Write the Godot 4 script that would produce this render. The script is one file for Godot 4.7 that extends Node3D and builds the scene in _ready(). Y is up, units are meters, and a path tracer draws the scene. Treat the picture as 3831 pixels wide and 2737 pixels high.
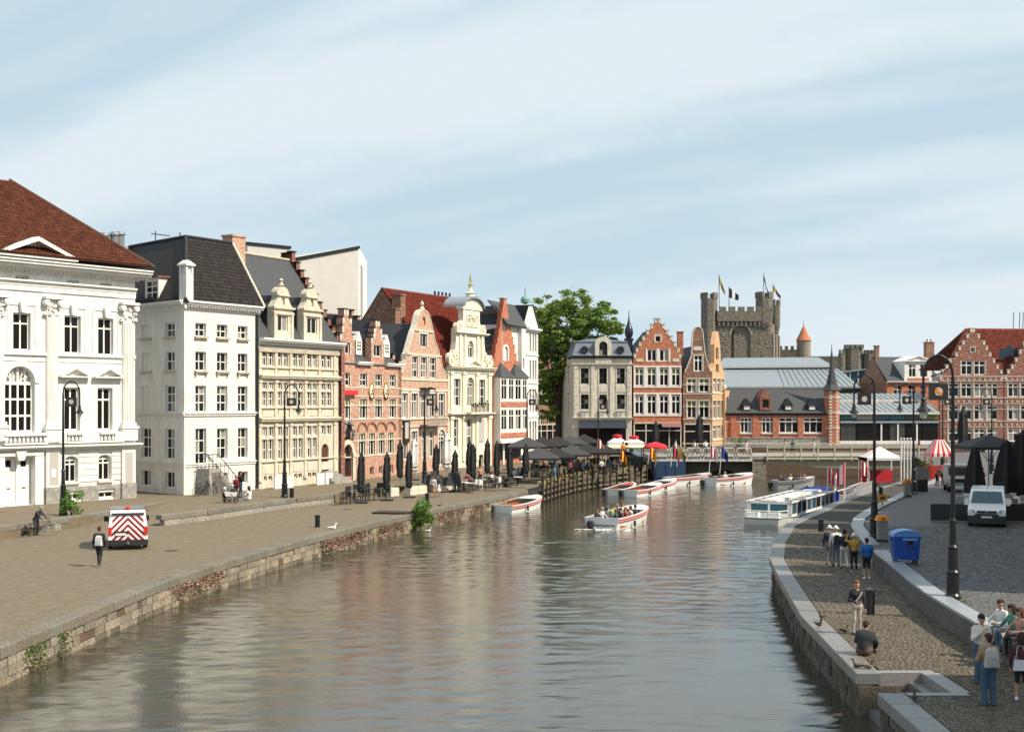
extends Node3D
# Canal between two quays lined with old gabled houses. Numbers written as (u, v) are places in the photograph:
# a pixel gives only a direction, the distance comes from the quay, street or facade plane it lies on.
const F:=5000.0
const CX:=1915.5
const V0:=1505.0
const EYE:=7.35
const WATER:=-1.17
const TERRACE:=0.55
const STREET:=0.68
var M:={}
var rng:=RandomNumberGenerator.new()
var noise:=FastNoiseLite.new()
var taken:={}
var cache:={}
class MB:
	var v:=PackedVector3Array()
	var n:=PackedVector3Array()
	var c:=PackedColorArray()
	var i:=PackedInt32Array()
	var col:=Color(1,1,1)
	var colored:=false
	var t:=Transform3D()
	func quad(a:Vector3,b:Vector3,c2:Vector3,d:Vector3)->void:
		a=t*a
		b=t*b
		c2=t*c2
		d=t*d
		var nn:=(c2-a).cross(d-b).normalized()
		var k:=v.size()
		v.append(a);v.append(b);v.append(c2);v.append(d)
		n.append(nn);n.append(nn);n.append(nn);n.append(nn)
		if colored:
			c.append(col);c.append(col);c.append(col);c.append(col)
		i.append(k);i.append(k+2);i.append(k+1)
		i.append(k);i.append(k+3);i.append(k+2)
	func tri(a:Vector3,b:Vector3,c2:Vector3)->void:
		a=t*a
		b=t*b
		c2=t*c2
		var nn:=(b-a).cross(c2-a).normalized()
		var k:=v.size()
		v.append(a);v.append(b);v.append(c2)
		n.append(nn);n.append(nn);n.append(nn)
		if colored:
			c.append(col);c.append(col);c.append(col)
		i.append(k);i.append(k+2);i.append(k+1)
	# box from corner a to corner b
	func bx(a:Vector3,b:Vector3)->void:
		var p:=a.min(b)
		var q:=a.max(b)
		quad(Vector3(p.x,p.y,q.z),Vector3(q.x,p.y,q.z),q,Vector3(p.x,q.y,q.z))
		quad(Vector3(q.x,p.y,p.z),p,Vector3(p.x,q.y,p.z),Vector3(q.x,q.y,p.z))
		quad(Vector3(q.x,p.y,q.z),Vector3(q.x,p.y,p.z),Vector3(q.x,q.y,p.z),q)
		quad(p,Vector3(p.x,p.y,q.z),Vector3(p.x,q.y,q.z),Vector3(p.x,q.y,p.z))
		quad(Vector3(p.x,q.y,q.z),q,Vector3(q.x,q.y,p.z),Vector3(p.x,q.y,p.z))
		quad(p,Vector3(q.x,p.y,p.z),Vector3(q.x,p.y,q.z),Vector3(p.x,p.y,q.z))
	# box by centre and size
	func box(o:Vector3,s:Vector3)->void:
		bx(o-s/2,o+s/2)
	# a box whose top is drawn in by k on all sides
	func taper(o:Vector3,s:Vector3,k:float)->void:
		frust(o,Vector2(s.x,s.z),s.y,Vector2(s.x-2*k,s.z-2*k))
	func frust(o:Vector3,s0:Vector2,h:float,s1:Vector2,off:=Vector2.ZERO)->void:
		var a:=[Vector3(-s0.x/2,0,s0.y/2),Vector3(s0.x/2,0,s0.y/2),Vector3(s0.x/2,0,-s0.y/2),Vector3(-s0.x/2,0,-s0.y/2)]
		var b:=[Vector3(-s1.x/2+off.x,h,s1.y/2+off.y),Vector3(s1.x/2+off.x,h,s1.y/2+off.y),Vector3(s1.x/2+off.x,h,-s1.y/2+off.y),Vector3(-s1.x/2+off.x,h,-s1.y/2+off.y)]
		for k in 4:
			quad(o+a[k],o+a[(k+1)%4],o+b[(k+1)%4],o+b[k])
		quad(o+b[0],o+b[1],o+b[2],o+b[3])
		quad(o+a[3],o+a[2],o+a[1],o+a[0])
	# turned shape: prof is a list of (radius, height), round the y axis at o
	func lathe(o:Vector3,prof:Array,seg:=12,smooth:=true,turn:=0.0,sz:=1.0)->void:
		for k in prof.size()-1:
			var p:Vector2=prof[k]
			var q:Vector2=prof[k+1]
			var d:=q-p
			var sl:=Vector2(d.y,-d.x).normalized()
			for s in seg:
				var a0:=TAU*s/seg+turn
				var a1:=TAU*(s+1)/seg+turn
				var e0:=Vector3(cos(a0),0,-sin(a0)*sz)
				var e1:=Vector3(cos(a1),0,-sin(a1)*sz)
				var up:=Vector3.UP
				var b:=v.size()
				quad(o+e0*p.x+up*p.y,o+e1*p.x+up*p.y,o+e1*q.x+up*q.y,o+e0*q.x+up*q.y)
				if smooth:
					var n0:=(t.basis*(e0*sl.x+up*sl.y)).normalized()
					var n1:=(t.basis*(e1*sl.x+up*sl.y)).normalized()
					n[b]=n0;n[b+1]=n1;n[b+2]=n1;n[b+3]=n0
	# a tube through points with a radius for each
	func tube(p:Array,r,seg:=6,caps:=true)->void:
		var rings:=[]
		var last:=Vector3.ZERO
		for k in p.size():
			var d:Vector3=(p[mini(k+1,p.size()-1)]-p[maxi(k-1,0)]).normalized()
			var side:=last
			if k==0 or absf(side.dot(d))>0.99:
				side=d.cross(Vector3.UP if absf(d.y)<0.9 else Vector3.RIGHT).normalized()
			side=(side-d*side.dot(d)).normalized()
			last=side
			var oth:=side.cross(d)
			var rr:float=r[k] if r is Array else r
			var ring:=[]
			for s in seg:
				var a:=TAU*s/seg
				ring.append([p[k]+(side*cos(a)-oth*sin(a))*rr,side*cos(a)-oth*sin(a)])
			rings.append(ring)
		for k in rings.size()-1:
			for s in seg:
				var s2:=(s+1)%seg
				var b:=v.size()
				quad(rings[k][s][0],rings[k][s2][0],rings[k+1][s2][0],rings[k+1][s][0])
				n[b]=t.basis*rings[k][s][1];n[b+1]=t.basis*rings[k][s2][1]
				n[b+2]=t.basis*rings[k+1][s2][1];n[b+3]=t.basis*rings[k+1][s][1]
		if caps:
			for s in range(1,seg-1):
				tri(rings[0][0][0],rings[0][s+1][0],rings[0][s][0])
				var e:Array=rings[-1]
				tri(e[0][0],e[s][0],e[s+1][0])
	# flat polygon (x, y) counter-clockwise seen from +z, from z0 (front) back to z1
	func prism(poly:PackedVector2Array,z0:float,z1:float)->void:
		var ix:=Geometry2D.triangulate_polygon(poly)
		var k:=0
		while k<ix.size():
			var a:=poly[ix[k]]
			var b:=poly[ix[k+1]]
			var c2:=poly[ix[k+2]]
			if (b-a).cross(c2-a)<0:
				var s:=b
				b=c2
				c2=s
			tri(Vector3(a.x,a.y,z0),Vector3(b.x,b.y,z0),Vector3(c2.x,c2.y,z0))
			tri(Vector3(a.x,a.y,z1),Vector3(c2.x,c2.y,z1),Vector3(b.x,b.y,z1))
			k+=3
		for q in poly.size():
			var a:=poly[q]
			var b:=poly[(q+1)%poly.size()]
			quad(Vector3(a.x,a.y,z1),Vector3(b.x,b.y,z1),Vector3(b.x,b.y,z0),Vector3(a.x,a.y,z0))
	func mesh()->ArrayMesh:
		var arr:=[]
		arr.resize(Mesh.ARRAY_MAX)
		arr[Mesh.ARRAY_VERTEX]=v
		arr[Mesh.ARRAY_NORMAL]=n
		if colored:
			arr[Mesh.ARRAY_COLOR]=c
		arr[Mesh.ARRAY_INDEX]=i
		var m:=ArrayMesh.new()
		m.add_surface_from_arrays(Mesh.PRIMITIVE_TRIANGLES,arr)
		return m
# ---------------------------------------------------------------- places
func ray(u:float,v:float,d:float)->Vector3:
	return Vector3((u-CX)/F*d,EYE+(V0-v)/F*d,-d)
func gnd(u:float,v:float,y:=0.0)->Vector3:
	return ray(u,v,F*(EYE-y)/(v-V0))
func numbered(n:String)->String:
	taken[n]=taken.get(n,-1)+1
	return n if taken[n]==0 else "%s_%03d"%[n,taken[n]]
func thing(called:String,label:String,category:String,at:=Vector3.ZERO,turn:=0.0,group:="")->Node3D:
	var o:=Node3D.new()
	o.name=numbered(called)
	add_child(o)
	o.position=at
	o.rotation.y=turn
	tag(o,label,category,group)
	return o
func tag(o:Node,label:String,category:String,group:="")->void:
	o.set_meta("label",label)
	o.set_meta("category",category)
	if group:
		o.set_meta("group",group)
func part(called:String,b,mat:Material,parent:Node)->MeshInstance3D:
	var o:=MeshInstance3D.new()
	o.name=called
	o.mesh=b.mesh() if b is MB else b
	o.material_override=mat
	parent.add_child(o,true)
	return o
func bp(called:String,a:Vector3,c:Vector3,m:Material,parent:Node)->MeshInstance3D:
	var b:=MB.new()
	b.bx(a,c)
	return part(called,b,m,parent)
func struct(called:String,b:MB,mat:Material)->MeshInstance3D:
	var o:=MeshInstance3D.new()
	o.name=numbered(called)
	o.mesh=b.mesh()
	o.material_override=mat
	add_child(o)
	o.set_meta("kind","structure")
	return o
func copy(o:Node3D,at:Vector3,turn:=0.0,label:="",group:="")->Node3D:
	var c:Node3D=o.duplicate()
	c.name=numbered(o.get_meta("kindname"))
	add_child(c)
	c.position=at
	c.rotation.y=turn
	if label:
		c.set_meta("label",label)
	if group:
		c.set_meta("group",group)
	return c
# ---------------------------------------------------------------- materials
func tex(freq:float,lo:Color,hi:Color,size:=512,kind:=FastNoiseLite.TYPE_SIMPLEX_SMOOTH,oct:=5,sd:=1,gain:=0.55,bias:=0.5)->NoiseTexture2D:
	var f:=FastNoiseLite.new()
	f.noise_type=kind
	f.frequency=freq
	f.fractal_octaves=oct
	f.fractal_gain=gain
	f.seed=sd
	var t:=NoiseTexture2D.new()
	t.width=size
	t.height=size
	t.seamless=true
	t.noise=f
	var g:=Gradient.new()
	g.offsets=PackedFloat32Array([0.0,bias,1.0])
	g.colors=PackedColorArray([lo,lo.lerp(hi,0.5),hi])
	t.color_ramp=g
	return t
func bump(freq:float,sd:=3,size:=512,oct:=5,strength:=6.0)->NoiseTexture2D:
	var t:=tex(freq,Color.BLACK,Color.WHITE,size,FastNoiseLite.TYPE_SIMPLEX_SMOOTH,oct,sd)
	t.color_ramp=null
	t.as_normal_map=true
	t.bump_strength=strength
	return t
# colours are linear, real-world base colours
func mat(called:String,c:Color,rough:=0.85,vary:=0.0,scale:=0.5,normal:=0.0,metal:=0.0)->StandardMaterial3D:
	var m:=StandardMaterial3D.new()
	m.resource_name=called
	m.albedo_color=c.linear_to_srgb()
	m.roughness=rough
	m.metallic=metal
	if vary>0.0:
		var key:="v%.2f"%vary
		if not cache.has(key):
			var lo:=Color(1-vary,1-vary,1-vary)
			cache[key]=tex(0.012,lo,Color(1,1,1),512,FastNoiseLite.TYPE_SIMPLEX_SMOOTH,6,7,0.65)
		m.albedo_texture=cache[key]
		m.uv1_triplanar=true
		m.uv1_world_triplanar=true
		m.uv1_scale=Vector3.ONE*scale
	if normal>0.0:
		if not cache.has("nrm"):
			cache["nrm"]=bump(0.05,5)
		m.normal_enabled=true
		m.normal_texture=cache["nrm"]
		m.normal_scale=normal
		m.uv1_triplanar=true
		m.uv1_world_triplanar=true
		m.uv1_scale=Vector3.ONE*scale
	M[called]=m
	return m
func vmat(called:String,rough:=0.8,vary:=0.0,scale:=0.5,normal:=0.0,metal:=0.0)->StandardMaterial3D:
	var m:=mat(called,Color(1,1,1),rough,vary,scale,normal,metal)
	m.vertex_color_use_as_albedo=true
	return m
func setup_view()->void:
	var cam:=Camera3D.new()
	cam.name="camera"
	cam.projection=Camera3D.PROJECTION_FRUSTUM
	cam.near=0.5
	cam.far=2500.0
	cam.size=2737.0/F*cam.near
	cam.frustum_offset=Vector2(0,(V0-1368.5)/F*cam.near)
	cam.position=Vector3(0,EYE,0)
	add_child(cam)
	cam.current=true
	var env:=Environment.new()
	env.background_mode=Environment.BG_SKY
	env.tonemap_mode=Environment.TONE_MAPPER_LINEAR
	env.tonemap_exposure=1.3
	env.sdfgi_enabled=true
	env.ssao_enabled=true
	env.ssil_enabled=true
	var sky:=Sky.new()
	var pm:=PanoramaSkyMaterial.new()
	pm.panorama=sky_picture()
	sky.sky_material=pm
	env.sky=sky
	env.background_energy_multiplier=1.05
	var we:=WorldEnvironment.new()
	we.name="environment"
	we.environment=env
	add_child(we)
	var sun:=DirectionalLight3D.new()
	sun.name="sun"
	sun.light_energy=1.6
	sun.light_color=Color(1.0,0.95,0.86)
	sun.light_angular_distance=0.5
	sun.shadow_enabled=true
	add_child(sun)
	sun.look_at_from_position(Vector3.ZERO,Vector3(-1.56,-1.72,-0.62),Vector3.UP)
func sky_picture()->ImageTexture:
	var w:=1600
	var h:=800
	var a:=FastNoiseLite.new()
	a.seed=11
	a.noise_type=FastNoiseLite.TYPE_SIMPLEX_SMOOTH
	a.frequency=0.55
	a.fractal_octaves=5
	a.fractal_gain=0.5
	a.domain_warp_enabled=true
	a.domain_warp_amplitude=0.5
	a.domain_warp_frequency=0.6
	var b:=FastNoiseLite.new()
	b.seed=4
	b.noise_type=FastNoiseLite.TYPE_SIMPLEX_SMOOTH
	b.frequency=2.4
	b.fractal_octaves=5
	b.fractal_gain=0.6
	var im:=Image.create(w,h,false,Image.FORMAT_RGBF)
	for y in h:
		var el:=(0.5-(y+0.5)/h)*PI
		var se:=maxf(sin(el),0.0)
		var air:=Color(0.265,0.415,0.535).lerp(Color(0.40,0.535,0.61),pow(1.0-se,3.0))
		if el<=0.0:
			for x in w:
				im.set_pixel(x,y,Color(0.30,0.33,0.35))
			continue
		for x in w:
			var az:=(x+0.5)/w*TAU
			var hgt:=1.0/(se+0.22)
			var px:=cos(az)*cos(el)*hgt
			var py:=sin(az)*cos(el)*hgt
			var qx:=py*0.866-px*0.5
			var qy:=px*0.866+py*0.5
			var s:=a.get_noise_2d(qx*0.5+3.7,qy*2.1+1.3)*1.5+b.get_noise_2d(qx*0.7,qy*3.2)*0.32
			var cover:=smoothstep(-0.75,0.62,s)
			cover=0.22+0.78*cover
			im.set_pixel(x,y,air.lerp(Color(0.575,0.635,0.67),cover*0.96))
	return ImageTexture.create_from_image(im)
func make_materials()->void:
	mat("white_paint",Color(0.83,0.82,0.79),0.75,0.16,0.15)
	mat("white_plaster",Color(0.82,0.81,0.77),0.85,0.18,0.12)
	mat("white_frame",Color(0.78,0.77,0.72),0.6)
	mat("cream_stone",Color(0.79,0.715,0.58),0.85,0.28,0.22)
	mat("pale_stone",Color(0.78,0.72,0.60),0.85,0.25,0.25)
	mat("pale_cream",Color(0.84,0.79,0.64),0.8,0.16,0.15)
	mat("beige_wall",Color(0.60,0.52,0.40),0.85,0.25,0.2)
	mat("grey_panel",Color(0.42,0.40,0.38),0.8)
	mat("plinth",Color(0.50,0.48,0.44),0.85,0.45,0.35)
	brick("brick_pink",Color(0.29,0.125,0.085),Color(0.52,0.31,0.23))
	brick("brick_orange",Color(0.34,0.085,0.04),Color(0.47,0.165,0.09))
	brick("brick_tan",Color(0.35,0.18,0.12),Color(0.57,0.38,0.28))
	brick("brick_dark",Color(0.12,0.055,0.035),Color(0.26,0.13,0.085))
	brick("brick_red",Color(0.15,0.045,0.03),Color(0.29,0.115,0.08))
	brick("brick_gold",Color(0.44,0.22,0.10),Color(0.62,0.40,0.23))
	mat("castle_stone",Color(0.37,0.325,0.265),0.95,0.62,0.22,0.9)
	mat("castle_dressed",Color(0.46,0.41,0.34),0.95,0.5,0.3)
	mat("slate",Color(0.055,0.06,0.07),0.6,0.3,0.8)
	mat("slate_grey",Color(0.10,0.105,0.115),0.65,0.3,0.5)
	mat("zinc",Color(0.36,0.40,0.43),0.45,0.2,0.3,0.0,0.3)
	mat("zinc_dark",Color(0.17,0.19,0.21),0.5,0.2,0.3,0.0,0.3)
	for q in ["slate","slate_grey"]:
		M[q].metallic_specular=0.25
	mat("copper_green",Color(0.16,0.33,0.28),0.7)
	vmat("tile_dark",0.8,0.35,0.25).metallic_specular=0.25
	vmat("tile_red",0.85,0.4,0.2).metallic_specular=0.25
	mat("panel_white",Color(0.55,0.53,0.50),0.6,0.08,0.1)
	mat("panel_grey",Color(0.33,0.32,0.31),0.8,0.1,0.1)
	mat("black_metal",Color(0.012,0.014,0.017),0.35,0.0,1.0,0.0,0.2)
	mat("grey_metal",Color(0.25,0.26,0.27),0.4,0.0,1.0,0.0,0.6)
	mat("cream_metal",Color(0.52,0.47,0.33),0.6)
	mat("gold",Color(0.75,0.50,0.12),0.3,0.0,1.0,0.0,1.0)
	mat("wood_brown",Color(0.16,0.055,0.025),0.55,0.35,1.2)
	mat("wood_post",Color(0.055,0.042,0.032),0.85,0.5,1.5)
	mat("wood_pale",Color(0.24,0.19,0.12),0.85,0.45,1.5)
	mat("wood_orange",Color(0.50,0.17,0.04),0.45,0.3,1.5)
	mat("door_dark",Color(0.022,0.013,0.012),0.5)
	mat("canvas_black",Color(0.016,0.016,0.018),0.9)
	mat("canvas_grey",Color(0.045,0.046,0.05),0.9)
	mat("canvas_white",Color(0.78,0.77,0.74),0.9,0.12,1.0)
	mat("canvas_red",Color(0.55,0.02,0.035),0.85)
	mat("canvas_cream",Color(0.70,0.68,0.45),0.85)
	mat("gel_white",Color(0.80,0.81,0.80),0.25,0.06,0.6)
	mat("paint_white",Color(0.78,0.78,0.77),0.2)
	mat("paint_blue",Color(0.01,0.075,0.38),0.35,0.15,1.0)
	mat("paint_red",Color(0.48,0.03,0.02),0.4)
	mat("paint_orange",Color(0.75,0.24,0.02),0.45)
	mat("rubber",Color(0.014,0.014,0.014),0.8)
	mat("plastic_dark",Color(0.02,0.021,0.023),0.5)
	mat("plastic_grey",Color(0.27,0.26,0.24),0.6,0.25,1.0)
	mat("red_lamp",Color(0.60,0.02,0.01),0.15)
	mat("asphalt",Color(0.06,0.06,0.065),0.9,0.3,1.0)
	var g:=mat("glass_dark",Color(0.012,0.011,0.012),0.08)
	g.metallic_specular=0.35
	mat("glass_mid",Color(0.05,0.05,0.05),0.1)
	mat("glass_curtain",Color(0.26,0.25,0.22),0.25)
	mat("glass_green",Color(0.12,0.13,0.02),0.2)
	mat("glass_blue",Color(0.04,0.09,0.13),0.06)
	mat("glass_teal",Color(0.02,0.11,0.13),0.06)
	vmat("cloth",0.9)
	vmat("paint",0.45)
	vmat("stone_piece",0.9,0.45,0.9,0.7)
	vmat("granite",0.42,0.25,1.3)
	vmat("cobble",0.6,0.3,2.0,0.5)
	for q in ["white_plaster","white_paint","cream_stone","pale_cream","pale_stone"]:
		M[q].uv1_scale*=Vector3(2.2,0.45,2.2)
	var lf:=vmat("leaf",0.6)
	lf.backlight_enabled=true
	lf.backlight=Color(0.35,0.45,0.12)
	mat("bark",Color(0.07,0.055,0.045),0.95,0.4,1.0)
func brick(called:String,lo:Color,hi:Color)->void:
	var m:=StandardMaterial3D.new()
	m.resource_name=called
	var im:=Image.create(256,256,false,Image.FORMAT_RGB8)
	var r:=RandomNumberGenerator.new()
	r.seed=called.hash()
	for cy in 32:
		for cx in 17:
			var c:=lo.lerp(hi,clampf(r.randfn(0.5,0.33),0,1))
			if r.randf()<0.06:
				c=c.lerp(Color(0.5,0.42,0.33),0.5)
			im.fill_rect(Rect2i(cx*16-(8 if cy%2 else 0),cy*8,16,8),hi.lerp(Color(0.47,0.40,0.33),0.35).linear_to_srgb())
			im.fill_rect(Rect2i(cx*16-(8 if cy%2 else 0),cy*8,15,7),c.linear_to_srgb())
	m.albedo_texture=ImageTexture.create_from_image(im)
	m.roughness=0.9
	m.uv1_triplanar=true
	m.uv1_world_triplanar=false
	m.uv1_scale=Vector3.ONE*0.28
	M[called]=m
class Path:
	var p:Array=[]
	var l:Array=[0.0]
	func _init(pts:Array,rounds:=0)->void:
		for r in rounds:
			var q:=[pts[0]]
			for k in pts.size()-1:
				q.append(pts[k].lerp(pts[k+1],0.25))
				q.append(pts[k].lerp(pts[k+1],0.75))
			q.append(pts[-1])
			pts=q
		p=pts
		for k in range(1,p.size()):
			l.append(l[-1]+p[k].distance_to(p[k-1]))
	func length()->float:
		return l[-1]
	func at(s:float)->Array:
		s=clampf(s,0.0,l[-1]-0.001)
		var k:=0
		while l[k+1]<s:
			k+=1
		var d:Vector2=(p[k+1]-p[k]).normalized()
		return [p[k]+d*(s-l[k]),d]
	func when(d:float)->float:
		for k in p.size()-1:
			if p[k+1].y>=d:
				return l[k]+(l[k+1]-l[k])*clampf((d-p[k].y)/(p[k+1].y-p[k].y),0,1)
		return l[-1]
func xd(a:Array)->Array:
	var r:=[]
	var k:=0
	while k<a.size():
		r.append(Vector2(a[k],a[k+1]))
		k+=2
	return r
var left_edge:Path
var right_edge:Path
var granite_line:Path
func w3(p:Vector2,y:float)->Vector3:
	return Vector3(p.x,y,-p.y)
func sheet(b:MB,pts:Array,y:float)->void:
	var poly:=PackedVector2Array(pts)
	var ix:=Geometry2D.triangulate_polygon(poly)
	var k:=0
	while k<ix.size():
		var a:=w3(poly[ix[k]],y)
		var c:=w3(poly[ix[k+1]],y)
		var d:=w3(poly[ix[k+2]],y)
		if (c-a).cross(d-a).y<0:
			b.tri(a,d,c)
		else:
			b.tri(a,c,d)
		k+=3
func band(b:MB,path:Path,s0:float,s1:float,y0:float,y1:float,side:=1.0,step:=2.0)->void:
	var n:=maxi(1,int((s1-s0)/step))
	for k in n:
		var p:Vector2=path.at(s0+(s1-s0)*k/n)[0]
		var q:Vector2=path.at(s0+(s1-s0)*(k+1)/n)[0]
		if side>0:
			b.quad(w3(p,y0),w3(q,y0),w3(q,y1),w3(p,y1))
		else:
			b.quad(w3(q,y0),w3(p,y0),w3(p,y1),w3(q,y1))
func block(b:MB,path:Path,s:float,ln:float,o0:float,o1:float,y0:float,y1:float,ch:=0.02)->void:
	var f:Array=path.at(s+ln/2)
	var d:Vector2=f[1]
	var r:=Vector2(d.y,-d.x)
	var c:Vector2=f[0]
	b.t=Transform3D(Basis(Vector3(d.x,0,-d.y),Vector3.UP,Vector3(r.x,0,-r.y)),w3(c,0))
	var hx:=ln/2
	b.bx(Vector3(-hx,y0,o0),Vector3(hx,y1-ch,o1))
	b.frust(Vector3(0,y1-ch,(o0+o1)/2),Vector2(ln,o1-o0),ch,Vector2(ln-2*ch,o1-o0-2*ch))
	b.t=Transform3D()
func stone_tint(base:Color,spread:=0.3)->Color:
	var k:=1.0+rng.randf_range(-spread,spread)
	var w:=rng.randf_range(-0.05,0.05)
	return Color(base.r*(k+w),base.g*k,base.b*(k-w))
func make_ground()->void:
	left_edge=Path.new(xd([-15.7,15,-15.5,38,-14.9,47,-14.3,55,-13.4,61,-12,68,-10.2,76,-7.1,86.5,-5.1,93,-2.2,101,1.4,112,4.2,124,7.3,132.6,10.8,139.5,14.6,147,17.5,152]),1)
	right_edge=Path.new(xd([8.9,15,9.2,30.2,9.3,33.8,9.4,36.3,9.6,39.6,10,46,11.3,56.4,12.2,63,13.8,70.4,16.4,80.2,18.5,85.5,21,91.2,23.3,97.2,28.5,108.7,31.1,114.5,36.8,125.4,41,135,44,147]))
	granite_line=Path.new(xd([13.8,15,13.85,39.6,14.1,43.3,14.4,47.2,15.4,54.2,16,59.2,16.8,64.3,18.6,73.8,22.2,83.2,25.2,90,28.4,97.2,31.9,105,36,114,40,124]),1)
	var soil:=mat("soil",Color(0.16,0.15,0.13),0.95,0.3,0.2)
	var b:=MB.new()
	var far:=2300.0
	b.quad(Vector3(-far,-2.2,200),Vector3(far,-2.2,200),Vector3(far,-2.2,-far),Vector3(-far,-2.2,-far))
	struct("ground",b,soil)
	water()
	var lq:=StandardMaterial3D.new()
	lq.albedo_texture=setts(Color(0.145,0.116,0.076),Color(0.235,0.188,0.125),21)
	lq.roughness=0.85
	lq.uv1_triplanar=true
	lq.uv1_world_triplanar=true
	lq.uv1_scale=Vector3.ONE*0.42
	lq.detail_enabled=true
	lq.detail_albedo=tex(0.006,Color(0.55,0.53,0.50,0.0),Color(0.72,0.68,0.62,0.5),512,FastNoiseLite.TYPE_SIMPLEX_SMOOTH,5,31)
	lq.detail_blend_mode=BaseMaterial3D.BLEND_MODE_MUL
	M["left_paving"]=lq
	b=MB.new()
	var pts:=[]
	for k in left_edge.p.size():
		pts.append(left_edge.p[k]+Vector2(-0.35,0))
	pts.append_array(xd([17,160,-60,160,-60,15]))
	sheet(b,pts,-0.004)
	struct("lower_quay",b,lq)
	b=MB.new()
	var front:=xd([-40,50,-30.6,64,-27.7,72.3,-25.6,79,-23.4,90.2,-16.9,90.2,-13.3,97.9,-12.3,100.5,-9.4,106,-5.2,115,-1.8,123,3.4,135,10,146,16,155])
	var tp:=front.duplicate()
	tp.append_array(xd([16,260,-120,260,-120,50]))
	sheet(b,tp,TERRACE)
	for k in front.size()-1:
		b.quad(w3(front[k],-0.02),w3(front[k+1],-0.02),w3(front[k+1],TERRACE),w3(front[k],TERRACE))
	b.quad(Vector3(-25.6,0.0,-79),Vector3(-21.5,0.0,-79.6),Vector3(-16.9,TERRACE-0.004,-90.25),Vector3(-23.4,TERRACE-0.004,-90.25))
	struct("upper_street",b,lq)
	low_wall("low_wall","long low stone wall edging the raised street from ramp to stacked chairs",xd([-20.9,79.5,-19.8,81.6,-18.5,84.3,-16.2,91.4,-13.1,97.9]))
	low_wall("low_wall","low stone wall edging the raised street in front of the white columned building",xd([-33,60.5,-30.6,64,-27.7,72.3,-25.6,79,-23.5,90]))
	left_quay_wall()
	right_bank()
func low_wall(called:String,label:String,pts:Array)->void:
	var p:=Path.new(pts,1)
	var t:=thing(called,label,"wall")
	var s:=0.0
	while s<p.length()-0.3:
		var ln:=minf(rng.randf_range(1.0,1.7),p.length()-s)
		var b:=MB.new()
		b.colored=true
		b.col=stone_tint(Color(0.30,0.28,0.24),0.15)
		block(b,p,s+0.008,ln-0.016,-0.42,0.04,0.36,0.66,0.015)
		part("coping_stone",b,M.stone_piece,t)
		b=MB.new()
		b.colored=true
		b.col=stone_tint(Color(0.46,0.43,0.37),0.12)
		block(b,p,s+0.3,ln-0.016,-0.38,0.0,-0.05,0.355,0.01)
		part("stone",b,M.stone_piece,t)
		s+=ln
func setts(lo:Color,hi:Color,sd:int)->ImageTexture:
	var im:=Image.create(512,512,false,Image.FORMAT_RGB8)
	var r:=RandomNumberGenerator.new()
	r.seed=sd
	im.fill(lo.lerp(Color(0.1,0.09,0.07),0.4).linear_to_srgb())
	for cy in 32:
		var x:=-r.randi_range(0,20)
		while x<512:
			var w:=r.randi_range(16,27)
			var c:=lo.lerp(hi,r.randf())
			im.fill_rect(Rect2i(x,cy*16,w-2,14),c.linear_to_srgb())
			x+=w
	return ImageTexture.create_from_image(im)
func water()->void:
	var m:=StandardMaterial3D.new()
	m.resource_name="river_water"
	m.albedo_color=Color(0.046,0.044,0.031).linear_to_srgb()
	m.roughness=0.05
	m.metallic_specular=0.6
	m.normal_enabled=true
	m.normal_texture=bump(0.035,9,512,4,3.0)
	m.normal_scale=0.22
	m.uv1_triplanar=true
	m.uv1_world_triplanar=true
	m.uv1_scale=Vector3(0.45,0.45,0.75)
	M["water"]=m
	var b:=MB.new()
	b.quad(Vector3(-40,WATER-0.09,60),Vector3(90,WATER-0.09,60),Vector3(90,WATER-0.09,-260),Vector3(-40,WATER-0.09,-260))
	var a:=FastNoiseLite.new()
	a.seed=3
	a.frequency=0.5
	a.fractal_octaves=3
	a.fractal_gain=0.42
	var big:=FastNoiseLite.new()
	big.seed=8
	big.frequency=0.05
	var d:=24.0
	var prev:Array=[]
	var prev_x0:=0
	while d<152.0:
		var cell:=0.16+(d-24.0)*0.0032
		var le:=_edge_x(left_edge,d)-0.5
		var re:=_edge_x(right_edge,d)+(2.6 if d<38.0 else 0.5)
		var row:=[]
		var n:=0
		var cx:=0.26
		var x0:=int(floor(le/cx))
		var x1:=int(ceil(re/cx))
		for q in range(x0,x1+1):
			var x:=q*cx
			row.append([_wave(a,big,x,d),x])
		if prev.size():
			for k in row.size()-1:
				var g0:=k+x0-prev_x0
				if g0<0 or g0+1>=prev.size():
					continue
				var p0:=Vector3(prev[g0][1],prev[g0][0].y,-prev[g0][0].x)
				var p1:=Vector3(prev[g0+1][1],prev[g0+1][0].y,-prev[g0+1][0].x)
				var p2:=Vector3(row[k+1][1],row[k+1][0].y,-row[k+1][0].x)
				var p3:=Vector3(row[k][1],row[k][0].y,-row[k][0].x)
				var at:=b.v.size()
				b.quad(p0,p1,p2,p3)
				b.n[at]=_wn(prev[g0][0]);b.n[at+1]=_wn(prev[g0+1][0])
				b.n[at+2]=_wn(row[k+1][0]);b.n[at+3]=_wn(row[k][0])
		prev=row
		prev_x0=x0
		d+=cell
	struct("river_water",b,m)
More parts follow.
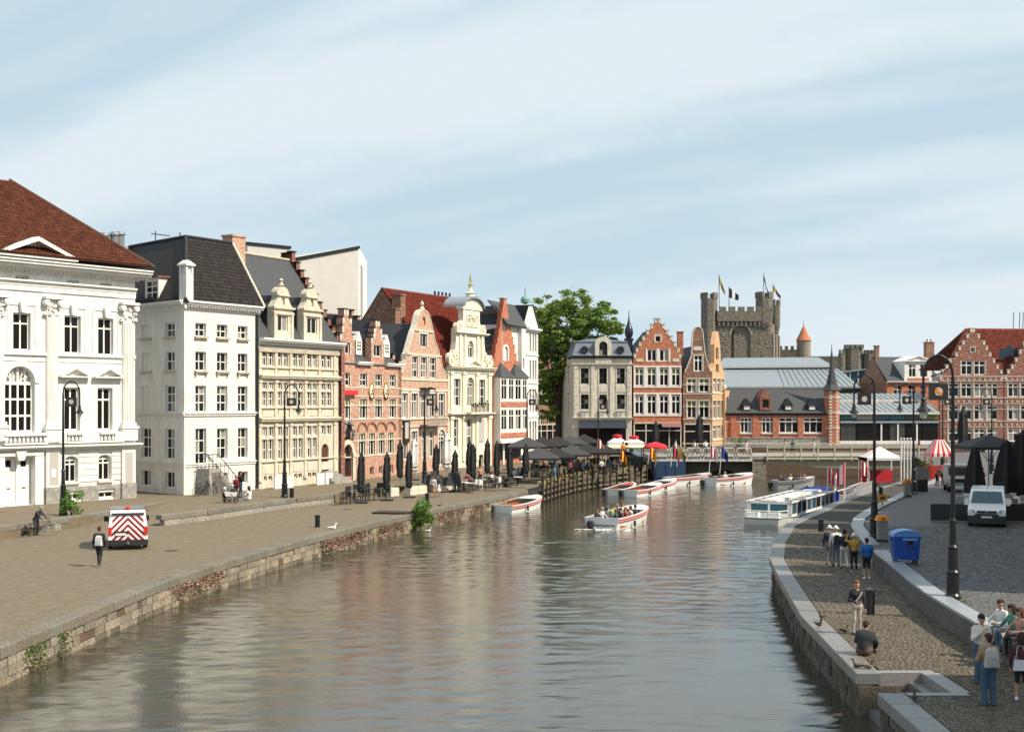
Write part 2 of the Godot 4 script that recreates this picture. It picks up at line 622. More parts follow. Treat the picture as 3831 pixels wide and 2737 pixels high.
func _wave(a:FastNoiseLite,big:FastNoiseLite,x:float,d:float)->Vector4:
	var amp:=0.042*(0.25+1.05*clampf(big.get_noise_2d(x*0.8,d*0.55)+0.45,0.0,1.2))
	var h:=a.get_noise_2d(x*0.75,d*1.5)
	var hx:=a.get_noise_2d(x*0.75+0.05,d*1.5)
	var hd:=a.get_noise_2d(x*0.75,d*1.5+0.05)
	return Vector4(d,WATER+h*amp,(hx-h)/0.05*0.75*amp,(hd-h)/0.05*1.5*amp)
func _wn(w:Vector4)->Vector3:
	return Vector3(-w.z,1,w.w).normalized()
func _edge_x(p:Path,d:float)->float:
	return p.at(p.when(d))[0].x
func left_quay_wall()->void:
	var t:=thing("quay_wall","weathered stone quay wall rising from the river below the broad paved bank","quay wall")
	var p:=left_edge
	var b:=MB.new()
	band(b,p,0,p.length(),WATER-0.9,-0.2,1.0)
	var bm:=mat("wall_core",Color(0.13,0.11,0.085),0.95,0.5,0.8)
	var core:=part("wall_core",b,bm,t)
	core.position=Vector3(-0.06,0,0)
	var s_a:=p.when(36.0)
	var s_b:=p.when(112.0)
	var s:=s_a
	var count:=0
	while s<s_b:
		var ln:=rng.randf_range(0.8,1.5)
		b=MB.new()
		b.colored=true
		b.col=stone_tint(Color(0.27,0.245,0.20),0.14)
		block(b,p,s+0.006,ln-0.012,-0.62,0.05+rng.randf_range(0,0.015),-0.34,0.012,0.03)
		part("coping_stone",b,M.stone_piece,t)
		s+=ln
	var rest:=MB.new()
	rest.colored=true
	var ys:=[-0.345,-0.66,-0.98,-1.25]
	for row in 3:
		s=s_a+row*0.27
		while s<s_b:
			var ln:=rng.randf_range(0.35,0.95)
			var c:=stone_tint(Color(0.42,0.355,0.27),0.25)
			if rng.randf()<0.08:
				c=stone_tint(Color(0.17,0.12,0.08),0.3)
			if row==2 and rng.randf()<0.5:
				c=c.lerp(Color(0.07,0.075,0.035),0.6)
			var near:bool=p.at(s)[0].y<78.0 and count<292
			b=MB.new() if near else rest
			b.colored=true
			b.col=c
			block(b,p,s+0.012,ln-0.024,-0.4,rng.randf_range(-0.02,0.035),ys[row+1]+0.012,ys[row]-0.01,0.012)
			if near:
				part("stone",b,M.stone_piece,t)
				count+=1
			s+=ln
	part("far_stones",rest,M.stone_piece,t).set_meta("kind","stuff")
	var hs:=p.when(87.5)
	b=MB.new()
	block(b,p,hs,1.5,-2.6,-0.2,0.02,0.11)
	var hatch:=thing("hatch_plank","dark flat beam lying across the quay edge beside the leafy bush","beam")
	part("beam",b,M.wood_post,hatch)
func right_bank()->void:
	var cob:=Color(0.15,0.13,0.105)
	var b:=MB.new()
	var bed:=mat("cobble_bed",Color(0.075,0.066,0.053),0.95,0.4,1.5)
	var pts:=[]
	for k in right_edge.p.size():
		var q:Vector2=right_edge.p[k]
		if q.y>33.8 and q.y<36.3:
			continue
		if is_equal_approx(q.y,33.8):
			pts.append(q+Vector2(0.3,0));pts.append(Vector2(11.15,33.8));pts.append(Vector2(11.15,36.3))
			continue
		pts.append(q+Vector2(0.3,0))
	for k in range(granite_line.p.size()-1,-1,-1):
		if granite_line.p[k].y<=124.0:
			pts.append(granite_line.p[k]+Vector2(0.3,0))
	sheet(b,pts,-0.012)
	struct("lower_quay",b,bed)
	var street_m:=StandardMaterial3D.new()
	street_m.albedo_texture=setts(Color(0.072,0.07,0.071),Color(0.122,0.118,0.118),5)
	street_m.roughness=0.7
	street_m.uv1_triplanar=true
	street_m.uv1_world_triplanar=true
	street_m.uv1_scale=Vector3.ONE*0.24
	M["street"]=street_m
	b=MB.new()
	pts=[]
	for k in granite_line.p.size():
		pts.append(granite_line.p[k]+Vector2(0.25,0))
	pts.append_array(xd([41,128,80,128,80,15]))
	sheet(b,pts,STREET)
	b.quad(Vector3(41,STREET,-128),Vector3(80,STREET,-128),Vector3(80,1.5,-146),Vector3(44,1.5,-146))
	b.quad(Vector3(15,1.5,-157),Vector3(27,1.5,-157),Vector3(27,1.5,-300),Vector3(15,1.5,-300))
	b.quad(Vector3(27,1.5,-176),Vector3(140,1.5,-176),Vector3(140,1.5,-300),Vector3(27,1.5,-300))
	b.quad(Vector3(44,1.5,-146),Vector3(140,1.5,-146),Vector3(140,1.5,-157),Vector3(44,1.5,-157))
	b.quad(Vector3(62,1.5,-157),Vector3(140,1.5,-157),Vector3(140,1.5,-176),Vector3(62,1.5,-176))
	b.quad(Vector3(80,1.5,-146),Vector3(80,STREET,-128),Vector3(80,STREET,-15),Vector3(80.1,1.5,-15))
	struct("street",b,street_m)
	var t:=thing("quay_wall","mossy quay wall with pale granite coping below the cobbled walk","quay wall")
	b=MB.new()
	band(b,right_edge,0,right_edge.when(33.8),WATER-0.9,-0.15,-1.0)
	band(b,right_edge,right_edge.when(36.3),right_edge.length(),WATER-0.9,-0.15,-1.0)
	part("wall_core",b,M.wall_core,t).position=Vector3(0.08,0,0)
	var n_st:=0
	for seg in [[right_edge.when(27.0),right_edge.when(33.8)],[right_edge.when(36.3),right_edge.when(124.0)]]:
		var s:float=seg[0]
		while s<seg[1]-0.1:
			var ln:=minf(rng.randf_range(1.1,1.7),seg[1]-s)
			b=MB.new()
			b.colored=true
			b.col=stone_tint(Color(0.23,0.22,0.205),0.12)
			block(b,right_edge,s+0.006,ln-0.012,-0.05,0.62,-0.3,0.012,0.02)
			part("coping_stone",b,M.granite,t)
			s+=ln
		var ys:=[-0.305,-0.6,-0.92,-1.25]
		for row in 3:
			s=seg[0]+row*0.2
			while s<seg[1]-0.1 and right_edge.at(s)[0].y<62.0:
				var ln:=minf(rng.randf_range(0.4,0.85),seg[1]-s)
				b=MB.new()
				b.colored=true
				b.col=stone_tint(Color(0.16,0.13,0.10),0.35)
				block(b,right_edge,s+0.012,ln-0.024,rng.randf_range(-0.03,0.02),0.4,ys[row+1]+0.012,ys[row]-0.01,0.012)
				part("stone",b,M.stone_piece,t)
				s+=ln
	b=MB.new()
	b.colored=true
	b.col=Color(0.22,0.21,0.20)
	var steps:=MB.new()
	for k in 5:
		var st:=MB.new()
		st.colored=true
		st.col=stone_tint(Color(0.20,0.195,0.19),0.1)
		var x1:=11.12-k*0.36
		st.bx(Vector3(x1-0.36,-0.24*(k+1)-0.5,-33.82),Vector3(x1,-0.24*(k+1),-36.28))
		part("step",st,M.granite,t)
	for e in [[-33.5,-33.8],[-36.3,-36.62]]:
		var st:=MB.new()
		st.colored=true
		st.col=Color(0.30,0.29,0.28)
		st.bx(Vector3(9.95,-0.34,e[0]),Vector3(11.5,0.013,e[1]))
		part("coping_stone",st,M.granite,t)
		st=MB.new()
		st.colored=true
		st.col=Color(0.20,0.16,0.11)
		st.bx(Vector3(9.4,-1.9,e[0]+(-0.04 if e[0]>-34 else 0.04)),Vector3(11.4,-0.345,e[1]))
		part("stone",st,M.stone_piece,t)
	var st:=MB.new()
	st.colored=true
	st.col=Color(0.30,0.29,0.28)
	st.bx(Vector3(11.13,-0.3,-33.81),Vector3(11.6,0.012,-36.29))
	part("coping_stone",st,M.granite,t)
	granite_wall()
	cobbles(t)
func granite_wall()->void:
	var p:=granite_line
	var t:=thing("granite_wall","long curving granite seat wall with smooth pale top between walk and street","wall")
	var gap0:=p.when(59.6)
	var gap1:=p.when(62.0)
	for seg in [[p.when(27.0),gap0],[gap1,p.when(123.0)]]:
		var s:float=seg[0]
		while s<seg[1]-0.1:
			var ln:=minf(rng.randf_range(1.2,1.6),seg[1]-s)
			var b:=MB.new()
			b.colored=true
			b.col=stone_tint(Color(0.36,0.375,0.40),0.05)
			block(b,p,s+0.004,ln-0.008,-0.03,0.62,0.70,0.79,0.012)
			part("capstone",b,M.granite,t)
			b=MB.new()
			b.colored=true
			b.col=stone_tint(Color(0.21,0.20,0.185),0.1)
			block(b,p,s+0.006,ln-0.012,0.0,0.5,0.345,0.699,0.006)
			part("stone",b,M.stone_piece,t)
			b=MB.new()
			b.colored=true
			b.col=stone_tint(Color(0.20,0.19,0.175),0.1)
			block(b,p,s+0.006,ln-0.012,0.0,0.5,-0.03,0.34,0.006)
			part("stone",b,M.stone_piece,t)
			s+=ln
	for k in 3:
		var b:=MB.new()
		b.colored=true
		b.col=Color(0.26,0.26,0.26)
		block(b,p,gap0+0.02,gap1-gap0-0.04,0.0+k*0.28,0.3+k*0.28+(0.6 if k==2 else 0.0),-0.1,0.22*(k+1),0.01)
		part("step",b,M.granite,t)
func cobbles(_t:Node)->void:
	var own:Node3D=thing("cobble_paving","worn cobbles paving the walk beside the river steps","paving")
	var rest:=MB.new()
	rest.colored=true
	var base:=Color(0.15,0.12,0.08)
	var variants:=[]
	for k in 8:
		var m:=MB.new()
		m.colored=true
		m.col=stone_tint(base,0.28)
		m.frust(Vector3(0,-0.05,0),Vector2(1,1),0.04,Vector2(1,1))
		m.frust(Vector3(0,-0.01,0),Vector2(1,1),0.024,Vector2(0.8,0.74))
		variants.append(m.mesh())
	var n:=0
	var d:=28.0
	while d<78.0:
		var dep:=0.115 if d<46.0 else 0.15
		var x:=_edge_x(right_edge,d)+0.60
		var xe:=_edge_x(granite_line,d)+0.02
		if d>33.4 and d<36.7:
			x=11.62
		x+=rng.randf()*0.1
		while x<xe-0.06:
			var w:=minf(rng.randf_range(0.12,0.21)*(1.0 if d<46.0 else 1.3),xe-x)
			if n<296 and d<40.0 and x<12.2 and d>29.5:
				var o:=MeshInstance3D.new()
				o.name="cobble"
				o.mesh=variants[rng.randi()%8]
				o.material_override=M.cobble
				own.add_child(o,true)
				o.position=Vector3(x+w/2,rng.randf_range(-0.012,0.004),-d)
				o.scale=Vector3(w-0.02,1,dep-0.02)
				o.rotation=Vector3(rng.randf_range(-0.04,0.04),rng.randf_range(-0.03,0.03),rng.randf_range(-0.04,0.04))
				n+=1
			else:
				_cob(rest,x+w/2,rng.randf_range(-0.012,0.004),d,w-0.02,dep-0.02,stone_tint(base,0.3))
			x+=w
		d+=dep
	part("more_cobbles",rest,M.cobble,own).set_meta("kind","stuff")
	var up:=MB.new()
	up.colored=true
	d=36.0
	while d<72.0:
		var x:=_edge_x(granite_line,d)+0.63
		var xe:=minf((3900-CX)/F*d,27.0)
		while x<xe:
			var w:=rng.randf_range(0.14,0.24)
			_cob(up,x+w/2,STREET+rng.randf_range(-0.01,0.004),d,w-0.018,0.15,stone_tint(Color(0.122,0.116,0.115),0.35))
			x+=w
		d+=0.168
	var o:=MeshInstance3D.new()
	o.name=numbered("street_setts")
	o.mesh=up.mesh()
	o.material_override=M.cobble
	add_child(o)
	tag(o,"small grey setts paving the street behind the granite wall","paving")
	o.set_meta("kind","stuff")
func _cob(b:MB,x:float,y:float,d:float,w:float,dep:float,c:Color)->void:
	b.col=c
	var tx:=rng.randf_range(-0.008,0.008)
	var tz:=rng.randf_range(-0.008,0.008)
	var p:=Vector3(x,y,-d)
	var hx:=w/2
	var hz:=dep/2
	var ix:=w*0.4
	var iz:=dep*0.37
	var top:=[p+Vector3(-ix,0.012-tx+tz,iz),p+Vector3(ix,0.012+tx+tz,iz),p+Vector3(ix,0.012+tx-tz,-iz),p+Vector3(-ix,0.012-tx-tz,-iz)]
	var bot:=[p+Vector3(-hx,-0.016,hz),p+Vector3(hx,-0.016,hz),p+Vector3(hx,-0.016,-hz),p+Vector3(-hx,-0.016,-hz)]
	b.quad(top[0],top[1],top[2],top[3])
	for k in 4:
		var j:=(k+1)%4
		b.quad(bot[k],bot[j],top[j],top[k])
class Fac:
	var o:Vector3
	var ex:Vector3
	var w:float
	var node:Node3D
	var ops:Array=[]
	var wins:Array=[]
	func s(u:float)->float:
		var k:=(u-1915.5)/5000.0
		return -(o.x+k*o.z)/(ex.x+k*ex.z)
	func y(u:float,v:float)->float:
		var d:=-(o.z+ex.z*s(u))
		return 7.35+(1505.0-v)/5000.0*d-o.y
	func q(u:float,v:float)->Vector2:
		return Vector2(s(u),y(u,v))
	func qz(u:float,v:float,z:float)->Vector3:
		var nz:=ex.cross(Vector3.UP)
		var oo:=o+nz*z
		var k:=(u-1915.5)/5000.0
		var ss:=-(oo.x+k*oo.z)/(ex.x+k*ex.z)
		var d:=-(oo.z+ex.z*ss)
		return Vector3(ss,7.35+(1505.0-v)/5000.0*d-o.y,z)
func fac(called:String,label:String,u0:float,d0:float,u1:float,d1:float,base:float,cat:="house")->Fac:
	var f:=Fac.new()
	var a:=Vector3((u0-CX)/F*d0,base,-d0)
	var b:=Vector3((u1-CX)/F*d1,base,-d1)
	f.o=a
	f.w=a.distance_to(b)
	f.ex=(b-a).normalized()
	f.node=thing(called,label,cat)
	f.node.transform=Transform3D(Basis(f.ex,Vector3.UP,f.ex.cross(Vector3.UP)),a)
	return f
func wing(f:Fac,u0:float,d0:float,u1:float,d1:float)->Fac:
	var g:=Fac.new()
	g.o=Vector3((u0-CX)/F*d0,f.o.y,-d0)
	var b:=Vector3((u1-CX)/F*d1,f.o.y,-d1)
	g.w=g.o.distance_to(b)
	g.ex=(b-g.o).normalized()
	g.node=f.node
	return g
func rel(f:Fac,g:Fac)->Transform3D:
	return f.node.transform.affine_inverse()*Transform3D(Basis(g.ex,Vector3.UP,g.ex.cross(Vector3.UP)),g.o)
var styles:={
	"two_by_two": {"mx": [0.5],"my": [0.5],"bar": 0.07},
	"two_by_three": {"mx": [0.5],"my": [0.36,0.68],"bar": 0.07},
	"two_by_one": {"mx": [0.5],"my": [],"bar": 0.07},
	"cross": {"mx": [0.5],"my": [0.68],"bar": 0.09},
	"cross_low": {"mx": [0.5],"my": [0.66],"bar": 0.09,"top": "glass_green"},
	"cross_thin": {"mx": [0.5],"my": [0.7],"bar": 0.06},
	"single": {"mx": [],"my": [],"bar": 0.08},
	"tall": {"mx": [0.5],"my": [0.72],"bar": 0.1},
	"three": {"mx": [0.333,0.667],"my": [0.72],"bar": 0.09},
	"four": {"mx": [0.25,0.5,0.75],"my": [0.0],"bar": 0.09},
	"slit": {"mx": [],"my": [],"bar": 0.04},
	"grid": {"mx": [0.25,0.5,0.75],"my": [0.25,0.5,0.75],"bar": 0.06},
	"blind": {"blind": true},
}
func win(f:Fac,u0:float,u1:float,v0:float,v1:float,style:String,opt:={})->Dictionary:
	var uu:float=opt.get("u",(u0+u1)/2)
	var w:={"x0": f.s(u0),"x1": f.s(u1),"y0": f.y(uu,v1),"y1": f.y(uu,v0),"style": style}
	w.merge(opt,true)
	f.wins.append(w)
	return w
func row(f:Fac,cols:Array,u:float,v0:float,v1:float,style:String,opt:={})->void:
	for c in cols:
		var o:=opt.duplicate()
		o["u"]=u
		win(f,c[0],c[1],v0,v1,style,o)
func wl(x0:float,x1:float,y0:float,y1:float,style:String,opt:={})->Dictionary:
	var w:={"x0": x0,"x1": x1,"y0": y0,"y1": y1,"style": style}
	w.merge(opt,true)
	return w
func _px(side:Array,y:float,above:bool)->float:
	var best:float=side[0].x
	for k in side.size()-1:
		var a:Vector2=side[k]
		var b:Vector2=side[k+1]
		if absf(a.y-b.y)<1e-5:
			continue
		if y>=a.y-1e-5 and y<=b.y+1e-5:
			var x:=lerpf(a.x,b.x,clampf((y-a.y)/(b.y-a.y),0,1))
			if above and y>b.y-1e-5:
				best=x
				continue
			return x
		best=b.x
	return best
func wall(b:MB,lft:Array,rgt:Array,ops:Array,z0:float,z1:float,dr:=0.22)->void:
	var ys:={}
	for p in lft:
		ys[snappedf(p.y,0.001)]=true
	for p in rgt:
		ys[snappedf(p.y,0.001)]=true
	for o in ops:
		if o.get("arch",0.0)>0.0:
			for k in 7:
				ys[snappedf(o.y1-o.arch+o.arch*sin(PI/2*k/6.0),0.001)]=true
		ys[snappedf(o.y0,0.001)]=true
		ys[snappedf(o.y1,0.001)]=true
	var yl:=ys.keys()
	yl.sort()
	var top:=minf(lft[-1].y,rgt[-1].y)
	var low:=maxf(lft[0].y,rgt[0].y)
	for k in yl.size()-1:
		var ya:float=yl[k]
		var yb:float=yl[k+1]
		if yb-ya<0.0015 or ya<low-0.002 or yb>top+0.002:
			continue
		var ym:=(ya+yb)/2
		var e:=(yb-ya)*0.02
		var segs:=[[_px(lft,ya+e,true),_px(rgt,ya+e,true),_px(lft,yb-e,false),_px(rgt,yb-e,false)]]
		for o in ops:
			if ym<=o.y0 or ym>=o.y1:
				continue
			var a:=_ox(o,ya)
			var c:=_ox(o,yb)
			var nxt:=[]
			for g in segs:
				if a[1]<=g[0]+0.001 or a[0]>=g[1]-0.001:
					nxt.append(g)
					continue
				if a[0]>g[0]:
					nxt.append([g[0],a[0],g[2],c[0]])
				if a[1]<g[1]:
					nxt.append([a[1],g[1],c[1],g[3]])
			segs=nxt
		for g in segs:
			b.quad(Vector3(g[0],ya,z0),Vector3(g[1],ya,z0),Vector3(g[3],yb,z0),Vector3(g[2],yb,z0))
	for k in lft.size()-1:
		b.quad(Vector3(lft[k].x,lft[k].y,z1),Vector3(lft[k].x,lft[k].y,z0),Vector3(lft[k+1].x,lft[k+1].y,z0),Vector3(lft[k+1].x,lft[k+1].y,z1))
	for k in rgt.size()-1:
		b.quad(Vector3(rgt[k].x,rgt[k].y,z0),Vector3(rgt[k].x,rgt[k].y,z1),Vector3(rgt[k+1].x,rgt[k+1].y,z1),Vector3(rgt[k+1].x,rgt[k+1].y,z0))
	b.quad(Vector3(lft[-1].x,lft[-1].y,z0),Vector3(rgt[-1].x,rgt[-1].y,z0),Vector3(rgt[-1].x,rgt[-1].y,z1),Vector3(lft[-1].x,lft[-1].y,z1))
	for o in ops:
		var d:float=z0-o.get("deep",dr)
		var pl:=[Vector2(o.x0,o.y0)]
		var pr:=[Vector2(o.x1,o.y0)]
		if o.get("arch",0.0)>0.0:
			for k in 7:
				var yy:float=o.y1-o.arch+o.arch*sin(PI/2*k/6.0)
				var e:=_ox(o,yy)
				pl.append(Vector2(e[0],yy))
				pr.append(Vector2(e[1],yy))
		else:
			pl.append(Vector2(o.x0,o.y1))
			pr.append(Vector2(o.x1,o.y1))
		for k in pl.size()-1:
			b.quad(Vector3(pl[k].x,pl[k].y,z0),Vector3(pl[k].x,pl[k].y,d),Vector3(pl[k+1].x,pl[k+1].y,d),Vector3(pl[k+1].x,pl[k+1].y,z0))
			b.quad(Vector3(pr[k].x,pr[k].y,d),Vector3(pr[k].x,pr[k].y,z0),Vector3(pr[k+1].x,pr[k+1].y,z0),Vector3(pr[k+1].x,pr[k+1].y,d))
		b.quad(Vector3(o.x0,o.y0,z0),Vector3(o.x1,o.y0,z0),Vector3(o.x1,o.y0,d),Vector3(o.x0,o.y0,d))
		if o.get("arch",0.0)<=0.0:
			b.quad(Vector3(o.x0,o.y1,d),Vector3(o.x1,o.y1,d),Vector3(o.x1,o.y1,z0),Vector3(o.x0,o.y1,z0))
		if o.style=="blind":
			b.quad(Vector3(o.x0,o.y0,d),Vector3(o.x1,o.y0,d),Vector3(o.x1,o.y1,d),Vector3(o.x0,o.y1,d))
func _ox(o:Dictionary,y:float)->Array:
	var ar:float=o.get("arch",0.0)
	if ar<=0.0 or y<=o.y1-ar:
		return [o.x0,o.x1]
	var t:=clampf((y-(o.y1-ar))/ar,0,1)
	var m:float=(o.x0+o.x1)/2
	var h:float=(o.x1-o.x0)/2*sqrt(maxf(0.0,1-t*t))
	return [m-h,m+h]
func fit_window(parent:Node3D,t:Transform3D,o:Dictionary,z0:=0.0,frame:Material=null)->void:
	var st:Dictionary=styles[o.style]
	if st.has("blind"):
		return
	if frame==null:
		frame=M.white_frame
	var w:float=o.x1-o.x0
	var h:float=o.y1-o.y0
	var bar:float=o.get("bar",st.bar)
	var z:float=z0-o.get("deep",0.22)+0.05
	var ar:float=o.get("arch",0.0)
	var key:="%s %.2f %.2f %.2f %.2f"%[o.style,w,h,ar,bar]
	var xs:=[0.0]
	for m in st.mx:
		xs.append(m*w)
	xs.append(w)
	var ys:=[0.0]
	for m in st.my:
		if m>0.0:
			ys.append(m*h)
	ys.append(h)
	if not cache.has(key):
		var b:=MB.new()
		var d:=0.06
		for k in xs.size():
			var c:float=xs[k]
			var x0:float=c-bar/2 if k>0 and k<xs.size()-1 else (c if k==0 else c-bar)
			b.bx(Vector3(x0,0,-d),Vector3(x0+bar,h-(ar*0.55 if ar>0 and (k==0 or k==xs.size()-1) else 0.0),d/2))
		for k in ys.size():
			var c:float=ys[k]
			var y0:float=c-bar/2 if k>0 and k<ys.size()-1 else (c if k==0 else c-bar)
			if ar>0 and k==ys.size()-1:
				for q in 10:
					var a0:=PI*q/10.0
					var a1:=PI*(q+1)/10.0
					var r:=w/2
					var p0:=Vector3(w/2+cos(a0)*r,h-ar+sin(a0)*ar,0)
					var p1:=Vector3(w/2+cos(a1)*r,h-ar+sin(a1)*ar,0)
					b.tube([p0,p1],bar*0.6,4)
				continue
			b.bx(Vector3(0,y0,-d*0.9),Vector3(w,y0+bar,d/2*0.9))
		if ar>0:
			for q in 5:
				var a:=PI*(q+1)/6.0
				b.tube([Vector3(w/2+cos(a)*w*0.2,h-ar+sin(a)*ar*0.4,0),Vector3(w/2+cos(a)*w*0.48,h-ar+sin(a)*ar*0.96,0)],bar*0.4,4)
			b.bx(Vector3(0,h-ar-bar,-d*0.8),Vector3(w,h-ar,d/2*0.8))
		cache[key]=b.mesh()
	var f:=MeshInstance3D.new()
	f.name=o.get("name","window")
	f.mesh=cache[key]
	f.material_override=frame
	parent.add_child(f,true)
	f.transform=t*Transform3D(Basis(),Vector3(o.x0,o.y0,z))
	if not cache.has("pane"):
		var b:=MB.new()
		b.bx(Vector3(0,0,-0.5),Vector3(1,1,0.5))
		cache["pane"]=b.mesh()
	for r in ys.size()-1:
		for c in xs.size()-1:
			var g:="glass_dark"
			var q:=rng.randf()
			if q<0.16:
				g="glass_mid"
			elif q<o.get("curtain",0.13)+0.16:
				g="glass_curtain"
			if r==ys.size()-2 and st.has("top") and ys.size()>2:
				g=st.top
			g=o.get("glass",g)
			var p:=MeshInstance3D.new()
			p.name="pane"
			p.mesh=cache["pane"]
			p.material_override=M[g]
			f.add_child(p,true)
			var hh:float=ys[r+1]-ys[r]
			if ar>0 and r==ys.size()-2:
				if c>0:
					p.queue_free()
					f.remove_child(p)
					continue
				var b:=MB.new()
				var poly:=PackedVector2Array([Vector2(0.02,ys[r]),Vector2(w-0.02,ys[r]),Vector2(w-0.02,h-ar)])
				for k in range(1,8):
					poly.append(Vector2(w/2+cos(PI*k/8.0)*(w/2-0.02),h-ar+sin(PI*k/8.0)*(ar-0.02)))
				poly.append(Vector2(0.02,h-ar))
				b.prism(poly,-0.018,-0.04)
				p.mesh=b.mesh()
				continue
			p.position=Vector3(xs[c],ys[r],-0.028+rng.randf_range(-0.002,0.002))
			p.scale=Vector3(xs[c+1]-xs[c],hh,0.02)
			p.rotation=Vector3(rng.randf_range(-0.025,0.025),rng.randf_range(-0.03,0.03),0)
func finish(f:Fac,lft:Array,rgt:Array,m:Material,opt:={})->MeshInstance3D:
	var t:=Transform3D() if f.node.transform.origin.is_equal_approx(f.o) else f.node.transform.affine_inverse()*Transform3D(Basis(f.ex,Vector3.UP,f.ex.cross(Vector3.UP)),f.o)
	var b:=MB.new()
	var z0:float=opt.get("z",0.0)
	wall(b,lft,rgt,f.wins,z0,z0-opt.get("thick",0.45),opt.get("deep",0.22))
	var o:=part("wall",b,m,f.node)
	o.transform=t
	for w in f.wins:
		w["deep"]=w.get("deep",opt.get("deep",0.22))
		fit_window(f.node,t,w,z0,opt.get("frame",null))
		if w.get("sill",opt.get("sill",0.0))>0.0:
			b=MB.new()
			var sl:float=w.get("sill",opt.get("sill",0.0))
			b.bx(Vector3(w.x0-0.12,w.y0-0.14,z0),Vector3(w.x1+0.12,w.y0-0.004,z0+sl))
			if w.get("brackets",false):
				for e in [w.x0-0.05,w.x1-0.1]:
					b.bx(Vector3(e,w.y0-0.36,z0),Vector3(e+0.15,w.y0-0.14,z0+sl*0.7))
			part("sill",b,opt.get("sill_mat",M.pale_stone),f.node).transform=t
		if w.get("surround",opt.get("surround",0.0))>0.0:
			b=MB.new()
			var su:float=w.get("surround",opt.get("surround",0.0))
			var zz:float=z0+w.get("proud",0.05)
			if w.get("arch",0.0)>0.0:
				_arch_band(b,w,su,z0,zz)
			else:
				b.bx(Vector3(w.x0-su,w.y1+0.002,z0),Vector3(w.x1+su,w.y1+su,zz))
			b.bx(Vector3(w.x0-su,w.y0,z0),Vector3(w.x0,w.y1-w.get("arch",0.0),zz))
			b.bx(Vector3(w.x1,w.y0,z0),Vector3(w.x1+su,w.y1-w.get("arch",0.0),zz))
			part("window_surround",b,opt.get("surround_mat",M.pale_stone),f.node).transform=t
		if w.get("toothed",opt.get("toothed",false)):
			for sd in [-1.0,1.0]:
				b=MB.new()
				var k:=0
				var yy:float=w.y0
				while yy<w.y1:
					var ext:float=(0.2 if k%2==0 else 0.1)*sd
					var y2:=minf(yy+0.3,w.y1)
					var xx:float=w.x0 if sd<0 else w.x1
					b.bx(Vector3(xx,yy,z0-0.1),Vector3(xx+ext,y2,z0+0.02))
					yy+=0.3
					k+=1
				part("quoins",b,opt.get("surround_mat",M.pale_stone),f.node).transform=t
	return o
func _arch_band(b:MB,w:Dictionary,su:float,z0:float,z1:float)->void:
	var m:float=(w.x0+w.x1)/2
	var r:float=(w.x1-w.x0)/2
	var ya:float=w.y1-w.arch
	var pin:=[]
	var pout:=[]
	for k in 13:
		var a:=PI*k/12.0
		pin.append(Vector2(m+cos(a)*r,ya+sin(a)*w.arch))
		pout.append(Vector2(m+cos(a)*(r+su),ya+sin(a)*(w.arch+su)))
	for k in 12:
		var p:=PackedVector2Array([pin[k],pout[k],pout[k+1],pin[k+1]])
		b.prism(p,z1,z0)
func course(f:Fac,called:String,x0:float,x1:float,y0:float,layers:Array,m:Material,z:=0.0,parent:Node=null)->MeshInstance3D:
	var b:=MB.new()
	var y:=y0
	for l in layers:
		b.bx(Vector3(x0-l[1]*l[2] if l.size()>2 else x0,y,z-0.05),Vector3(x1+l[1]*l[2] if l.size()>2 else x1,y+l[0],z+l[1]))
		y+=l[0]
	var o:=part(called,b,m,parent if parent else f.node)
	if not f.node.transform.origin.is_equal_approx(f.o):
		o.transform=f.node.transform.affine_inverse()*Transform3D(Basis(f.ex,Vector3.UP,f.ex.cross(Vector3.UP)),f.o)
	return o
func tiles(parent:Node,a:Vector3,b2:Vector3,c:Vector3,d:Vector3,base:Color,m:Material,tw:=0.26,th:=0.34)->void:
	var b:=MB.new()
	b.colored=true
	var e:=b2-a
	var ex:=e.normalized()
	var nrm:=(b2-a).cross(d-a)
	if nrm.length()<0.001:
		nrm=(b2-a).cross(c-a)
	nrm=nrm.normalized()
	var up:=nrm.cross(ex).normalized()
	var poly:=PackedVector2Array()
	for p in [a,b2,c,d]:
		poly.append(Vector2((p-a).dot(ex),(p-a).dot(up)))
	var hi:=0.0
	var x0:=1e9
	var x1:=-1e9
	for p in poly:
		hi=maxf(hi,p.y)
		x0=minf(x0,p.x)
		x1=maxf(x1,p.x)
	var cols:=int((x1-x0)/tw)+1
	var rows:=int(hi/th)+1
	for r in rows:
		for k in cols:
			var cx:=x0+(k+0.5)*tw
			var cy:=(r+0.5)*th
			if not Geometry2D.is_point_in_polygon(Vector2(cx,cy),poly):
				continue
			var kk:=1.0+rng.randf_range(-0.22,0.22)
			b.col=Color(base.r*kk,base.g*kk*rng.randf_range(0.94,1.04),base.b*kk)
			var o:=a+ex*cx+up*cy
			var l:=ex*tw/2
			var u0:=-up*th*0.55
			var u1:=up*th*0.5
			var lift:=nrm*0.07
			var low:=nrm*0.015
			b.quad(o-l+u0+low+nrm*0.03,o+u0+nrm*0.03,o+u1,o-l+u1+low)
			b.quad(o+u0+nrm*0.03,o+l*0.5+u0+lift+nrm*0.03,o+l*0.5+u1+lift*0.6,o+u1)
			b.quad(o+l*0.5+u0+lift+nrm*0.03,o+l+u0+low+nrm*0.03,o+l+u1+low,o+l*0.5+u1+lift*0.6)
	if b.v.size():
		part("roof_tiles",b,m,parent).set_meta("kind","stuff")
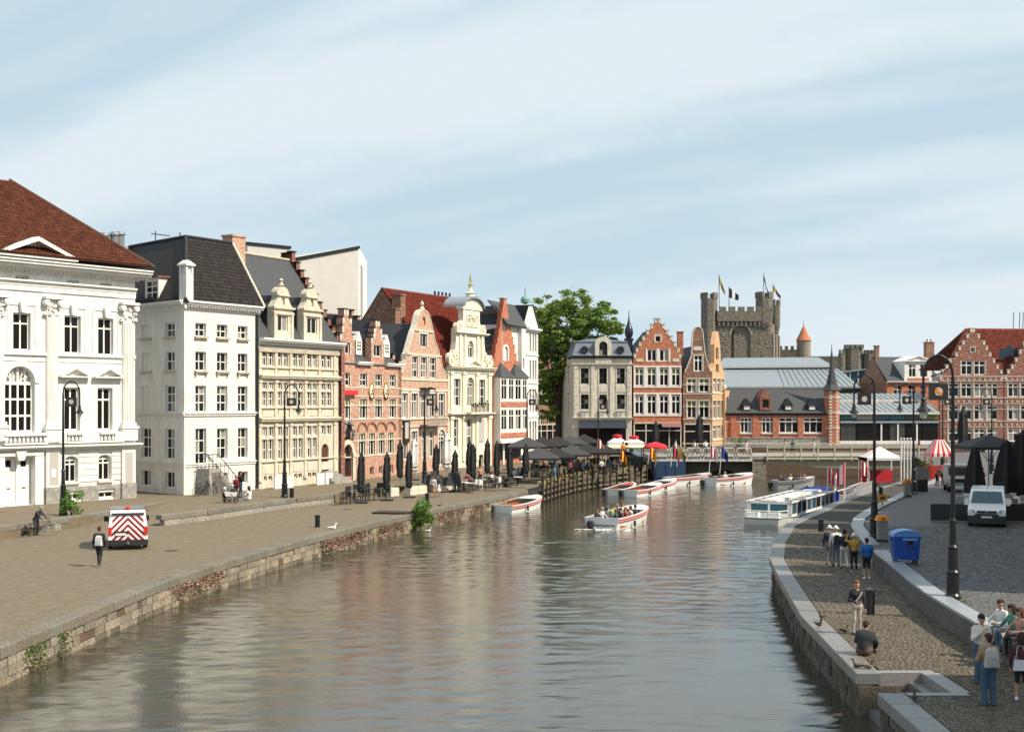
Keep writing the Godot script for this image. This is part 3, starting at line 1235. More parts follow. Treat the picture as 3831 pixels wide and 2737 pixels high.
func slab(b:MB,a:Vector3,b2:Vector3,c:Vector3,d:Vector3,th:=0.12)->void:
	var n:=(c-a).cross(d-b2).normalized()*th
	b.quad(a,b2,c,d)
	b.quad(d-n,c-n,b2-n,a-n)
	b.quad(a-n,b2-n,b2,a)
	b.quad(b2-n,c-n,c,b2)
	b.quad(c-n,d-n,d,c)
	b.quad(d-n,a-n,a,d)
func hull(f:Fac,x0:float,x1:float,y1:float,back:float,m:Material,y0:=0.0)->void:
	var b:=MB.new()
	b.bx(Vector3(x0,y0,-0.46),Vector3(x1,y1,-back))
	part("side_wall",b,m,f.node)
func gable_roof(f:Fac,x0:float,x1:float,ye:float,yr:float,back:float,m:Material,front:=-0.3)->void:
	var b:=MB.new()
	var xm:=(x0+x1)/2
	slab(b,Vector3(x0-0.15,ye,-back),Vector3(x0-0.15,ye,front),Vector3(xm,yr,front),Vector3(xm,yr,-back))
	slab(b,Vector3(x1+0.15,ye,front),Vector3(x1+0.15,ye,-back),Vector3(xm,yr,-back),Vector3(xm,yr,front))
	part("roof",b,m,f.node)
	b=MB.new()
	b.prism(PackedVector2Array([Vector2(x0,ye),Vector2(x1,ye),Vector2(xm,yr-0.1)]),-back+0.3,-back)
	part("back_gable",b,M.brick_dark,f.node)
func ridge_roof(f:Fac,x0:float,x1:float,ye:float,yr:float,back:float,m:Material,over:=0.25,called:="roof")->void:
	var b:=MB.new()
	var zm:=-back/2
	slab(b,Vector3(x0,ye,over),Vector3(x1,ye,over),Vector3(x1,yr,zm),Vector3(x0,yr,zm))
	slab(b,Vector3(x1,ye,-back),Vector3(x0,ye,-back),Vector3(x0,yr,zm),Vector3(x1,yr,zm))
	part(called,b,m,f.node)
	for x in [[x0,x0+0.25],[x1-0.25,x1]]:
		b=MB.new()
		b.t=Transform3D(Basis(Vector3(0,0,-1),Vector3.UP,Vector3(1,0,0)),Vector3(x[1],0,0))
		b.prism(PackedVector2Array([Vector2(0.3,ye-0.3),Vector2(back-0.1,ye-0.3),Vector2(back/2,yr-0.15)]),0,-0.25)
		part("end_gable",b,M.brick_dark,f.node)
func steps_outline(f:Fac,st:Array,y_from:float,fr:=0.0)->Array:
	var l:=[Vector2(f.s(st[0][0]),y_from)]
	var r:=[Vector2(f.s(st[0][1]),y_from)]
	for k in st.size():
		var x0:=f.s(st[k][0])
		var x1:=f.s(st[k][1])
		var y:=f.y((st[k][0]+st[k][1])/2.0,st[k][2])
		l.append(Vector2(x0,l[-1].y));l.append(Vector2(x0,y))
		r.append(Vector2(x1,r[-1].y));r.append(Vector2(x1,y))
	return [l,r]
func step_caps(f:Fac,lr:Array,from_y:float,z0:float,z1:float,m:Material,th:=0.12,white:=false)->void:
	for s in 2:
		var o:Array=lr[s]
		var k:=1
		while k<o.size():
			var p:Vector2=o[k]
			var last:=k==o.size()-1
			var nx:Vector2=o[k+1] if not last else Vector2((lr[0][-1].x+lr[1][-1].x)/2,p.y)
			if p.y>from_y and absf(nx.y-p.y)<0.01 and absf(nx.x-p.x)>0.08:
				var b:=MB.new()
				var e:=0.06*(1.0 if s==1 else -1.0)
				b.bx(Vector3(p.x+e,p.y,z1-0.06),Vector3(nx.x,p.y+th,z0+0.06))
				part("step_cap",b,m,f.node)
				if white:
					b=MB.new()
					var hgt:=0.5
					b.bx(Vector3(p.x-signf(e)*0.0,p.y-hgt,z0-0.05),Vector3(p.x-signf(e)*0.32,p.y-0.002,z0+0.03))
					part("step_block",b,M.pale_stone,f.node)
			k+=1
func chimney(parent:Node3D,at:Vector3,s:Vector3,m:Material,pots:=0,cap:Material=null)->void:
	var b:=MB.new()
	b.bx(at-Vector3(s.x/2,0,s.z/2),at+Vector3(s.x/2,s.y,s.z/2))
	b.bx(at+Vector3(-s.x/2-0.08,s.y,-s.z/2-0.08),at+Vector3(s.x/2+0.08,s.y+0.15,s.z/2+0.08))
	var c:=part("chimney",b,m,parent)
	for k in pots:
		var p:=MB.new()
		p.lathe(at+Vector3((k+0.5)/pots*s.x-s.x/2,s.y+0.15,0),[Vector2(0.13,0),Vector2(0.11,0.5),Vector2(0.0,0.5)],8)
		part("chimney_pot",p,cap if cap else M.brick_dark,c)
func pediment(f:Fac,x0:float,x1:float,y:float,h:float,z0:float,z1:float,m:Material,parent:Node=null)->void:
	var b:=MB.new()
	var xm:=(x0+x1)/2
	b.bx(Vector3(x0,y,z0),Vector3(x1,y+h*0.14,z1))
	b.prism(PackedVector2Array([Vector2(x0+0.1,y+h*0.14),Vector2(x1-0.1,y+h*0.14),Vector2(xm,y+h*0.86)]),z0+0.06,z0)
	for s in [x0,x1]:
		var q:=PackedVector2Array([Vector2(s,y+h*0.14),Vector2(xm,y+h),Vector2(xm,y+h*0.8),Vector2(lerpf(s,xm,0.2),y+h*0.14)])
		if s==x0:
			q.reverse()
		b.prism(q,z1,z0)
	part("pediment",b,m,parent if parent else f.node)
func theatre()->void:
	var f:=fac("columned_building","grand white columned building with brown tiled hip roof and arched window",-250,83.3,504,95.5,TERRACE,"building")
	var W:=f.w
	var n:=f.node
	var wp:Material=M.white_paint
	var up:=[[48,113],[240,301],[366,423]]
	win(f,48,113,1170,1310,"tall",{"deep": 0.3});win(f,240,301,1181,1322,"tall",{"deep": 0.3});win(f,366,423,1190,1328,"tall",{"deep": 0.3})
	win(f,-130,-60,1164,1304,"tall",{"deep": 0.3})
	win(f,56,105,1030,1058,"two_by_one",{"bar": 0.12,"deep": 0.3});win(f,248,294,1048,1076,"two_by_one",{"bar": 0.12,"deep": 0.3});win(f,372,416,1060,1088,"two_by_one",{"bar": 0.12,"deep": 0.3})
	var big:=win(f,17,129,1369,1617,"grid",{"deep": 0.35,"bar": 0.13})
	big["arch"]=(big.x1-big.x0)/2
	win(f,-180,-68,1366,1616,"grid",{"deep": 0.35,"arch": (big.x1-big.x0)/2,"bar": 0.13})
	var y_top:float=f.y(270,1449)
	var y_low:float=f.y(270,1611)
	for c in [[240,299],[364,420]]:
		f.wins.append(wl(f.s(c[0]),f.s(c[1]),y_low,y_top,"tall",{"deep": 0.35,"bar": 0.12}))
	var g0:=f.y(265,1803)
	var g1:=f.y(265,1705)
	for c in [[243,289],[368,414]]:
		f.wins.append(wl(f.s(c[0]),f.s(c[1]),g0,g1,"cross",{"deep": 0.3,"sill": 0.16,"arch": 0.25}))
	for c in [[246,304],[366,425]]:
		f.wins.append(wl(f.s(c[0]),f.s(c[1]),0.15,0.55,"two_by_one",{"deep": 0.25}))
	var d0:=f.s(11)
	var d1:=f.s(125)
	f.wins.append(wl(d0,d1,0.02,f.y(70,1712),"blind",{"deep": 0.45}))
	var ye:=f.y(400,1003)
	var l:=[Vector2(0,0),Vector2(0,ye)]
	var r:=[Vector2(W,0),Vector2(W,ye)]
	for w in f.wins:
		w["curtain"]=0.0
		if w.style!="blind":
			w["glass"]="glass_dark"
	finish(f,l,r,wp,{"deep": 0.3})
	hull(f,0.0,W,ye,16.0,wp)
	for k in 2:
		var b:=MB.new()
		var x0:=lerpf(d0,d1,0.5*k)+0.02
		var x1:=lerpf(d0,d1,0.5*(k+1))-0.02
		var yt:=f.y(70,1714)
		b.bx(Vector3(x0,0.02,-0.43),Vector3(x1,yt,-0.36))
		for p in [[0.08,0.36],[0.40,0.78]]:
			b.bx(Vector3(x0+0.25,yt*p[0],-0.36),Vector3(x1-0.25,yt*p[1],-0.345))
		var dr:=part("door",b,wp,n)
		bp("pane",Vector3(x0+0.35,yt*0.82,-0.36),Vector3(x1-0.35,yt*0.96,-0.34),M.glass_dark,dr)
		b=MB.new()
		b.bx(Vector3(lerpf(x0,x1,0.4),yt*0.36,-0.345),Vector3(lerpf(x0,x1,0.65),yt*0.375,-0.3))
		part("handle",b,M.black_metal,dr)
	var b:=MB.new()
	b.bx(Vector3(d0-0.6,0,0),Vector3(d0,f.y(70,1705),0.18));b.bx(Vector3(d1,0,0),Vector3(d1+0.62,f.y(70,1705),0.18))
	b.bx(Vector3(d0-0.6,f.y(70,1705),0),Vector3(d1+0.62,f.y(70,1690),0.22))
	b.prism(PackedVector2Array([Vector2((d0+d1)/2-0.22,f.y(70,1722)),Vector2((d0+d1)/2+0.22,f.y(70,1722)),Vector2((d0+d1)/2+0.4,f.y(70,1683)),Vector2((d0+d1)/2-0.4,f.y(70,1683))]),0.34,0.0)
	part("door_surround",b,wp,n)
	var yl:=f.y(300,1680)
	course(f,"ledge",-0.3,W+0.3,yl,[[0.12,0.2],[0.10,0.42],[0.12,0.55]],wp)
	course(f,"string_course",0,W,f.y(270,1333),[[0.12,0.14],[0.1,0.08]],wp)
	course(f,"string_course",0,W,f.y(270,1355),[[0.05,0.05]],wp)
	course(f,"architrave",0,W,f.y(270,1100),[[0.35,0.10],[0.25,0.14],[0.12,0.30]],wp)
	b=MB.new()
	var yc:=f.y(400,1037)
	var x:=0.1
	while x<W:
		b.bx(Vector3(x,yc-0.14,0),Vector3(x+0.16,yc,0.42))
		x+=0.32
	part("dentils",b,wp,n)
	course(f,"cornice",-0.5,W+0.75,yc,[[0.14,0.5],[0.2,0.85],[0.18,1.05],[0.1,1.15]],wp)
	for u in [6,157,222,334,443]:
		bp("vent",Vector3(f.s(u)-0.06,f.y(u,1046+u*0.1),-0.1),Vector3(f.s(u)+0.1,f.y(u,1034+u*0.1),0.005),M.glass_dark,n)
	for u in [[-30,10,1105,1594],[170,211,1113,1600],[455,496,1135,1596]]:
		var x0:=f.s(u[0])
		var x1:=f.s(u[1])
		var um:float=(u[0]+u[1])/2.0
		var y1:=f.y(um,u[2])
		var y0:=f.y(um,u[3])
		b=MB.new()
		b.bx(Vector3(x0,y0,0),Vector3(x1,y1,0.12))
		for k in 6:
			var fx:=lerpf(x0+0.06,x1-0.06,(k+0.5)/6.0)
			b.bx(Vector3(fx-0.05,y0+0.3,0.12),Vector3(fx+0.05,y1-1.4,0.19))
		var pi:=part("pilaster",b,wp,n)
		b=MB.new()
		b.bx(Vector3(x0-0.18,y0-0.95,0),Vector3(x1+0.18,y0-0.12,0.34))
		b.bx(Vector3(x0-0.26,y0-0.12,0),Vector3(x1+0.26,y0+0.08,0.4))
		b.bx(Vector3(x0-0.12,y0+0.08,0),Vector3(x1+0.12,y0+0.3,0.28))
		part("pedestal",b,wp,pi)
		b=MB.new()
		var cw:=x1-x0
		b.bx(Vector3(x0-0.28,y1-0.12,0),Vector3(x1+0.28,y1+0.06,0.46))
		for k in 22:
			var ang:=rng.randf()*TAU
			var q:=Vector3(lerpf(x0-0.15,x1+0.15,rng.randf()),y1-1.3+1.15*rng.randf(),0.14)
			var sz:=rng.randf_range(0.1,0.2)
			b.t=Transform3D(Basis.from_euler(Vector3(ang,ang*2,ang*3)),q)
			b.frust(Vector3.ZERO,Vector2(sz*1.6,sz),sz*1.4,Vector2(sz*0.5,sz*0.3))
			b.t=Transform3D()
		for sx in [x0-0.1,x1+0.1]:
			b.t=Transform3D(Basis(Vector3(1,0,0),Vector3(0,0,1),Vector3(0,-1,0)),Vector3(sx,y1-0.36,0.05))
			b.lathe(Vector3.ZERO,[Vector2(0.0,0.38),Vector2(0.2,0.36),Vector2(0.24,0.3),Vector2(0.24,0)],10)
			b.t=Transform3D()
		part("capital",b,wp,pi)
	for w in f.wins:
		if w.style=="tall" and w.y0>y_low+1.0:
			b=MB.new()
			b.bx(Vector3(w.x0-0.45,w.y0-0.15,0),Vector3(w.x0-0.32,w.y1+0.5,0.05));b.bx(Vector3(w.x1+0.32,w.y0-0.15,0),Vector3(w.x1+0.45,w.y1+0.5,0.05))
			b.bx(Vector3(w.x0-0.45,w.y1+0.5,0),Vector3(w.x1+0.45,w.y1+0.6,0.06))
			var xm:float=(w.x0+w.x1)/2
			b.prism(PackedVector2Array([Vector2(xm-0.16,w.y1+0.02),Vector2(xm+0.16,w.y1+0.02),Vector2(xm+0.26,w.y1+0.72),Vector2(xm-0.26,w.y1+0.72)]),0.26,0)
			part("window_surround",b,wp,n)
	for c in [[215,330],[343,453]]:
		var yp:=f.y(272,1412)
		pediment(f,f.s(c[0]),f.s(c[1]),yp,f.y(272,1371)-yp,0.0,0.42,wp)
	b=MB.new()
	_arch_band(b,big,0.35,0,0.08)
	part("window_surround",b,wp,n)
	var yb0:=f.y(100,1662)
	var yb1:=f.y(100,1624)
	for c in [[5,165],[240,297],[362,420]]:
		var x0:=f.s(c[0])
		var x1:=f.s(c[1])
		b=MB.new()
		b.bx(Vector3(x0,yb1-0.1,0.1),Vector3(x1,yb1+0.08,0.42))
		b.bx(Vector3(x0,yb0,0.1),Vector3(x1,yb0+0.1,0.42))
		var bal:=part("balustrade",b,wp,n)
		var k:=int((x1-x0)/0.30)
		if not cache.has("baluster"):
			var q:=MB.new()
			q.lathe(Vector3.ZERO,[Vector2(0.06,0),Vector2(0.11,0.15),Vector2(0.10,0.28),Vector2(0.04,0.5),Vector2(0.07,0.62)],8)
			cache["baluster"]=q.mesh()
		for q in k:
			var o:=part("baluster",cache["baluster"],wp,bal)
			o.position=Vector3(lerpf(x0,x1,(q+0.5)/k),yb0+0.1,0.26)
			o.scale.y=(yb1-yb0-0.2)/0.62
	for c in [[297,362],[211,240],[420,455]]:
		bp("balcony_parapet",Vector3(f.s(c[0]),yb0,0),Vector3(f.s(c[1]),yb1+0.08,0.3),wp,n)
	for k in 8:
		for c in [[290,366],[416,448],[213,241]]:
			b=MB.new()
			var yy:=1.35+k*0.43
			if yy+0.4<yl:
				b.bx(Vector3(f.s(c[0]),yy,0),Vector3(f.s(c[1]),yy+0.385,0.06))
				part("stone_course",b,wp,n)
	b=MB.new()
	b.bx(Vector3(f.s(213),0,0),Vector3(f.s(246),1.0,0.1));b.bx(Vector3(f.s(304),0,0),Vector3(f.s(366),1.0,0.1));b.bx(Vector3(f.s(425),0,0),Vector3(f.s(448),1.0,0.1))
	b.bx(Vector3(f.s(213),0.75,0),Vector3(f.s(448),1.05,0.11))
	part("plinth",b,M.plinth,n)
	for c in [[166,215,177,211],[450,500,461,489]]:
		b=MB.new()
		b.bx(Vector3(f.s(c[0]),0.0,0),Vector3(f.s(c[1]),yl,0.2))
		var pier:=part("pier",b,wp,n)
		bp("panel",Vector3(f.s(c[2]),f.y(c[2],1815),0.15),Vector3(f.s(c[3]),f.y(c[2],1692),0.206),M.grey_panel,pier)
		b=MB.new()
		b.bx(Vector3(f.s(c[0])-0.05,0.0,0),Vector3(f.s(c[1])+0.05,1.1,0.24))
		part("pier_base",b,M.plinth,pier)
	b=MB.new()
	b.bx(Vector3(f.s(184),f.y(190,1784),0.2),Vector3(f.s(201),f.y(190,1753),0.23))
	part("notice",b,M.white_frame,n)
	var yp0:=f.y(118,968)
	pediment(f,f.s(-40),f.s(262),yp0,f.y(118,888)-yp0,0.1,0.9,wp)
	var ez:=1.0
	var top:=f.qz(37,676,-7.6)
	var fr:=Vector3(W+0.7,ye+0.35,ez)
	var fl:=Vector3(-0.5,ye+0.35,ez)
	var ridge_l:=Vector3(-3.0,top.y,-7.6)
	var brk:=Vector3(W+0.7,ye+0.35,-16.2)
	b=MB.new()
	slab(b,fl,fr,top,ridge_l)
	slab(b,fr,brk,top,top+Vector3(0,0,-0.01))
	slab(b,brk,Vector3(-0.5,ye+0.35,-16.2),ridge_l,top)
	part("roof",b,mat("roof_under",Color(0.10,0.04,0.028),0.9),n)
	tiles(n,fl,fr,top,ridge_l,Color(0.165,0.058,0.036),M.tile_red,0.27,0.36)
	tiles(n,fr,brk,top,top,Color(0.165,0.058,0.036),M.tile_red,0.27,0.36)
	b=MB.new()
	var k:=0.0
	while k<1.0:
		var p:=fr.lerp(top,k)
		b.t=Transform3D(Basis.looking_at((top-fr).normalized()),p)
		b.box(Vector3(0,0.06,0),Vector3(0.3,0.14,0.4))
		k+=0.033
	b.t=Transform3D()
	part("hip_tiles",b,mat("hip_tile",Color(0.24,0.12,0.08),0.9,0.3,1.0),n).set_meta("kind","stuff")
	b=MB.new()
	var sk:=f.qz(248,962,-0.6)
	b.t=Transform3D(Basis(Vector3.RIGHT,0.0),sk)
	b.box(Vector3(0,0.1,0),Vector3(0.9,0.35,0.7))
	part("skylight",b,M.zinc,n)
func corner_house()->void:
	var f:=fac("corner_house","tall white plaster corner house with dark tiled hip roof and white corner chimney",688,98,960,104.6,TERRACE)
	var n:=f.node
	var W:=f.w
	var cols:=[[730,770],[811,850],[889,925]]
	row(f,cols,750,1208,1258,"two_by_two",{"sill": 0.22})
	row(f,cols,750,1315,1386,"two_by_two",{"sill": 0.22,"brackets": true})
	row(f,cols,750,1442,1541,"two_by_three")
	row(f,[cols[1],cols[2]],831,1602,1716,"two_by_three")
	var dw:=win(f,730,770,1602,1745,"two_by_three")
	row(f,[cols[1],cols[2]],831,1769,1812,"two_by_one")
	var ye:=f.y(688,1129)
	finish(f,[Vector2(0,0),Vector2(0,ye)],[Vector2(W,0),Vector2(W,ye)],M.white_plaster,{"deep": 0.28,"sill_mat": M.beige_wall})
	hull(f,3.0,W,ye,11.0,M.white_plaster)
	var g:=wing(f,400,106.2,688,98)
	for rr in [[1208,1260,"two_by_two"],[1315,1386,"two_by_two"],[1442,1541,"two_by_three"]]:
		win(g,529,564,rr[0],rr[1],"blind",{"u": 632,"deep": 0.12,"sill": 0.2 if rr[0]<1400 else 0.0})
		win(g,618,652,rr[0],rr[1],rr[2],{"u": 632,"sill": 0.2 if rr[0]<1400 else 0.0})
	for rr in [[1603,1716,"two_by_three"],[1764,1824,"two_by_one"]]:
		row(g,[[529,564],[618,652]],632,rr[0],rr[1],rr[2])
	finish(g,[Vector2(0,0),Vector2(0,ye)],[Vector2(g.w,0),Vector2(g.w,ye)],M.white_plaster,{"deep": 0.24,"sill_mat": M.beige_wall,"thick": 0.04})
	for ff in [[f,M.white_plaster,820.0],[g,M.white_plaster,632.0]]:
		var q:Fac=ff[0]
		course(q,"string_course",0 if q==f else 0.0,q.w+(0.0 if q==f else 0.1),q.y(ff[2],1555),[[0.16,0.10],[0.12,0.18]],ff[1])
		course(q,"string_course",0,q.w,q.y(ff[2],1740),[[0.16,0.10],[0.10,0.16]],ff[1])
		course(q,"cornice",-0.2 if q==g else 0.0,q.w+0.3,ye-0.5,[[0.12,0.08],[0.2,0.16],[0.16,0.42],[0.14,0.55]],M.white_paint)
		var b:=MB.new()
		var x:=0.1
		while x<q.w:
			b.bx(Vector3(x,ye-0.32,0),Vector3(x+0.14,ye-0.19,0.34))
			x+=0.3
		part("dentils",b,M.white_paint,n).transform=Transform3D() if q==f else rel(f,g)
		var k:=0
		var yt:=q.y(ff[2],1578)
		var yy:=0.3
		while yy<yt-0.4:
			var segs:=[]
			var edges:=[0.0]
			for w in q.wins:
				if w.y0<yy+0.36 and w.y1>yy:
					edges.append(w.x0);edges.append(w.x1)
			edges.append(q.w)
			edges.sort()
			for e in range(0,edges.size()-1,2):
				b=MB.new()
				b.bx(Vector3(edges[e]+0.01,yy,0),Vector3(edges[e+1]-0.01,yy+0.375,0.022))
				part("stone_course",b,ff[1],n).transform=Transform3D() if q==f else rel(f,g)
			yy+=0.39
			k+=1
	var pl:=f.qz(695,887,-3.3)
	var pr:=f.qz(867,913,-3.3)
	pr.y=pl.y
	var z_b:=-9.5
	var e:=0.45
	var side:=rel(f,g)
	var bl:Vector3=side*Vector3(0.0,ye,e)
	var fl:Vector3=Vector3(-e*0.6,ye,e)
	var fr:=Vector3(W+0.35,ye,e)
	var tb:=Vector3(bl.x+(pl.x-fl.x),pl.y,bl.z-1.0)
	var b:=MB.new()
	slab(b,fl,fr,pr,pl)
	slab(b,bl,fl,pl,tb)
	slab(b,fr,Vector3(W+0.35,ye,-11),Vector3(pr.x,pr.y,-11),pr)
	slab(b,pl,pr,Vector3(pr.x,pr.y,-11),tb)
	part("roof",b,mat("roof_dark",Color(0.025,0.023,0.024),0.8),n)
	tiles(n,fl,fr,pr,pl,Color(0.058,0.050,0.048),M.tile_dark)
	tiles(n,bl,fl,pl,tb,Color(0.058,0.050,0.048),M.tile_dark)
	b=MB.new()
	b.tube([fl+Vector3(0,0.1,0),pl+Vector3(0,0.1,0)],0.13,6)
	b.tube([pl+Vector3(0,0.08,0),pr+Vector3(0,0.08,0)],0.12,6)
	b.tube([tb+Vector3(0,0.08,0),pl+Vector3(0,0.08,0)],0.12,6)
	part("ridge_tiles",b,M.slate,n)
	b=MB.new()
	b.tube([fr+Vector3(0.05,0.1,0),pr+Vector3(0.05,0.1,0)],0.11,6)
	part("roof_edge",b,M.pale_stone,n)
	b=MB.new()
	var c:=f.qz(696,1090,0.1)
	var hh:=f.qz(696,984,0.1).y-c.y
	b.bx(c+Vector3(-0.36,-0.7,-0.36),c+Vector3(0.36,hh*0.62,0.36))
	for q in [Vector3(-0.28,0,-0.28),Vector3(0.28,0,-0.28),Vector3(0.28,0,0.28),Vector3(-0.28,0,0.28)]:
		b.box(c+q+Vector3(0,hh*0.75,0),Vector3(0.16,hh*0.3,0.16))
	b.bx(c+Vector3(-0.25,hh*0.62,-0.25),c+Vector3(0.25,hh*0.9,0.25))
	b.frust(c+Vector3(0,hh*0.9,0),Vector2(0.95,0.95),0.12,Vector2(0.95,0.95))
	b.frust(c+Vector3(0,hh*0.9+0.12,0),Vector2(0.9,0.9),0.3,Vector2(0.35,0.35))
	part("chimney",b,M.white_plaster,n)
	var q1:=f.qz(905,1010,-3.6)
	var q2:=f.qz(905,886,-3.6)
	chimney(n,Vector3(q1.x-0.1,q1.y-0.8,-4.4),Vector3(1.5,q2.y-q1.y+0.8,1.1),M.brick_tan)
	b=MB.new()
	b.box(Vector3(pl.x+1.9,pl.y+0.15,-5.0),Vector3(1.5,0.35,0.8))
	part("roof_hatch",b,M.brick_orange,n)
	b=MB.new()
	b.tube([tb+Vector3(2.4,0,0.5),tb+Vector3(2.4,1.6,0.5)],0.04)
	b.tube([tb+Vector3(2.1,1.35,0.3),tb+Vector3(3.6,1.3,0.9)],0.05)
	part("antenna",b,M.black_metal,n)
	b=MB.new()
	b.lathe(tb+Vector3(4.3,-0.1,1.4),[Vector2(0.32,0),Vector2(0.32,0.9),Vector2(0.55,0.9),Vector2(0.5,1.05),Vector2(0.05,1.1),Vector2(0.05,1.7),Vector2(0.0,1.75)],10)
	part("roof_vent",b,M.black_metal,n)
	var td:=rel(f,g)
	b=MB.new()
	var dy0:=g.y(566,1126)
	var dy1:=g.y(566,1040)
	var dx0:=g.s(542)
	var dx1:=g.s(592)
	var o:=wl(dx0+0.16,dx1-0.16,dy0+0.15,dy1-0.2,"two_by_three",{"deep": 0.1,"name": "dormer_window"})
	wall(b,[Vector2(dx0,dy0),Vector2(dx0,dy1)],[Vector2(dx1,dy0),Vector2(dx1,dy1)],[o],0.0,-2.6,0.1)
	var dm:=part("dormer",b,M.white_paint,n)
	dm.transform=td
	fit_window(n,td,o)
	b=MB.new()
	b.bx(Vector3(dx0-0.15,dy1,0.15),Vector3(dx1+0.15,dy1+0.12,-2.8))
	part("dormer_roof",b,M.brick_red,n).transform=td
	var sx:=f.s(730)
	for k in 7:
		bp("step",Vector3(sx+0.1+k*0.3,0,0.05),Vector3(sx+1.3+k*0.3,1.9-k*0.27,1.3),M.plinth,n)
	b=MB.new()
	for z in [0.1,1.25]:
		b.tube([Vector3(sx,2.95,z),Vector3(sx+1.1,2.95,z),Vector3(sx+3.2,1.05,z)],0.035,5)
		for k in 8:
			var x:=sx+0.1+k*0.42
			var yb:=1.9-maxf(0.0,x-sx-1.2)*0.9
			b.tube([Vector3(x,maxf(yb,0.1),z),Vector3(x,2.95-maxf(0.0,x-sx-1.1)*0.9,z)],0.022,4)
	part("railing",b,M.black_metal,n)
	b=MB.new()
	b.tube([Vector3(W-0.1,ye-0.5,0.12),Vector3(W-0.1,0.1,0.12)],0.09,6)
	part("downpipe",b,M.black_metal,n)
	b=MB.new()
	b.tube([Vector3(-0.1,3.0,0.1),Vector3(-0.1,0.05,0.1)],0.1,6)
	part("downpipe",b,M.white_paint,n)
func renaissance_house()->void:
	var f:=fac("sandstone_house","cream sandstone house with five window bays and two scrolled stone dormers",968,104.8,1266,114.5,TERRACE)
	var n:=f.node
	var W:=f.w
	var cs:Material=M.cream_stone
	var cols:=[[980,1023],[1037,1077],[1094,1132],[1148,1185],[1200,1239]]
	var lights:=[]
	for c in cols:
		var x0:=f.s(c[0])
		var x1:=f.s(c[1])
		lights.append([x0,lerpf(x0,x1,0.45)])
		lights.append([lerpf(x0,x1,0.55),x1])
	for rr in [[1302,1368,"one",1000],[1429,1519,"x",1000],[1596,1720,"x",1000]]:
		var y1:float=f.y(rr[3],rr[0])
		var y0:float=f.y(rr[3],rr[1])
		for l in lights:
			if rr[2]=="x":
				if rr[0]==1596 and l[0]>f.s(1195):
					f.wins.append(wl(l[0],l[1],lerpf(y0,y1,0.70),y1,"two_by_one",{"deep": 0.25}))
					continue
				f.wins.append(wl(l[0],l[1],lerpf(y0,y1,0.70),y1,"two_by_one",{"deep": 0.25}))
				f.wins.append(wl(l[0],l[1],y0,lerpf(y0,y1,0.62),"two_by_two",{"deep": 0.25}))
			else:
				f.wins.append(wl(l[0],l[1],y0,y1,"two_by_two",{"deep": 0.25}))
	for c in [[986,998],[1004,1018],[1100,1112],[1116,1130],[1152,1164],[1168,1182]]:
		win(f,c[0],c[1],1780,1797,"slit",{"u": 1000})
	var dd:=win(f,1202,1229,1659,1790,"blind",{"deep": 0.3})
	dd["arch"]=(dd.x1-dd.x0)/2
	dd.y0=1.0
	var ye:=f.y(1100,1280)
	finish(f,[Vector2(0,0),Vector2(0,ye)],[Vector2(W,0),Vector2(W,ye)],cs,{"deep": 0.25,"frame": M.white_frame})
	hull(f,0.0,W,ye,12.0,M.brick_red)
	var b:=MB.new()
	b.bx(Vector3(dd.x0,1.0,-0.3),Vector3(dd.x1,dd.y1-0.05,-0.2))
	var door:=part("door",b,M.wood_brown,n)
	var bx:=[f.s(970)]
	for k in 4:
		bx.append((f.s(cols[k][1])+f.s(cols[k+1][0]))/2)
	bx.append(f.s(1250))
	for fl in [[1296,1405],[1422,1562],[1585,1800]]:
		var y1:=f.y(1000,fl[0])
		var y0:=f.y(1000,fl[1])
		for x in bx:
			b=MB.new()
			b.bx(Vector3(x-0.16,y0,0),Vector3(x+0.16,y1,0.1))
			b.bx(Vector3(x-0.22,y1-0.2,0),Vector3(x+0.22,y1,0.16))
			b.bx(Vector3(x-0.22,y0,0),Vector3(x+0.22,y0+0.25,0.15))
			part("pilaster",b,cs,n)
	for v in [1292,1415,1577]:
		course(f,"ledge",-0.05,W+0.1,f.y(1000,v+4),[[0.12,0.12],[0.14,0.26],[0.1,0.34]],cs)
	for v in [1376,1527,1728]:
		course(f,"sill",0.1,W-0.2,f.y(1000,v),[[0.1,0.15]],cs)
	for v in [1403,1566]:
		course(f,"ledge",0,W,f.y(1000,v),[[0.1,0.2]],cs)
	for fl in [[1383,1399],[1535,1558],[1740,1772]]:
		for k in 5:
			b=MB.new()
			b.bx(Vector3(bx[k]+0.35,f.y(1000,fl[1]),0),Vector3(bx[k+1]-0.35,f.y(1000,fl[0]),0.045))
			part("panel",b,cs,n)
	course(f,"cornice",-0.25,W+0.25,ye-0.62,[[0.3,0.12],[0.22,0.32],[0.12,0.6],[0.16,0.7]],M.white_paint)
	b=MB.new()
	b.bx(Vector3(-0.2,ye-0.9,0.0),Vector3(W,ye-0.62,0.16))
	part("frieze",b,M.beige_wall,n)
	var rl:=f.qz(937,952,-5.2)
	var yr:=rl.y
	b=MB.new()
	slab(b,Vector3(-0.2,ye-0.1,0.3),Vector3(W,ye-0.1,0.3),Vector3(W,yr,-5.2),Vector3(-0.2,yr,-5.2))
	slab(b,Vector3(W,ye-0.1,-11.6),Vector3(-0.2,ye-0.1,-11.6),Vector3(-0.2,yr,-5.2),Vector3(W,yr,-5.2))
	part("roof",b,M.slate_grey,n)
	b=MB.new()
	b.tube([Vector3(-0.2,yr+0.05,-5.2),Vector3(W,yr+0.05,-5.2)],0.12,6)
	part("ridge_tiles",b,M.beige_wall,n)
	var sg:=MB.new()
	sg.t=Transform3D(Basis(Vector3(0,0,-1),Vector3.UP,Vector3(1,0,0)),Vector3(W+0.5,0,0))
	var lft:=[]
	var rgt:=[]
	var steps:=11
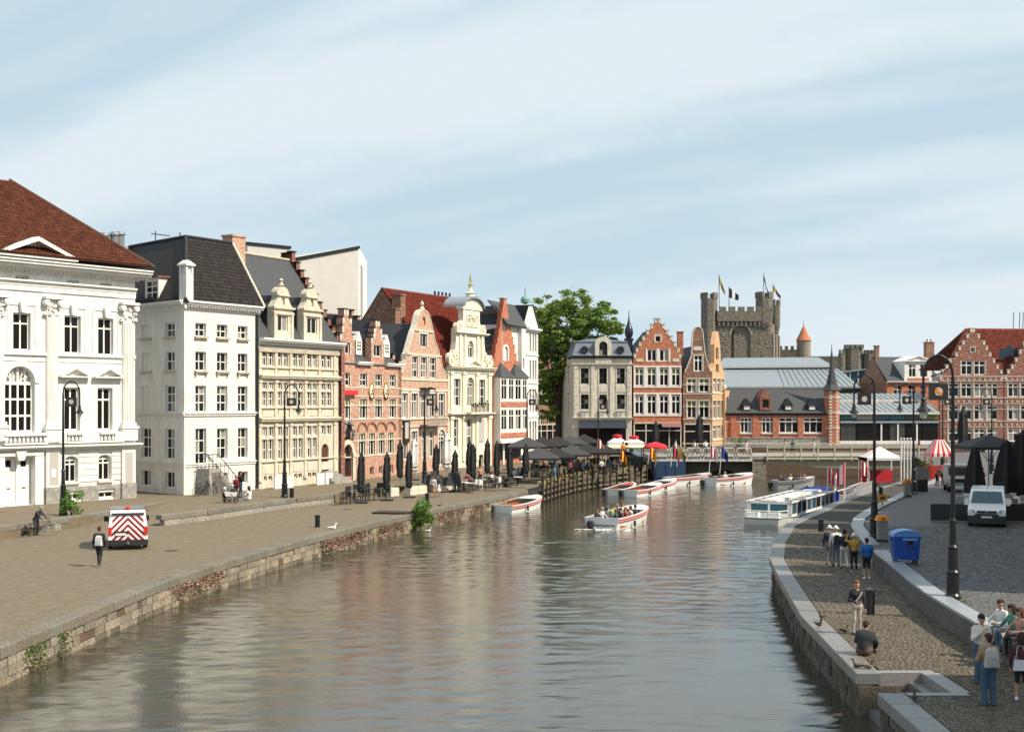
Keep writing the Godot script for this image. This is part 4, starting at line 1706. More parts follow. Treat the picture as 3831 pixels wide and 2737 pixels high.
	for k in steps+1:
		var a:=float(k)/steps
		var z:=lerpf(-0.3,4.9,a)
		var y:=lerpf(ye+0.2,yr+0.5,a)
		var y_p:=lerpf(ye+0.2,yr+0.5,(k-1.0)/steps) if k>0 else ye-0.8
		lft.append(Vector2(z,y_p));lft.append(Vector2(z,y+0.25 if k==steps else y))
		rgt.append(Vector2(11.0-z,y_p));rgt.append(Vector2(11.0-z,y+0.25 if k==steps else y))
	lft.insert(0,Vector2(-0.3,0.0))
	rgt.insert(0,Vector2(11.3,0.0))
	wall(sg,lft,rgt,[],0.0,-0.5)
	sg.quad(Vector3(11.3,0,-0.5),Vector3(-0.3,0,-0.5),Vector3(4.9,yr,-0.5),Vector3(6.1,yr,-0.5))
	part("stepped_gable",sg,M.brick_red,n)
	for k in steps+1:
		var a:=float(k)/steps
		var z:=lerpf(-0.3,4.9,a)
		var y:=lerpf(ye+0.2,yr+0.5,a)+(0.25 if k==steps else 0.0)
		bp("step_cap",Vector3(W-0.08,y,-z+0.08),Vector3(W+0.58,y+0.1,-z-0.55),M.slate,n)
	for c in [[1018.5,1091,1072,1257,1035,1072,1177,1239],[1129,1197,1080,1266,1145,1182,1188,1248]]:
		var x0:=f.s(c[0])
		var x1:=f.s(c[1])
		var um:float=(c[0]+c[1])/2
		var y0:=ye-0.1
		var yh:=f.y(um,c[2])
		var xm:=(x0+x1)/2
		var hw:=(x1-x0)/2
		var hy:=yh-y0
		var o:=wl(f.s(c[4]),f.s(c[5]),f.y(um,c[7]),f.y(um,c[6]),"two_by_one",{"deep": 0.2,"name": "dormer_window"})
		var ov:=wl(xm-0.2,xm+0.2,y0+hy*0.68,y0+hy*0.82,"blind",{"deep": 0.15})
		ov["arch"]=0.2
		b=MB.new()
		var prof:=[Vector2(hw,0),Vector2(hw,0.62),Vector2(hw*0.98,0.64),Vector2(hw*0.78,0.70),Vector2(hw*0.62,0.76),Vector2(hw*0.55,0.82),Vector2(hw*0.62,0.83),Vector2(hw*0.62,0.90),Vector2(hw*0.5,0.95),Vector2(hw*0.28,0.99),Vector2(0.08,1.0)]
		var l:=[]
		var r:=[]
		for p in prof:
			l.append(Vector2(xm-p.x,y0+p.y*hy));r.append(Vector2(xm+p.x,y0+p.y*hy))
		wall(b,l,r,[o,ov],0.1,-0.5,0.2)
		b.bx(Vector3(xm-hw*1.05,y0+hy*0.50,0.1),Vector3(xm+hw*1.05,y0+hy*0.55,0.22))
		b.bx(Vector3(xm-hw*1.1,y0+hy*0.60,0.1),Vector3(xm+hw*1.1,y0+hy*0.64,0.28))
		b.bx(Vector3(xm-hw*0.6,y0+hy*0.83,0.1),Vector3(xm+hw*0.6,y0+hy*0.855,0.24))
		b.bx(Vector3(x0,y0,0.1),Vector3(x0+0.28,y0+hy*0.5,0.2));b.bx(Vector3(x1-0.28,y0,0.1),Vector3(x1,y0+hy*0.5,0.2))
		b.lathe(Vector3(xm,yh,-0.1),[Vector2(0.16,0),Vector2(0.3,0.12),Vector2(0.14,0.2),Vector2(0.1,0.4),Vector2(0.2,0.52),Vector2(0.0,0.7)],8)
		part("dormer",b,cs,n)
		fit_window(n,Transform3D(),o,0.1)
		b=MB.new()
		b.bx(Vector3(x0+0.05,y0,-0.5),Vector3(x1-0.05,y0+hy*0.62,-3.4))
		b.prism(PackedVector2Array([Vector2(x0-0.1,y0+hy*0.62),Vector2(x1+0.1,y0+hy*0.62),Vector2(xm,y0+hy*0.86)]),-0.5,-4.6)
		part("dormer_roof",b,M.slate,n)
	for c in [[989,1020],[1030,1058],[1149,1177],[1181,1208]]:
		bp("low_screen",Vector3(f.s(c[0]),0,0.9),Vector3(f.s(c[1]),0.95,1.0),M.white_paint,n)
	for k in 4:
		bp("step",Vector3(dd.x0-0.3,0,0.1),Vector3(dd.x1+0.5+(3-k)*0.3,0.25*(k+1),1.5-k*0.3),M.plinth,n)
func pts2(a:Array)->Array:
	return xd(a)
func curve_outline(f:Fac,st:Array)->Array:
	var l:=[]
	var r:=[]
	for k in st.size():
		var y:=f.y((st[k][0]+st[k][1])/2.0,st[k][2])
		l.append(Vector2(f.s(st[k][0]),y))
		r.append(Vector2(f.s(st[k][1]),y))
	return [l,r]
func coping(f:Fac,pts:Array,m:Material,z0:=0.05,z1:=-0.5,th:=0.12)->void:
	var b:=MB.new()
	for k in pts.size()-1:
		var p:Vector2=pts[k]
		var q:Vector2=pts[k+1]
		if p.distance_to(q)<0.02:
			continue
		var d:=(q-p).normalized()
		var nn:=Vector2(-d.y,d.x)*th/2
		b.prism(PackedVector2Array([p-nn,q-nn,q+nn,p+nn]) if d.x>=0 else PackedVector2Array([p-nn,q-nn,q+nn,p+nn]),z0,z1)
	part("coping",b,m,f.node)
func string_row(f:Fac,u:float,vs:Array,m:Material,h:=0.12,pr:=0.05)->void:
	for v in vs:
		course(f,"string_course",0.0,f.w,f.y(u,v),[[h,pr]],m)
func swan_house()->void:
	var f:=fac("twin_gable_house","pink brick house with two narrow stepped gables, oval medallions and arched dark door",1267,114.6,1500,125.5,TERRACE)
	var n:=f.node
	var W:=f.w
	var ps:Material=M.pale_stone
	var cols:=[[1282,1309],[1346,1373],[1403,1428],[1457,1480]]
	row(f,cols,1380,1398,1444,"two_by_two",{"toothed": true})
	for c in cols:
		var w:=win(f,c[0],c[1],1492,1565,"cross_low",{"u": 1380,"toothed": true})
	row(f,[[1342,1366],[1379,1402],[1416,1438],[1451,1472]],1400,1620,1702,"cross_low",{"toothed": true})
	row(f,[[1384,1398],[1418,1430],[1460,1470]],1400,1745,1775,"slit")
	var dw:=win(f,1281,1314,1661,1795,"blind",{"deep": 0.35})
	dw["arch"]=(dw.x1-dw.x0)/2
	dw.y0=0.35
	var g1:=win(f,1281,1309,1281,1323,"two_by_one",{"toothed": true})
	var g2:=win(f,1397,1427,1291,1333,"two_by_one",{"toothed": true})
	var ye:=f.y(1380,1366)
	var low:=[]
	for w in f.wins:
		if w.y0<ye:
			low.append(w)
	var all:=f.wins
	f.wins=low
	finish(f,[Vector2(0,0),Vector2(0,ye)],[Vector2(W,0),Vector2(W,ye)],M.brick_pink,{"deep": 0.22})
	for g in [[g1,1271,1326,[[1271,1326,1250],[1279,1316,1220],[1281,1315,1188],[1286,1303,1157]]],[g2,1388,1437,[[1388,1437,1265],[1396,1430,1248],[1398,1428,1228],[1404,1420,1200]]]]:
		f.wins=[g[0]]
		var so:=steps_outline(f,g[3],ye)
		finish(f,so[0],so[1],M.brick_pink,{"deep": 0.22,"thick": 0.6})
		step_caps(f,so,ye+0.5,0.0,-0.6,M.slate,0.1,true)
		var b:=MB.new()
		b.bx(Vector3(so[0][0].x+0.1,ye,-0.6),Vector3(so[1][0].x-0.1,f.y(g[1],g[3][0][2])-0.4,-4.0))
		part("dormer_side",b,M.brick_dark,n)
		var xm:float=(so[0][0].x+so[1][0].x)/2
		b=MB.new()
		var yb:=f.y(g[1],g[3][0][2])-0.4
		b.prism(PackedVector2Array([Vector2(so[0][0].x-0.1,yb),Vector2(so[1][0].x+0.1,yb),Vector2(xm,yb+2.2)]),-0.6,-5.0)
		part("dormer_roof",b,M.slate,n)
	f.wins=all
	hull(f,0.0,W,ye,11.5,M.brick_dark)
	string_row(f,1380,[1452,1484,1518,1569,1648,1706],ps,0.1,0.04)
	for c in [[1328,1387],[1438,1502]]:
		course(f,"eaves_board",f.s(c[0]),f.s(c[1]),f.y(1380,1366),[[0.14,0.3],[0.14,0.38]],M.white_paint)
	var rp:=f.qz(1400,1192,-5.4)
	var b:=MB.new()
	slab(b,Vector3(0.0,ye+0.05,0.1),Vector3(W,ye+0.05,0.1),Vector3(W,rp.y,-5.4),Vector3(0.0,rp.y,-5.4))
	slab(b,Vector3(W,ye,-11.5),Vector3(0,ye,-11.5),Vector3(0,rp.y,-5.4),Vector3(W,rp.y,-5.4))
	part("roof",b,M.slate_grey,n)
	b=MB.new()
	b.t=Transform3D(Basis(Vector3(0,0,-1),Vector3.UP,Vector3(1,0,0)),Vector3(W-0.02,0,0))
	var lft:=[Vector2(0.3,0.0)]
	var rgt:=[Vector2(11.2,0.0)]
	for k in 9:
		var a:=k/8.0
		var z:=lerpf(0.0,5.0,a)
		lft.append(Vector2(z,lft[-1].y));lft.append(Vector2(z,lerpf(ye+0.6,rp.y+0.5,a)))
		rgt.append(Vector2(11.0-z,rgt[-1].y));rgt.append(Vector2(11.0-z,lerpf(ye+0.6,rp.y+0.5,a)))
	wall(b,lft,rgt,[],0.0,-0.45)
	b.quad(Vector3(11.2,0,-0.45),Vector3(0.3,0,-0.45),Vector3(5.0,rp.y,-0.45),Vector3(6.0,rp.y,-0.45))
	part("stepped_gable",b,M.brick_pink,n)
	for k in 9:
		var a:=k/8.0
		b=MB.new()
		var z:=lerpf(0.0,5.0,a)
		var y:=lerpf(ye+0.6,rp.y+0.5,a)
		b.bx(Vector3(W-0.5,y,-z+0.1),Vector3(W+0.06,y+0.1,-z-0.6))
		part("step_cap",b,M.slate,n)
	for c in [[1332,1354,1240,1326],[1437,1458,1252,1335]]:
		var p0:=f.qz(c[0],c[3],-0.7)
		var p1:=f.qz(c[1],c[2],-0.7)
		var o:=wl(p0.x+0.1,p1.x-0.1,p0.y+0.3,p0.y+(p1.y-p0.y)*0.6,"two_by_three",{"deep": 0.08,"bar": 0.09,"name": "dormer_window"})
		b=MB.new()
		wall(b,[Vector2(p0.x,p0.y),Vector2(p0.x,p0.y+(p1.y-p0.y)*0.62),Vector2((p0.x+p1.x)/2-0.02,p1.y)],[Vector2(p1.x,p0.y),Vector2(p1.x,p0.y+(p1.y-p0.y)*0.62),Vector2((p0.x+p1.x)/2+0.02,p1.y)],[o],-0.7,-2.8,0.08)
		part("dormer",b,M.white_paint,n)
		fit_window(n,Transform3D(),o,-0.7)
	for c in [[1455,1488,1212,1.1],[1486,1520,1150,2.6]]:
		var q:=f.qz((c[0]+c[1])/2.0,1220,-5.0)
		chimney(n,Vector3(q.x-(0.7 if c[3]>2 else 0.0),rp.y-0.6,-5.0),Vector3(1.1,c[3]+0.6,1.0),M.brick_dark,0)
	bp("door",Vector3(dw.x0,0.35,-0.35),Vector3(dw.x1,dw.y1-0.05,-0.25),M.door_dark,n)
	b=MB.new()
	_arch_band(b,dw,0.4,0,0.15)
	for x in [dw.x0-0.4,dw.x1+0.02]:
		b.bx(Vector3(x,0,0),Vector3(x+0.38,dw.y1-dw.arch,0.18))
		b.bx(Vector3(x-0.08,dw.y1-dw.arch-0.3,0),Vector3(x+0.46,dw.y1-dw.arch,0.26))
	part("door_surround",b,ps,n)
	b=MB.new()
	var xm:float=(dw.x0+dw.x1)/2
	for k in 16:
		var a:=PI*k/15.0
		b.t=Transform3D(Basis.from_euler(Vector3(k,k*2,k)),Vector3(xm+cos(a)*0.95,dw.y1+0.5+sin(a)*1.4,0.12))
		b.frust(Vector3.ZERO,Vector2(0.4,0.3),0.35,Vector2(0.16,0.12))
	b.t=Transform3D()
	part("door_crest",b,M.plinth,n)
	bp("fanlight",Vector3(xm-0.5,dw.y1+0.3,0),Vector3(xm+0.5,dw.y1+1.7,0.08),M.glass_dark,n)
	b=MB.new()
	b.bx(Vector3(f.s(1274),f.y(1300,1477),0.05),Vector3(f.s(1326),f.y(1300,1460),0.35))
	part("banner",b,M.canvas_red,n)
	for c in [1387,1441]:
		var x:=f.s(c)
		var y:=f.y(c,1462)
		b=MB.new()
		b.t=Transform3D(Basis(Vector3(1,0,0),Vector3(0,0,1),Vector3(0,-1,0)),Vector3(x,y,0.0))
		b.lathe(Vector3.ZERO,[Vector2(0.46,0),Vector2(0.48,0.1),Vector2(0.36,0.12)],18,true,0,1.75/1.0)
		var md:=part("medallion",b,M.gold,n)
		b=MB.new()
		b.t=Transform3D(Basis(Vector3(1,0,0),Vector3(0,0,1),Vector3(0,-1,0)),Vector3(x,y,0.0))
		b.lathe(Vector3.ZERO,[Vector2(0.37,0.09),Vector2(0.0,0.095)],18,true,0,1.8)
		part("medallion_field",b,M.white_paint,md)
		b=MB.new()
		b.tube([Vector3(x-0.15,y-0.22,0.12),Vector3(x+0.18,y-0.2,0.13),Vector3(x+0.2,y-0.05,0.13),Vector3(x+0.02,y+0.12,0.13),Vector3(x+0.12,y+0.26,0.12)],[0.06,0.12,0.07,0.05,0.05],6)
		part("swan_relief",b,M.gold,md)
	for k in 4:
		b=MB.new()
		var x0:=f.s([1338,1372,1408,1444][k])
		var x1:=f.s([1370,1406,1442,1476][k])
		var w:={"x0": x0,"x1": x1,"y1": f.y(1400,1582),"arch": 0.7}
		_arch_band(b,w,0.14,0,0.1)
		part("brick_arch",b,M.brick_dark,n)
func baroque_brick_house()->void:
	var f:=fac("scroll_gable_house","tan brick house with scrolled gable, oval window and white framed windows",1500,125.5,1676,136.8,TERRACE)
	var n:=f.node
	row(f,[[1570,1597]],1584,1248,1298,"two_by_one",{"surround": 0.16})
	row(f,[[1540,1563],[1573,1597],[1607,1631]],1586,1335,1412,"two_by_three",{"surround": 0.12})
	row(f,[[1503,1524],[1538,1562],[1574,1598],[1606,1629],[1640,1663]],1586,1471,1562,"cross",{"surround": 0.14})
	row(f,[[1506,1524],[1538,1560],[1576,1594],[1604,1622]],1586,1610,1712,"cross",{"surround": 0.12})
	win(f,1640,1664,1605,1740,"cross",{"arch": 0.7,"surround": 0.15})
	var ov:=win(f,1580,1592,1183,1216,"blind",{"deep": 0.2})
	ov["arch"]=(ov.x1-ov.x0)*0.5
	var lr:=curve_outline(f,[[1501,1675,1760],[1501,1675,1420],[1504,1672,1400],[1511,1657,1375],[1518,1650,1350],[1519,1649,1330],[1524,1644,1326],[1530,1640,1305],[1538,1628,1275],[1547,1622,1245],[1551,1620,1236],[1556,1616,1220],[1560,1612,1200],[1564,1607,1180],[1571,1600,1166],[1581,1591,1160]])
	lr[0][0].y=0.0
	lr[1][0].y=0.0
	finish(f,lr[0],lr[1],M.brick_tan,{"deep": 0.2,"surround_mat": M.white_paint,"thick": 0.5})
	coping(f,lr[0].slice(2),M.pale_stone)
	var rr:Array=lr[1].slice(2)
	rr.reverse()
	coping(f,rr,M.pale_stone)
	string_row(f,1586,[1424,1463],M.pale_stone,0.2,0.08)
	course(f,"string_course",lr[0][5].x,lr[1][5].x,f.y(1586,1331),[[0.18,0.1]],M.pale_stone)
	course(f,"string_course",lr[0][10].x,lr[1][10].x,f.y(1586,1241),[[0.18,0.1]],M.pale_stone)
	string_row(f,1586,[1568,1595],M.pale_stone,0.16,0.1)
	var ye:=f.y(1586,1400)
	hull(f,0,f.w,ye,14,M.brick_dark)
	var yr:=f.y(1586,1172)
	gable_roof(f,0.2,f.w-0.2,ye,yr-0.9,14,M.slate,-0.5)
	var xm:=f.s(1586)
	var b:=MB.new()
	b.lathe(Vector3(xm,f.y(1586,1161),-0.2),[Vector2(0.25,0),Vector2(0.3,0.15),Vector2(0.1,0.4),Vector2(0.22,0.65),Vector2(0.05,0.9),Vector2(0,1.1)],8)
	part("finial",b,M.pale_stone,n)
	bp("lamp_canopy",Vector3(f.s(1568),f.y(1586,1457),0),Vector3(f.s(1606),f.y(1586,1450),0.7),M.black_metal,n)
	b=MB.new()
	b.bx(Vector3(f.s(1566),f.y(1586,1592),0),Vector3(f.s(1636),f.y(1586,1587),1.0))
	for k in 16:
		var x:=lerpf(f.s(1566),f.s(1636),k/15.0)
		b.tube([Vector3(x,f.y(1586,1588),0.95),Vector3(x,f.y(1586,1556),0.95)],0.03,4)
	b.tube([Vector3(f.s(1566),f.y(1586,1556),0.95),Vector3(f.s(1636),f.y(1586,1556),0.95)],0.045,4)
	part("balcony",b,M.plinth,n)
	bp("shop_sign",Vector3(f.s(1504),f.y(1510,1655),0.05),Vector3(f.s(1526),f.y(1510,1572),0.2),M.door_dark,n)
	b=MB.new()
	b.bx(Vector3(f.s(1508),f.y(1510,1640),0.2),Vector3(f.s(1521),f.y(1510,1580),0.21))
	part("sign_panel",b,M.grey_panel,n)
func baroque_cream_house()->void:
	var f:=fac("cream_baroque_house","cream baroque house with tall stacked gable, round pediment and gilded ship finial",1676,136.8,1841,145.5,TERRACE)
	var n:=f.node
	var pc:Material=M.pale_cream
	row(f,[[1698,1721],[1792,1814]],1760,1418,1518,"two_by_three",{"surround": 0.22})
	var mid:=win(f,1747,1772,1411,1518,"two_by_three",{"surround": 0.25})
	mid["arch"]=(mid.x1-mid.x0)*0.4
	row(f,[[1694,1713],[1744,1766]],1760,1566,1668,"two_by_three",{"surround": 0.25})
	win(f,1790,1808,1700,1752,"single",{})
	var nic:=win(f,1751,1772,1274,1338,"two_by_one",{"glass": "glass_mid"})
	nic["arch"]=(nic.x1-nic.x0)*0.5
	var lr:=curve_outline(f,[[1677,1840,1720],[1677,1840,1372],[1680,1837,1360],[1684,1833,1342],[1694,1823,1335],[1703,1815,1310],[1706,1812,1280],[1706,1812,1245],[1708,1812,1232],[1722,1800,1222],[1733,1795,1200],[1733,1795,1156]])
	lr[0][0].y=0.0
	lr[1][0].y=0.0
	finish(f,lr[0],lr[1],pc,{"deep": 0.25,"surround_mat": pc,"thick": 0.6})
	hull(f,0,f.w,f.y(1760,1372),13,M.brick_red)
	course(f,"entablature",-0.2,f.w+0.2,f.y(1760,1396),[[0.25,0.1],[0.2,0.16],[0.14,0.45],[0.12,0.55]],pc)
	course(f,"ledge",-0.05,f.w+0.1,f.y(1760,1552),[[0.12,0.3],[0.12,0.45]],pc)
	var xm:=f.s(1764)
	course(f,"ledge",f.s(1699),f.s(1822),f.y(1760,1252),[[0.12,0.2],[0.12,0.38]],pc)
	for u in [[1682,1692],[1728,1738],[1778,1787],[1824,1835]]:
		for vv in [[1392,1545],[1556,1722]]:
			var b:=MB.new()
			b.bx(Vector3(f.s(u[0]),f.y(1760,vv[1]),0),Vector3(f.s(u[1]),f.y(1760,vv[0]),0.16))
			b.bx(Vector3(f.s(u[0])-0.08,f.y(1760,vv[0]+10),0),Vector3(f.s(u[1])+0.08,f.y(1760,vv[0]),0.24))
			part("pilaster",b,pc,n)
	for u in [[1716,1724],[1734,1741],[1782,1789],[1798,1806]]:
		var b:=MB.new()
		b.bx(Vector3(f.s(u[0]),f.y(1760,1368),0),Vector3(f.s(u[1]),f.y(1760,1252),0.14))
		part("pilaster",b,pc,n)
	pediment(f,f.s(1733),f.s(1799),f.y(1765,1372),f.y(1765,1344)-f.y(1765,1372),0.05,0.42,pc)
	var b:MB
	for c in [[1688,1348,0.7],[1830,1348,0.7],[1714,1230,0.55],[1806,1230,0.55],[1706,1330,0.45],[1812,1330,0.45]]:
		b=MB.new()
		b.t=Transform3D(Basis(Vector3(1,0,0),Vector3(0,0,1),Vector3(0,-1,0)),Vector3(f.s(c[0]),f.y(1760,c[1]),-0.35))
		b.lathe(Vector3.ZERO,[Vector2(c[2],0),Vector2(c[2],0.5),Vector2(c[2]*0.75,0.55),Vector2(c[2]*0.7,0.45),Vector2(c[2]*0.4,0.45),Vector2(c[2]*0.35,0.6),Vector2(0,0.62)],14)
		part("volute",b,pc,n)
	b=MB.new()
	for k in 26:
		b.t=Transform3D(Basis.from_euler(Vector3(k,k*2,k)),Vector3(f.s(1752)+rng.randf()*(f.s(1780)-f.s(1752)),f.y(1760,1215)+rng.randf()*1.0,0.05))
		b.frust(Vector3.ZERO,Vector2(0.25,0.2),0.22,Vector2(0.1,0.08))
	b.t=Transform3D()
	part("relief",b,pc,n)
	b=MB.new()
	b.bx(Vector3(f.s(1745),f.y(1760,1222),0),Vector3(f.s(1787),f.y(1760,1218),0.1));b.bx(Vector3(f.s(1745),f.y(1760,1180),0),Vector3(f.s(1787),f.y(1760,1176),0.1))
	b.bx(Vector3(f.s(1745),f.y(1760,1218),0),Vector3(f.s(1748),f.y(1760,1180),0.1));b.bx(Vector3(f.s(1784),f.y(1760,1218),0),Vector3(f.s(1787),f.y(1760,1180),0.1))
	part("panel_frame",b,pc,n)
	var y0:=f.y(1764,1159)
	var y1:=f.y(1764,1117)
	var x0:=f.s(1727)
	var x1:=f.s(1803)
	var hw:=(x1-x0)/2
	var poly:=PackedVector2Array([Vector2(x0,y0)])
	var cxm:=(x0+x1)/2
	for k in 15:
		var a:=PI-PI*k/14.0
		poly.append(Vector2(cxm+cos(a)*hw,y0+0.15+sin(a)*(y1-y0)))
	poly.append(Vector2(x1,y0))
	poly.reverse()
	b=MB.new()
	b.prism(poly,0.1,-0.6)
	var ped:=part("pediment",b,pc,n)
	b=MB.new()
	for k in 14:
		var p:Vector2=poly[k+1]
		var q:Vector2=poly[k+2]
		b.quad(Vector3(q.x,q.y+0.12,0.4),Vector3(p.x,p.y+0.12,0.4),Vector3(p.x,p.y+0.12,-2.2),Vector3(q.x,q.y+0.12,-2.2))
		b.quad(Vector3(q.x,q.y-0.1,0.4),Vector3(p.x,p.y-0.1,0.4),Vector3(p.x,p.y+0.12,0.4),Vector3(q.x,q.y+0.12,0.4))
	part("pediment_roof",b,M.zinc,ped)
	b=MB.new()
	b.lathe(Vector3(cxm,y1+0.15,-0.2),[Vector2(0.5,0),Vector2(0.45,0.35),Vector2(0.6,0.45),Vector2(0.3,0.6),Vector2(0.15,1.0),Vector2(0.22,1.1),Vector2(0.0,1.2)],10)
	part("finial_base",b,pc,n)
	b=MB.new()
	var fy:=y1+1.3
	b.prism(PackedVector2Array([Vector2(cxm-0.35,fy+0.25),Vector2(cxm-0.2,fy),Vector2(cxm+0.2,fy),Vector2(cxm+0.38,fy+0.3)]),-0.1,-0.3)
	b.tube([Vector3(cxm,fy,-0.2),Vector3(cxm,fy+1.4,-0.2)],0.04,5)
	b.prism(PackedVector2Array([Vector2(cxm-0.22,fy+0.45),Vector2(cxm+0.22,fy+0.45),Vector2(cxm+0.14,fy+1.1),Vector2(cxm-0.16,fy+1.05)]),-0.16,-0.24)
	part("ship_finial",b,M.gold,n)
	bp("balcony",Vector3(f.s(1732),f.y(1765,1548),0.3),Vector3(f.s(1800),f.y(1765,1541),1.0),pc,n)
	b=MB.new()
	for k in 14:
		var x:=lerpf(f.s(1733),f.s(1799),k/13.0)
		b.tube([Vector3(x,f.y(1765,1541),0.95),Vector3(x,f.y(1765,1508),0.95)],0.05,4)
		b.t=Transform3D(Basis.from_euler(Vector3(k,k,0)),Vector3(x,f.y(1765,1520)+rng.randf()*0.5,0.95))
		b.frust(Vector3.ZERO,Vector2(0.2,0.12),0.18,Vector2(0.1,0.06))
		b.t=Transform3D()
	part("railing",b,M.wood_post,n)
	b=MB.new()
	b.bx(Vector3(f.s(1789),f.y(1800,1650),0.02),Vector3(f.s(1809),f.y(1800,1563),0.1))
	part("name_panel",b,M.grey_panel,n)
	var ye:=f.y(1760,1372)
	var yr:=f.qz(1720,1116,-6.0).y
	ridge_roof(f,-3.2,f.w+1.0,ye,yr,12,mat("roof_under2",Color(0.14,0.03,0.02),0.9),0.0)
	tiles(n,Vector3(-3.2,ye+0.05,0.0),Vector3(f.w+1.0,ye+0.05,0.0),Vector3(f.w+1.0,yr+0.05,-6),Vector3(-3.2,yr+0.05,-6),Color(0.22,0.045,0.03),M.tile_red)
func red_step_house()->void:
	var f:=fac("red_step_house","narrow orange brick stepped house with two slate capped oriel bays",1841,145.5,1952,152.0,TERRACE)
	var n:=f.node
	var g:=win(f,1886,1896,1200,1234,"slit",{"surround": 0.2})
	g["arch"]=0.25
	g=win(f,1885,1899,1296,1350,"slit",{"surround": 0.25})
	g["arch"]=0.3
	var so:=steps_outline(f,[[1842,1951,1395],[1842,1938,1350],[1850,1932,1323],[1854,1926,1289],[1861,1920,1261],[1866,1915,1232],[1872,1908,1201],[1876,1903,1169],[1881,1899,1143],[1884,1895,1117]],0.0)
	finish(f,so[0],so[1],M.brick_orange,{"deep": 0.2,"thick": 0.5,"surround_mat": M.white_paint})
	step_caps(f,so,5.0,0.0,-0.5,M.brick_orange,0.08)
	var ye:=f.y(1890,1350)
	hull(f,0,f.w,ye,12,M.brick_dark)
	gable_roof(f,0.1,f.w-0.6,ye,f.y(1890,1150)-0.6,12,M.slate,-0.5)
	var b:=MB.new()
	var oy0:=f.y(1890,1645)
	var oy1:=f.y(1890,1412)
	var x0:=f.s(1846)
	var x1:=f.s(1951)
	var op:=[]
	for c in [[1850,1871],[1878,1897],[1903,1925],[1931,1947]]:
		op.append(wl(f.s(c[0]),f.s(c[1]),f.y(1890,1495),f.y(1890,1417),"cross",{"deep": 0.12,"glass": "glass_dark"}))
		op.append(wl(f.s(c[0]),f.s(c[1]),f.y(1890,1607),f.y(1890,1530),"cross",{"deep": 0.12}))
	wall(b,[Vector2(x0,oy0),Vector2(x0,oy1)],[Vector2(x1,oy0),Vector2(x1,oy1)],op,0.85,0.0,0.12)
	b.quad(Vector3(x0,oy0,0),Vector3(x1,oy0,0),Vector3(x1,oy0,0.85),Vector3(x0,oy0,0.85))
	part("oriel",b,M.white_paint,n)
	for o in op:
		fit_window(n,Transform3D(),o,0.85)
	for vv in [[1522,1502],[1637,1617]]:
		for c in [[1848,1875],[1877,1899],[1901,1927],[1929,1949]]:
			bp("brick_panel",Vector3(f.s(c[0]),f.y(1890,vv[0]),0.85),Vector3(f.s(c[1]),f.y(1890,vv[1]),0.9),M.brick_orange,n)
	for c in [[1845,1898],[1898,1953]]:
		var a:=f.s(c[0])
		var d:=f.s(c[1])
		b=MB.new()
		b.frust(Vector3((a+d)/2,oy1,0.4),Vector2(d-a+0.1,1.2),f.y(1890,1357)-oy1,Vector2(0.1,0.05),Vector2(0,-0.35))
		part("oriel_roof",b,M.slate_grey,n)
	b=MB.new()
	b.bx(Vector3(x0,oy0-0.3,0),Vector3(x1,oy0,0.95))
	for u in [1846,1878,1905,1945]:
		b.bx(Vector3(f.s(u),0,0),Vector3(f.s(u)+0.35,oy0-0.3,0.15))
	part("shop_frame",b,M.white_paint,n)
	bp("shop_glass",Vector3(x0,0.5,0.0),Vector3(x1,oy0-0.3,0.06),M.glass_dark,n)
	var q:=f.qz(1858,1150,-6)
	chimney(n,Vector3(f.s(1862),f.y(1862,1160),-7.0),Vector3(4.2,1.6,1.4),M.plinth,5,M.black_metal)
func white_pediment_house()->void:
	var f:=fac("white_gabled_house","tall narrow white house with small pediment beside the big tree",1952,152.2,2013,157.6,TERRACE)
	var n:=f.node
	var cols:=[[1981,1987],[1992,1998],[2001,2007]]
	for rr in [[1249,1315],[1347,1419],[1455,1540],[1575,1660]]:
		row(f,cols,1990,rr[0],rr[1],"slit",{"surround": 0.0})
	for rr in [[1340,1378],[1445,1540],[1585,1640]]:
		row(f,[[1956,1962]],1960,rr[0],rr[1],"slit")
	var ye:=f.y(1990,1228)
	finish(f,[Vector2(0,0),Vector2(0,ye)],[Vector2(f.w,0),Vector2(f.w,ye)],M.white_plaster,{"deep": 0.25})
	hull(f,0,f.w,ye,9,M.white_plaster)
	course(f,"cornice",f.s(1966),f.w+0.3,ye-0.4,[[0.2,0.2],[0.2,0.45]],M.white_paint)
	for v in [1330,1435,1560]:
		course(f,"string_course",f.s(1968),f.w+0.05,f.y(1990,v),[[0.15,0.1]],M.white_paint)
	var b:=MB.new()
	var xa:=f.s(1968)
	b.prism(PackedVector2Array([Vector2(xa,ye),Vector2(f.w,ye),Vector2((xa+f.w)/2,f.y(1995,1143))]),0.05,-0.4)
	part("pediment",b,M.white_plaster,n)
	b=MB.new()
	var ya:=f.y(1995,1140)
	slab(b,Vector3(xa-6.5,ye,0.2),Vector3(xa-0.2,ye,0.2),Vector3((xa+f.w)/2,ya,-2.2),Vector3(xa-6.5,ya,-2.2))
	slab(b,Vector3(f.w+0.3,ye,0.2),Vector3(f.w+0.3,ye,-9),Vector3((xa+f.w)/2,ya,-9),Vector3((xa+f.w)/2,ya,0.2))
	part("roof",b,M.slate_grey,n)
	bp("side_wall",Vector3(xa-6.5,0.0,-0.5),Vector3(xa,ye,-8),M.white_plaster,n)
	b=MB.new()
	b.lathe(Vector3(f.s(1995),ya+0.1,-1.0),[Vector2(0.1,0),Vector2(0.5,0.2),Vector2(0.55,0.6),Vector2(0.35,0.9),Vector2(0.08,1.0),Vector2(0.05,1.9),Vector2(0,2.0)],10)
	part("copper_finial",b,M.copper_green,n)
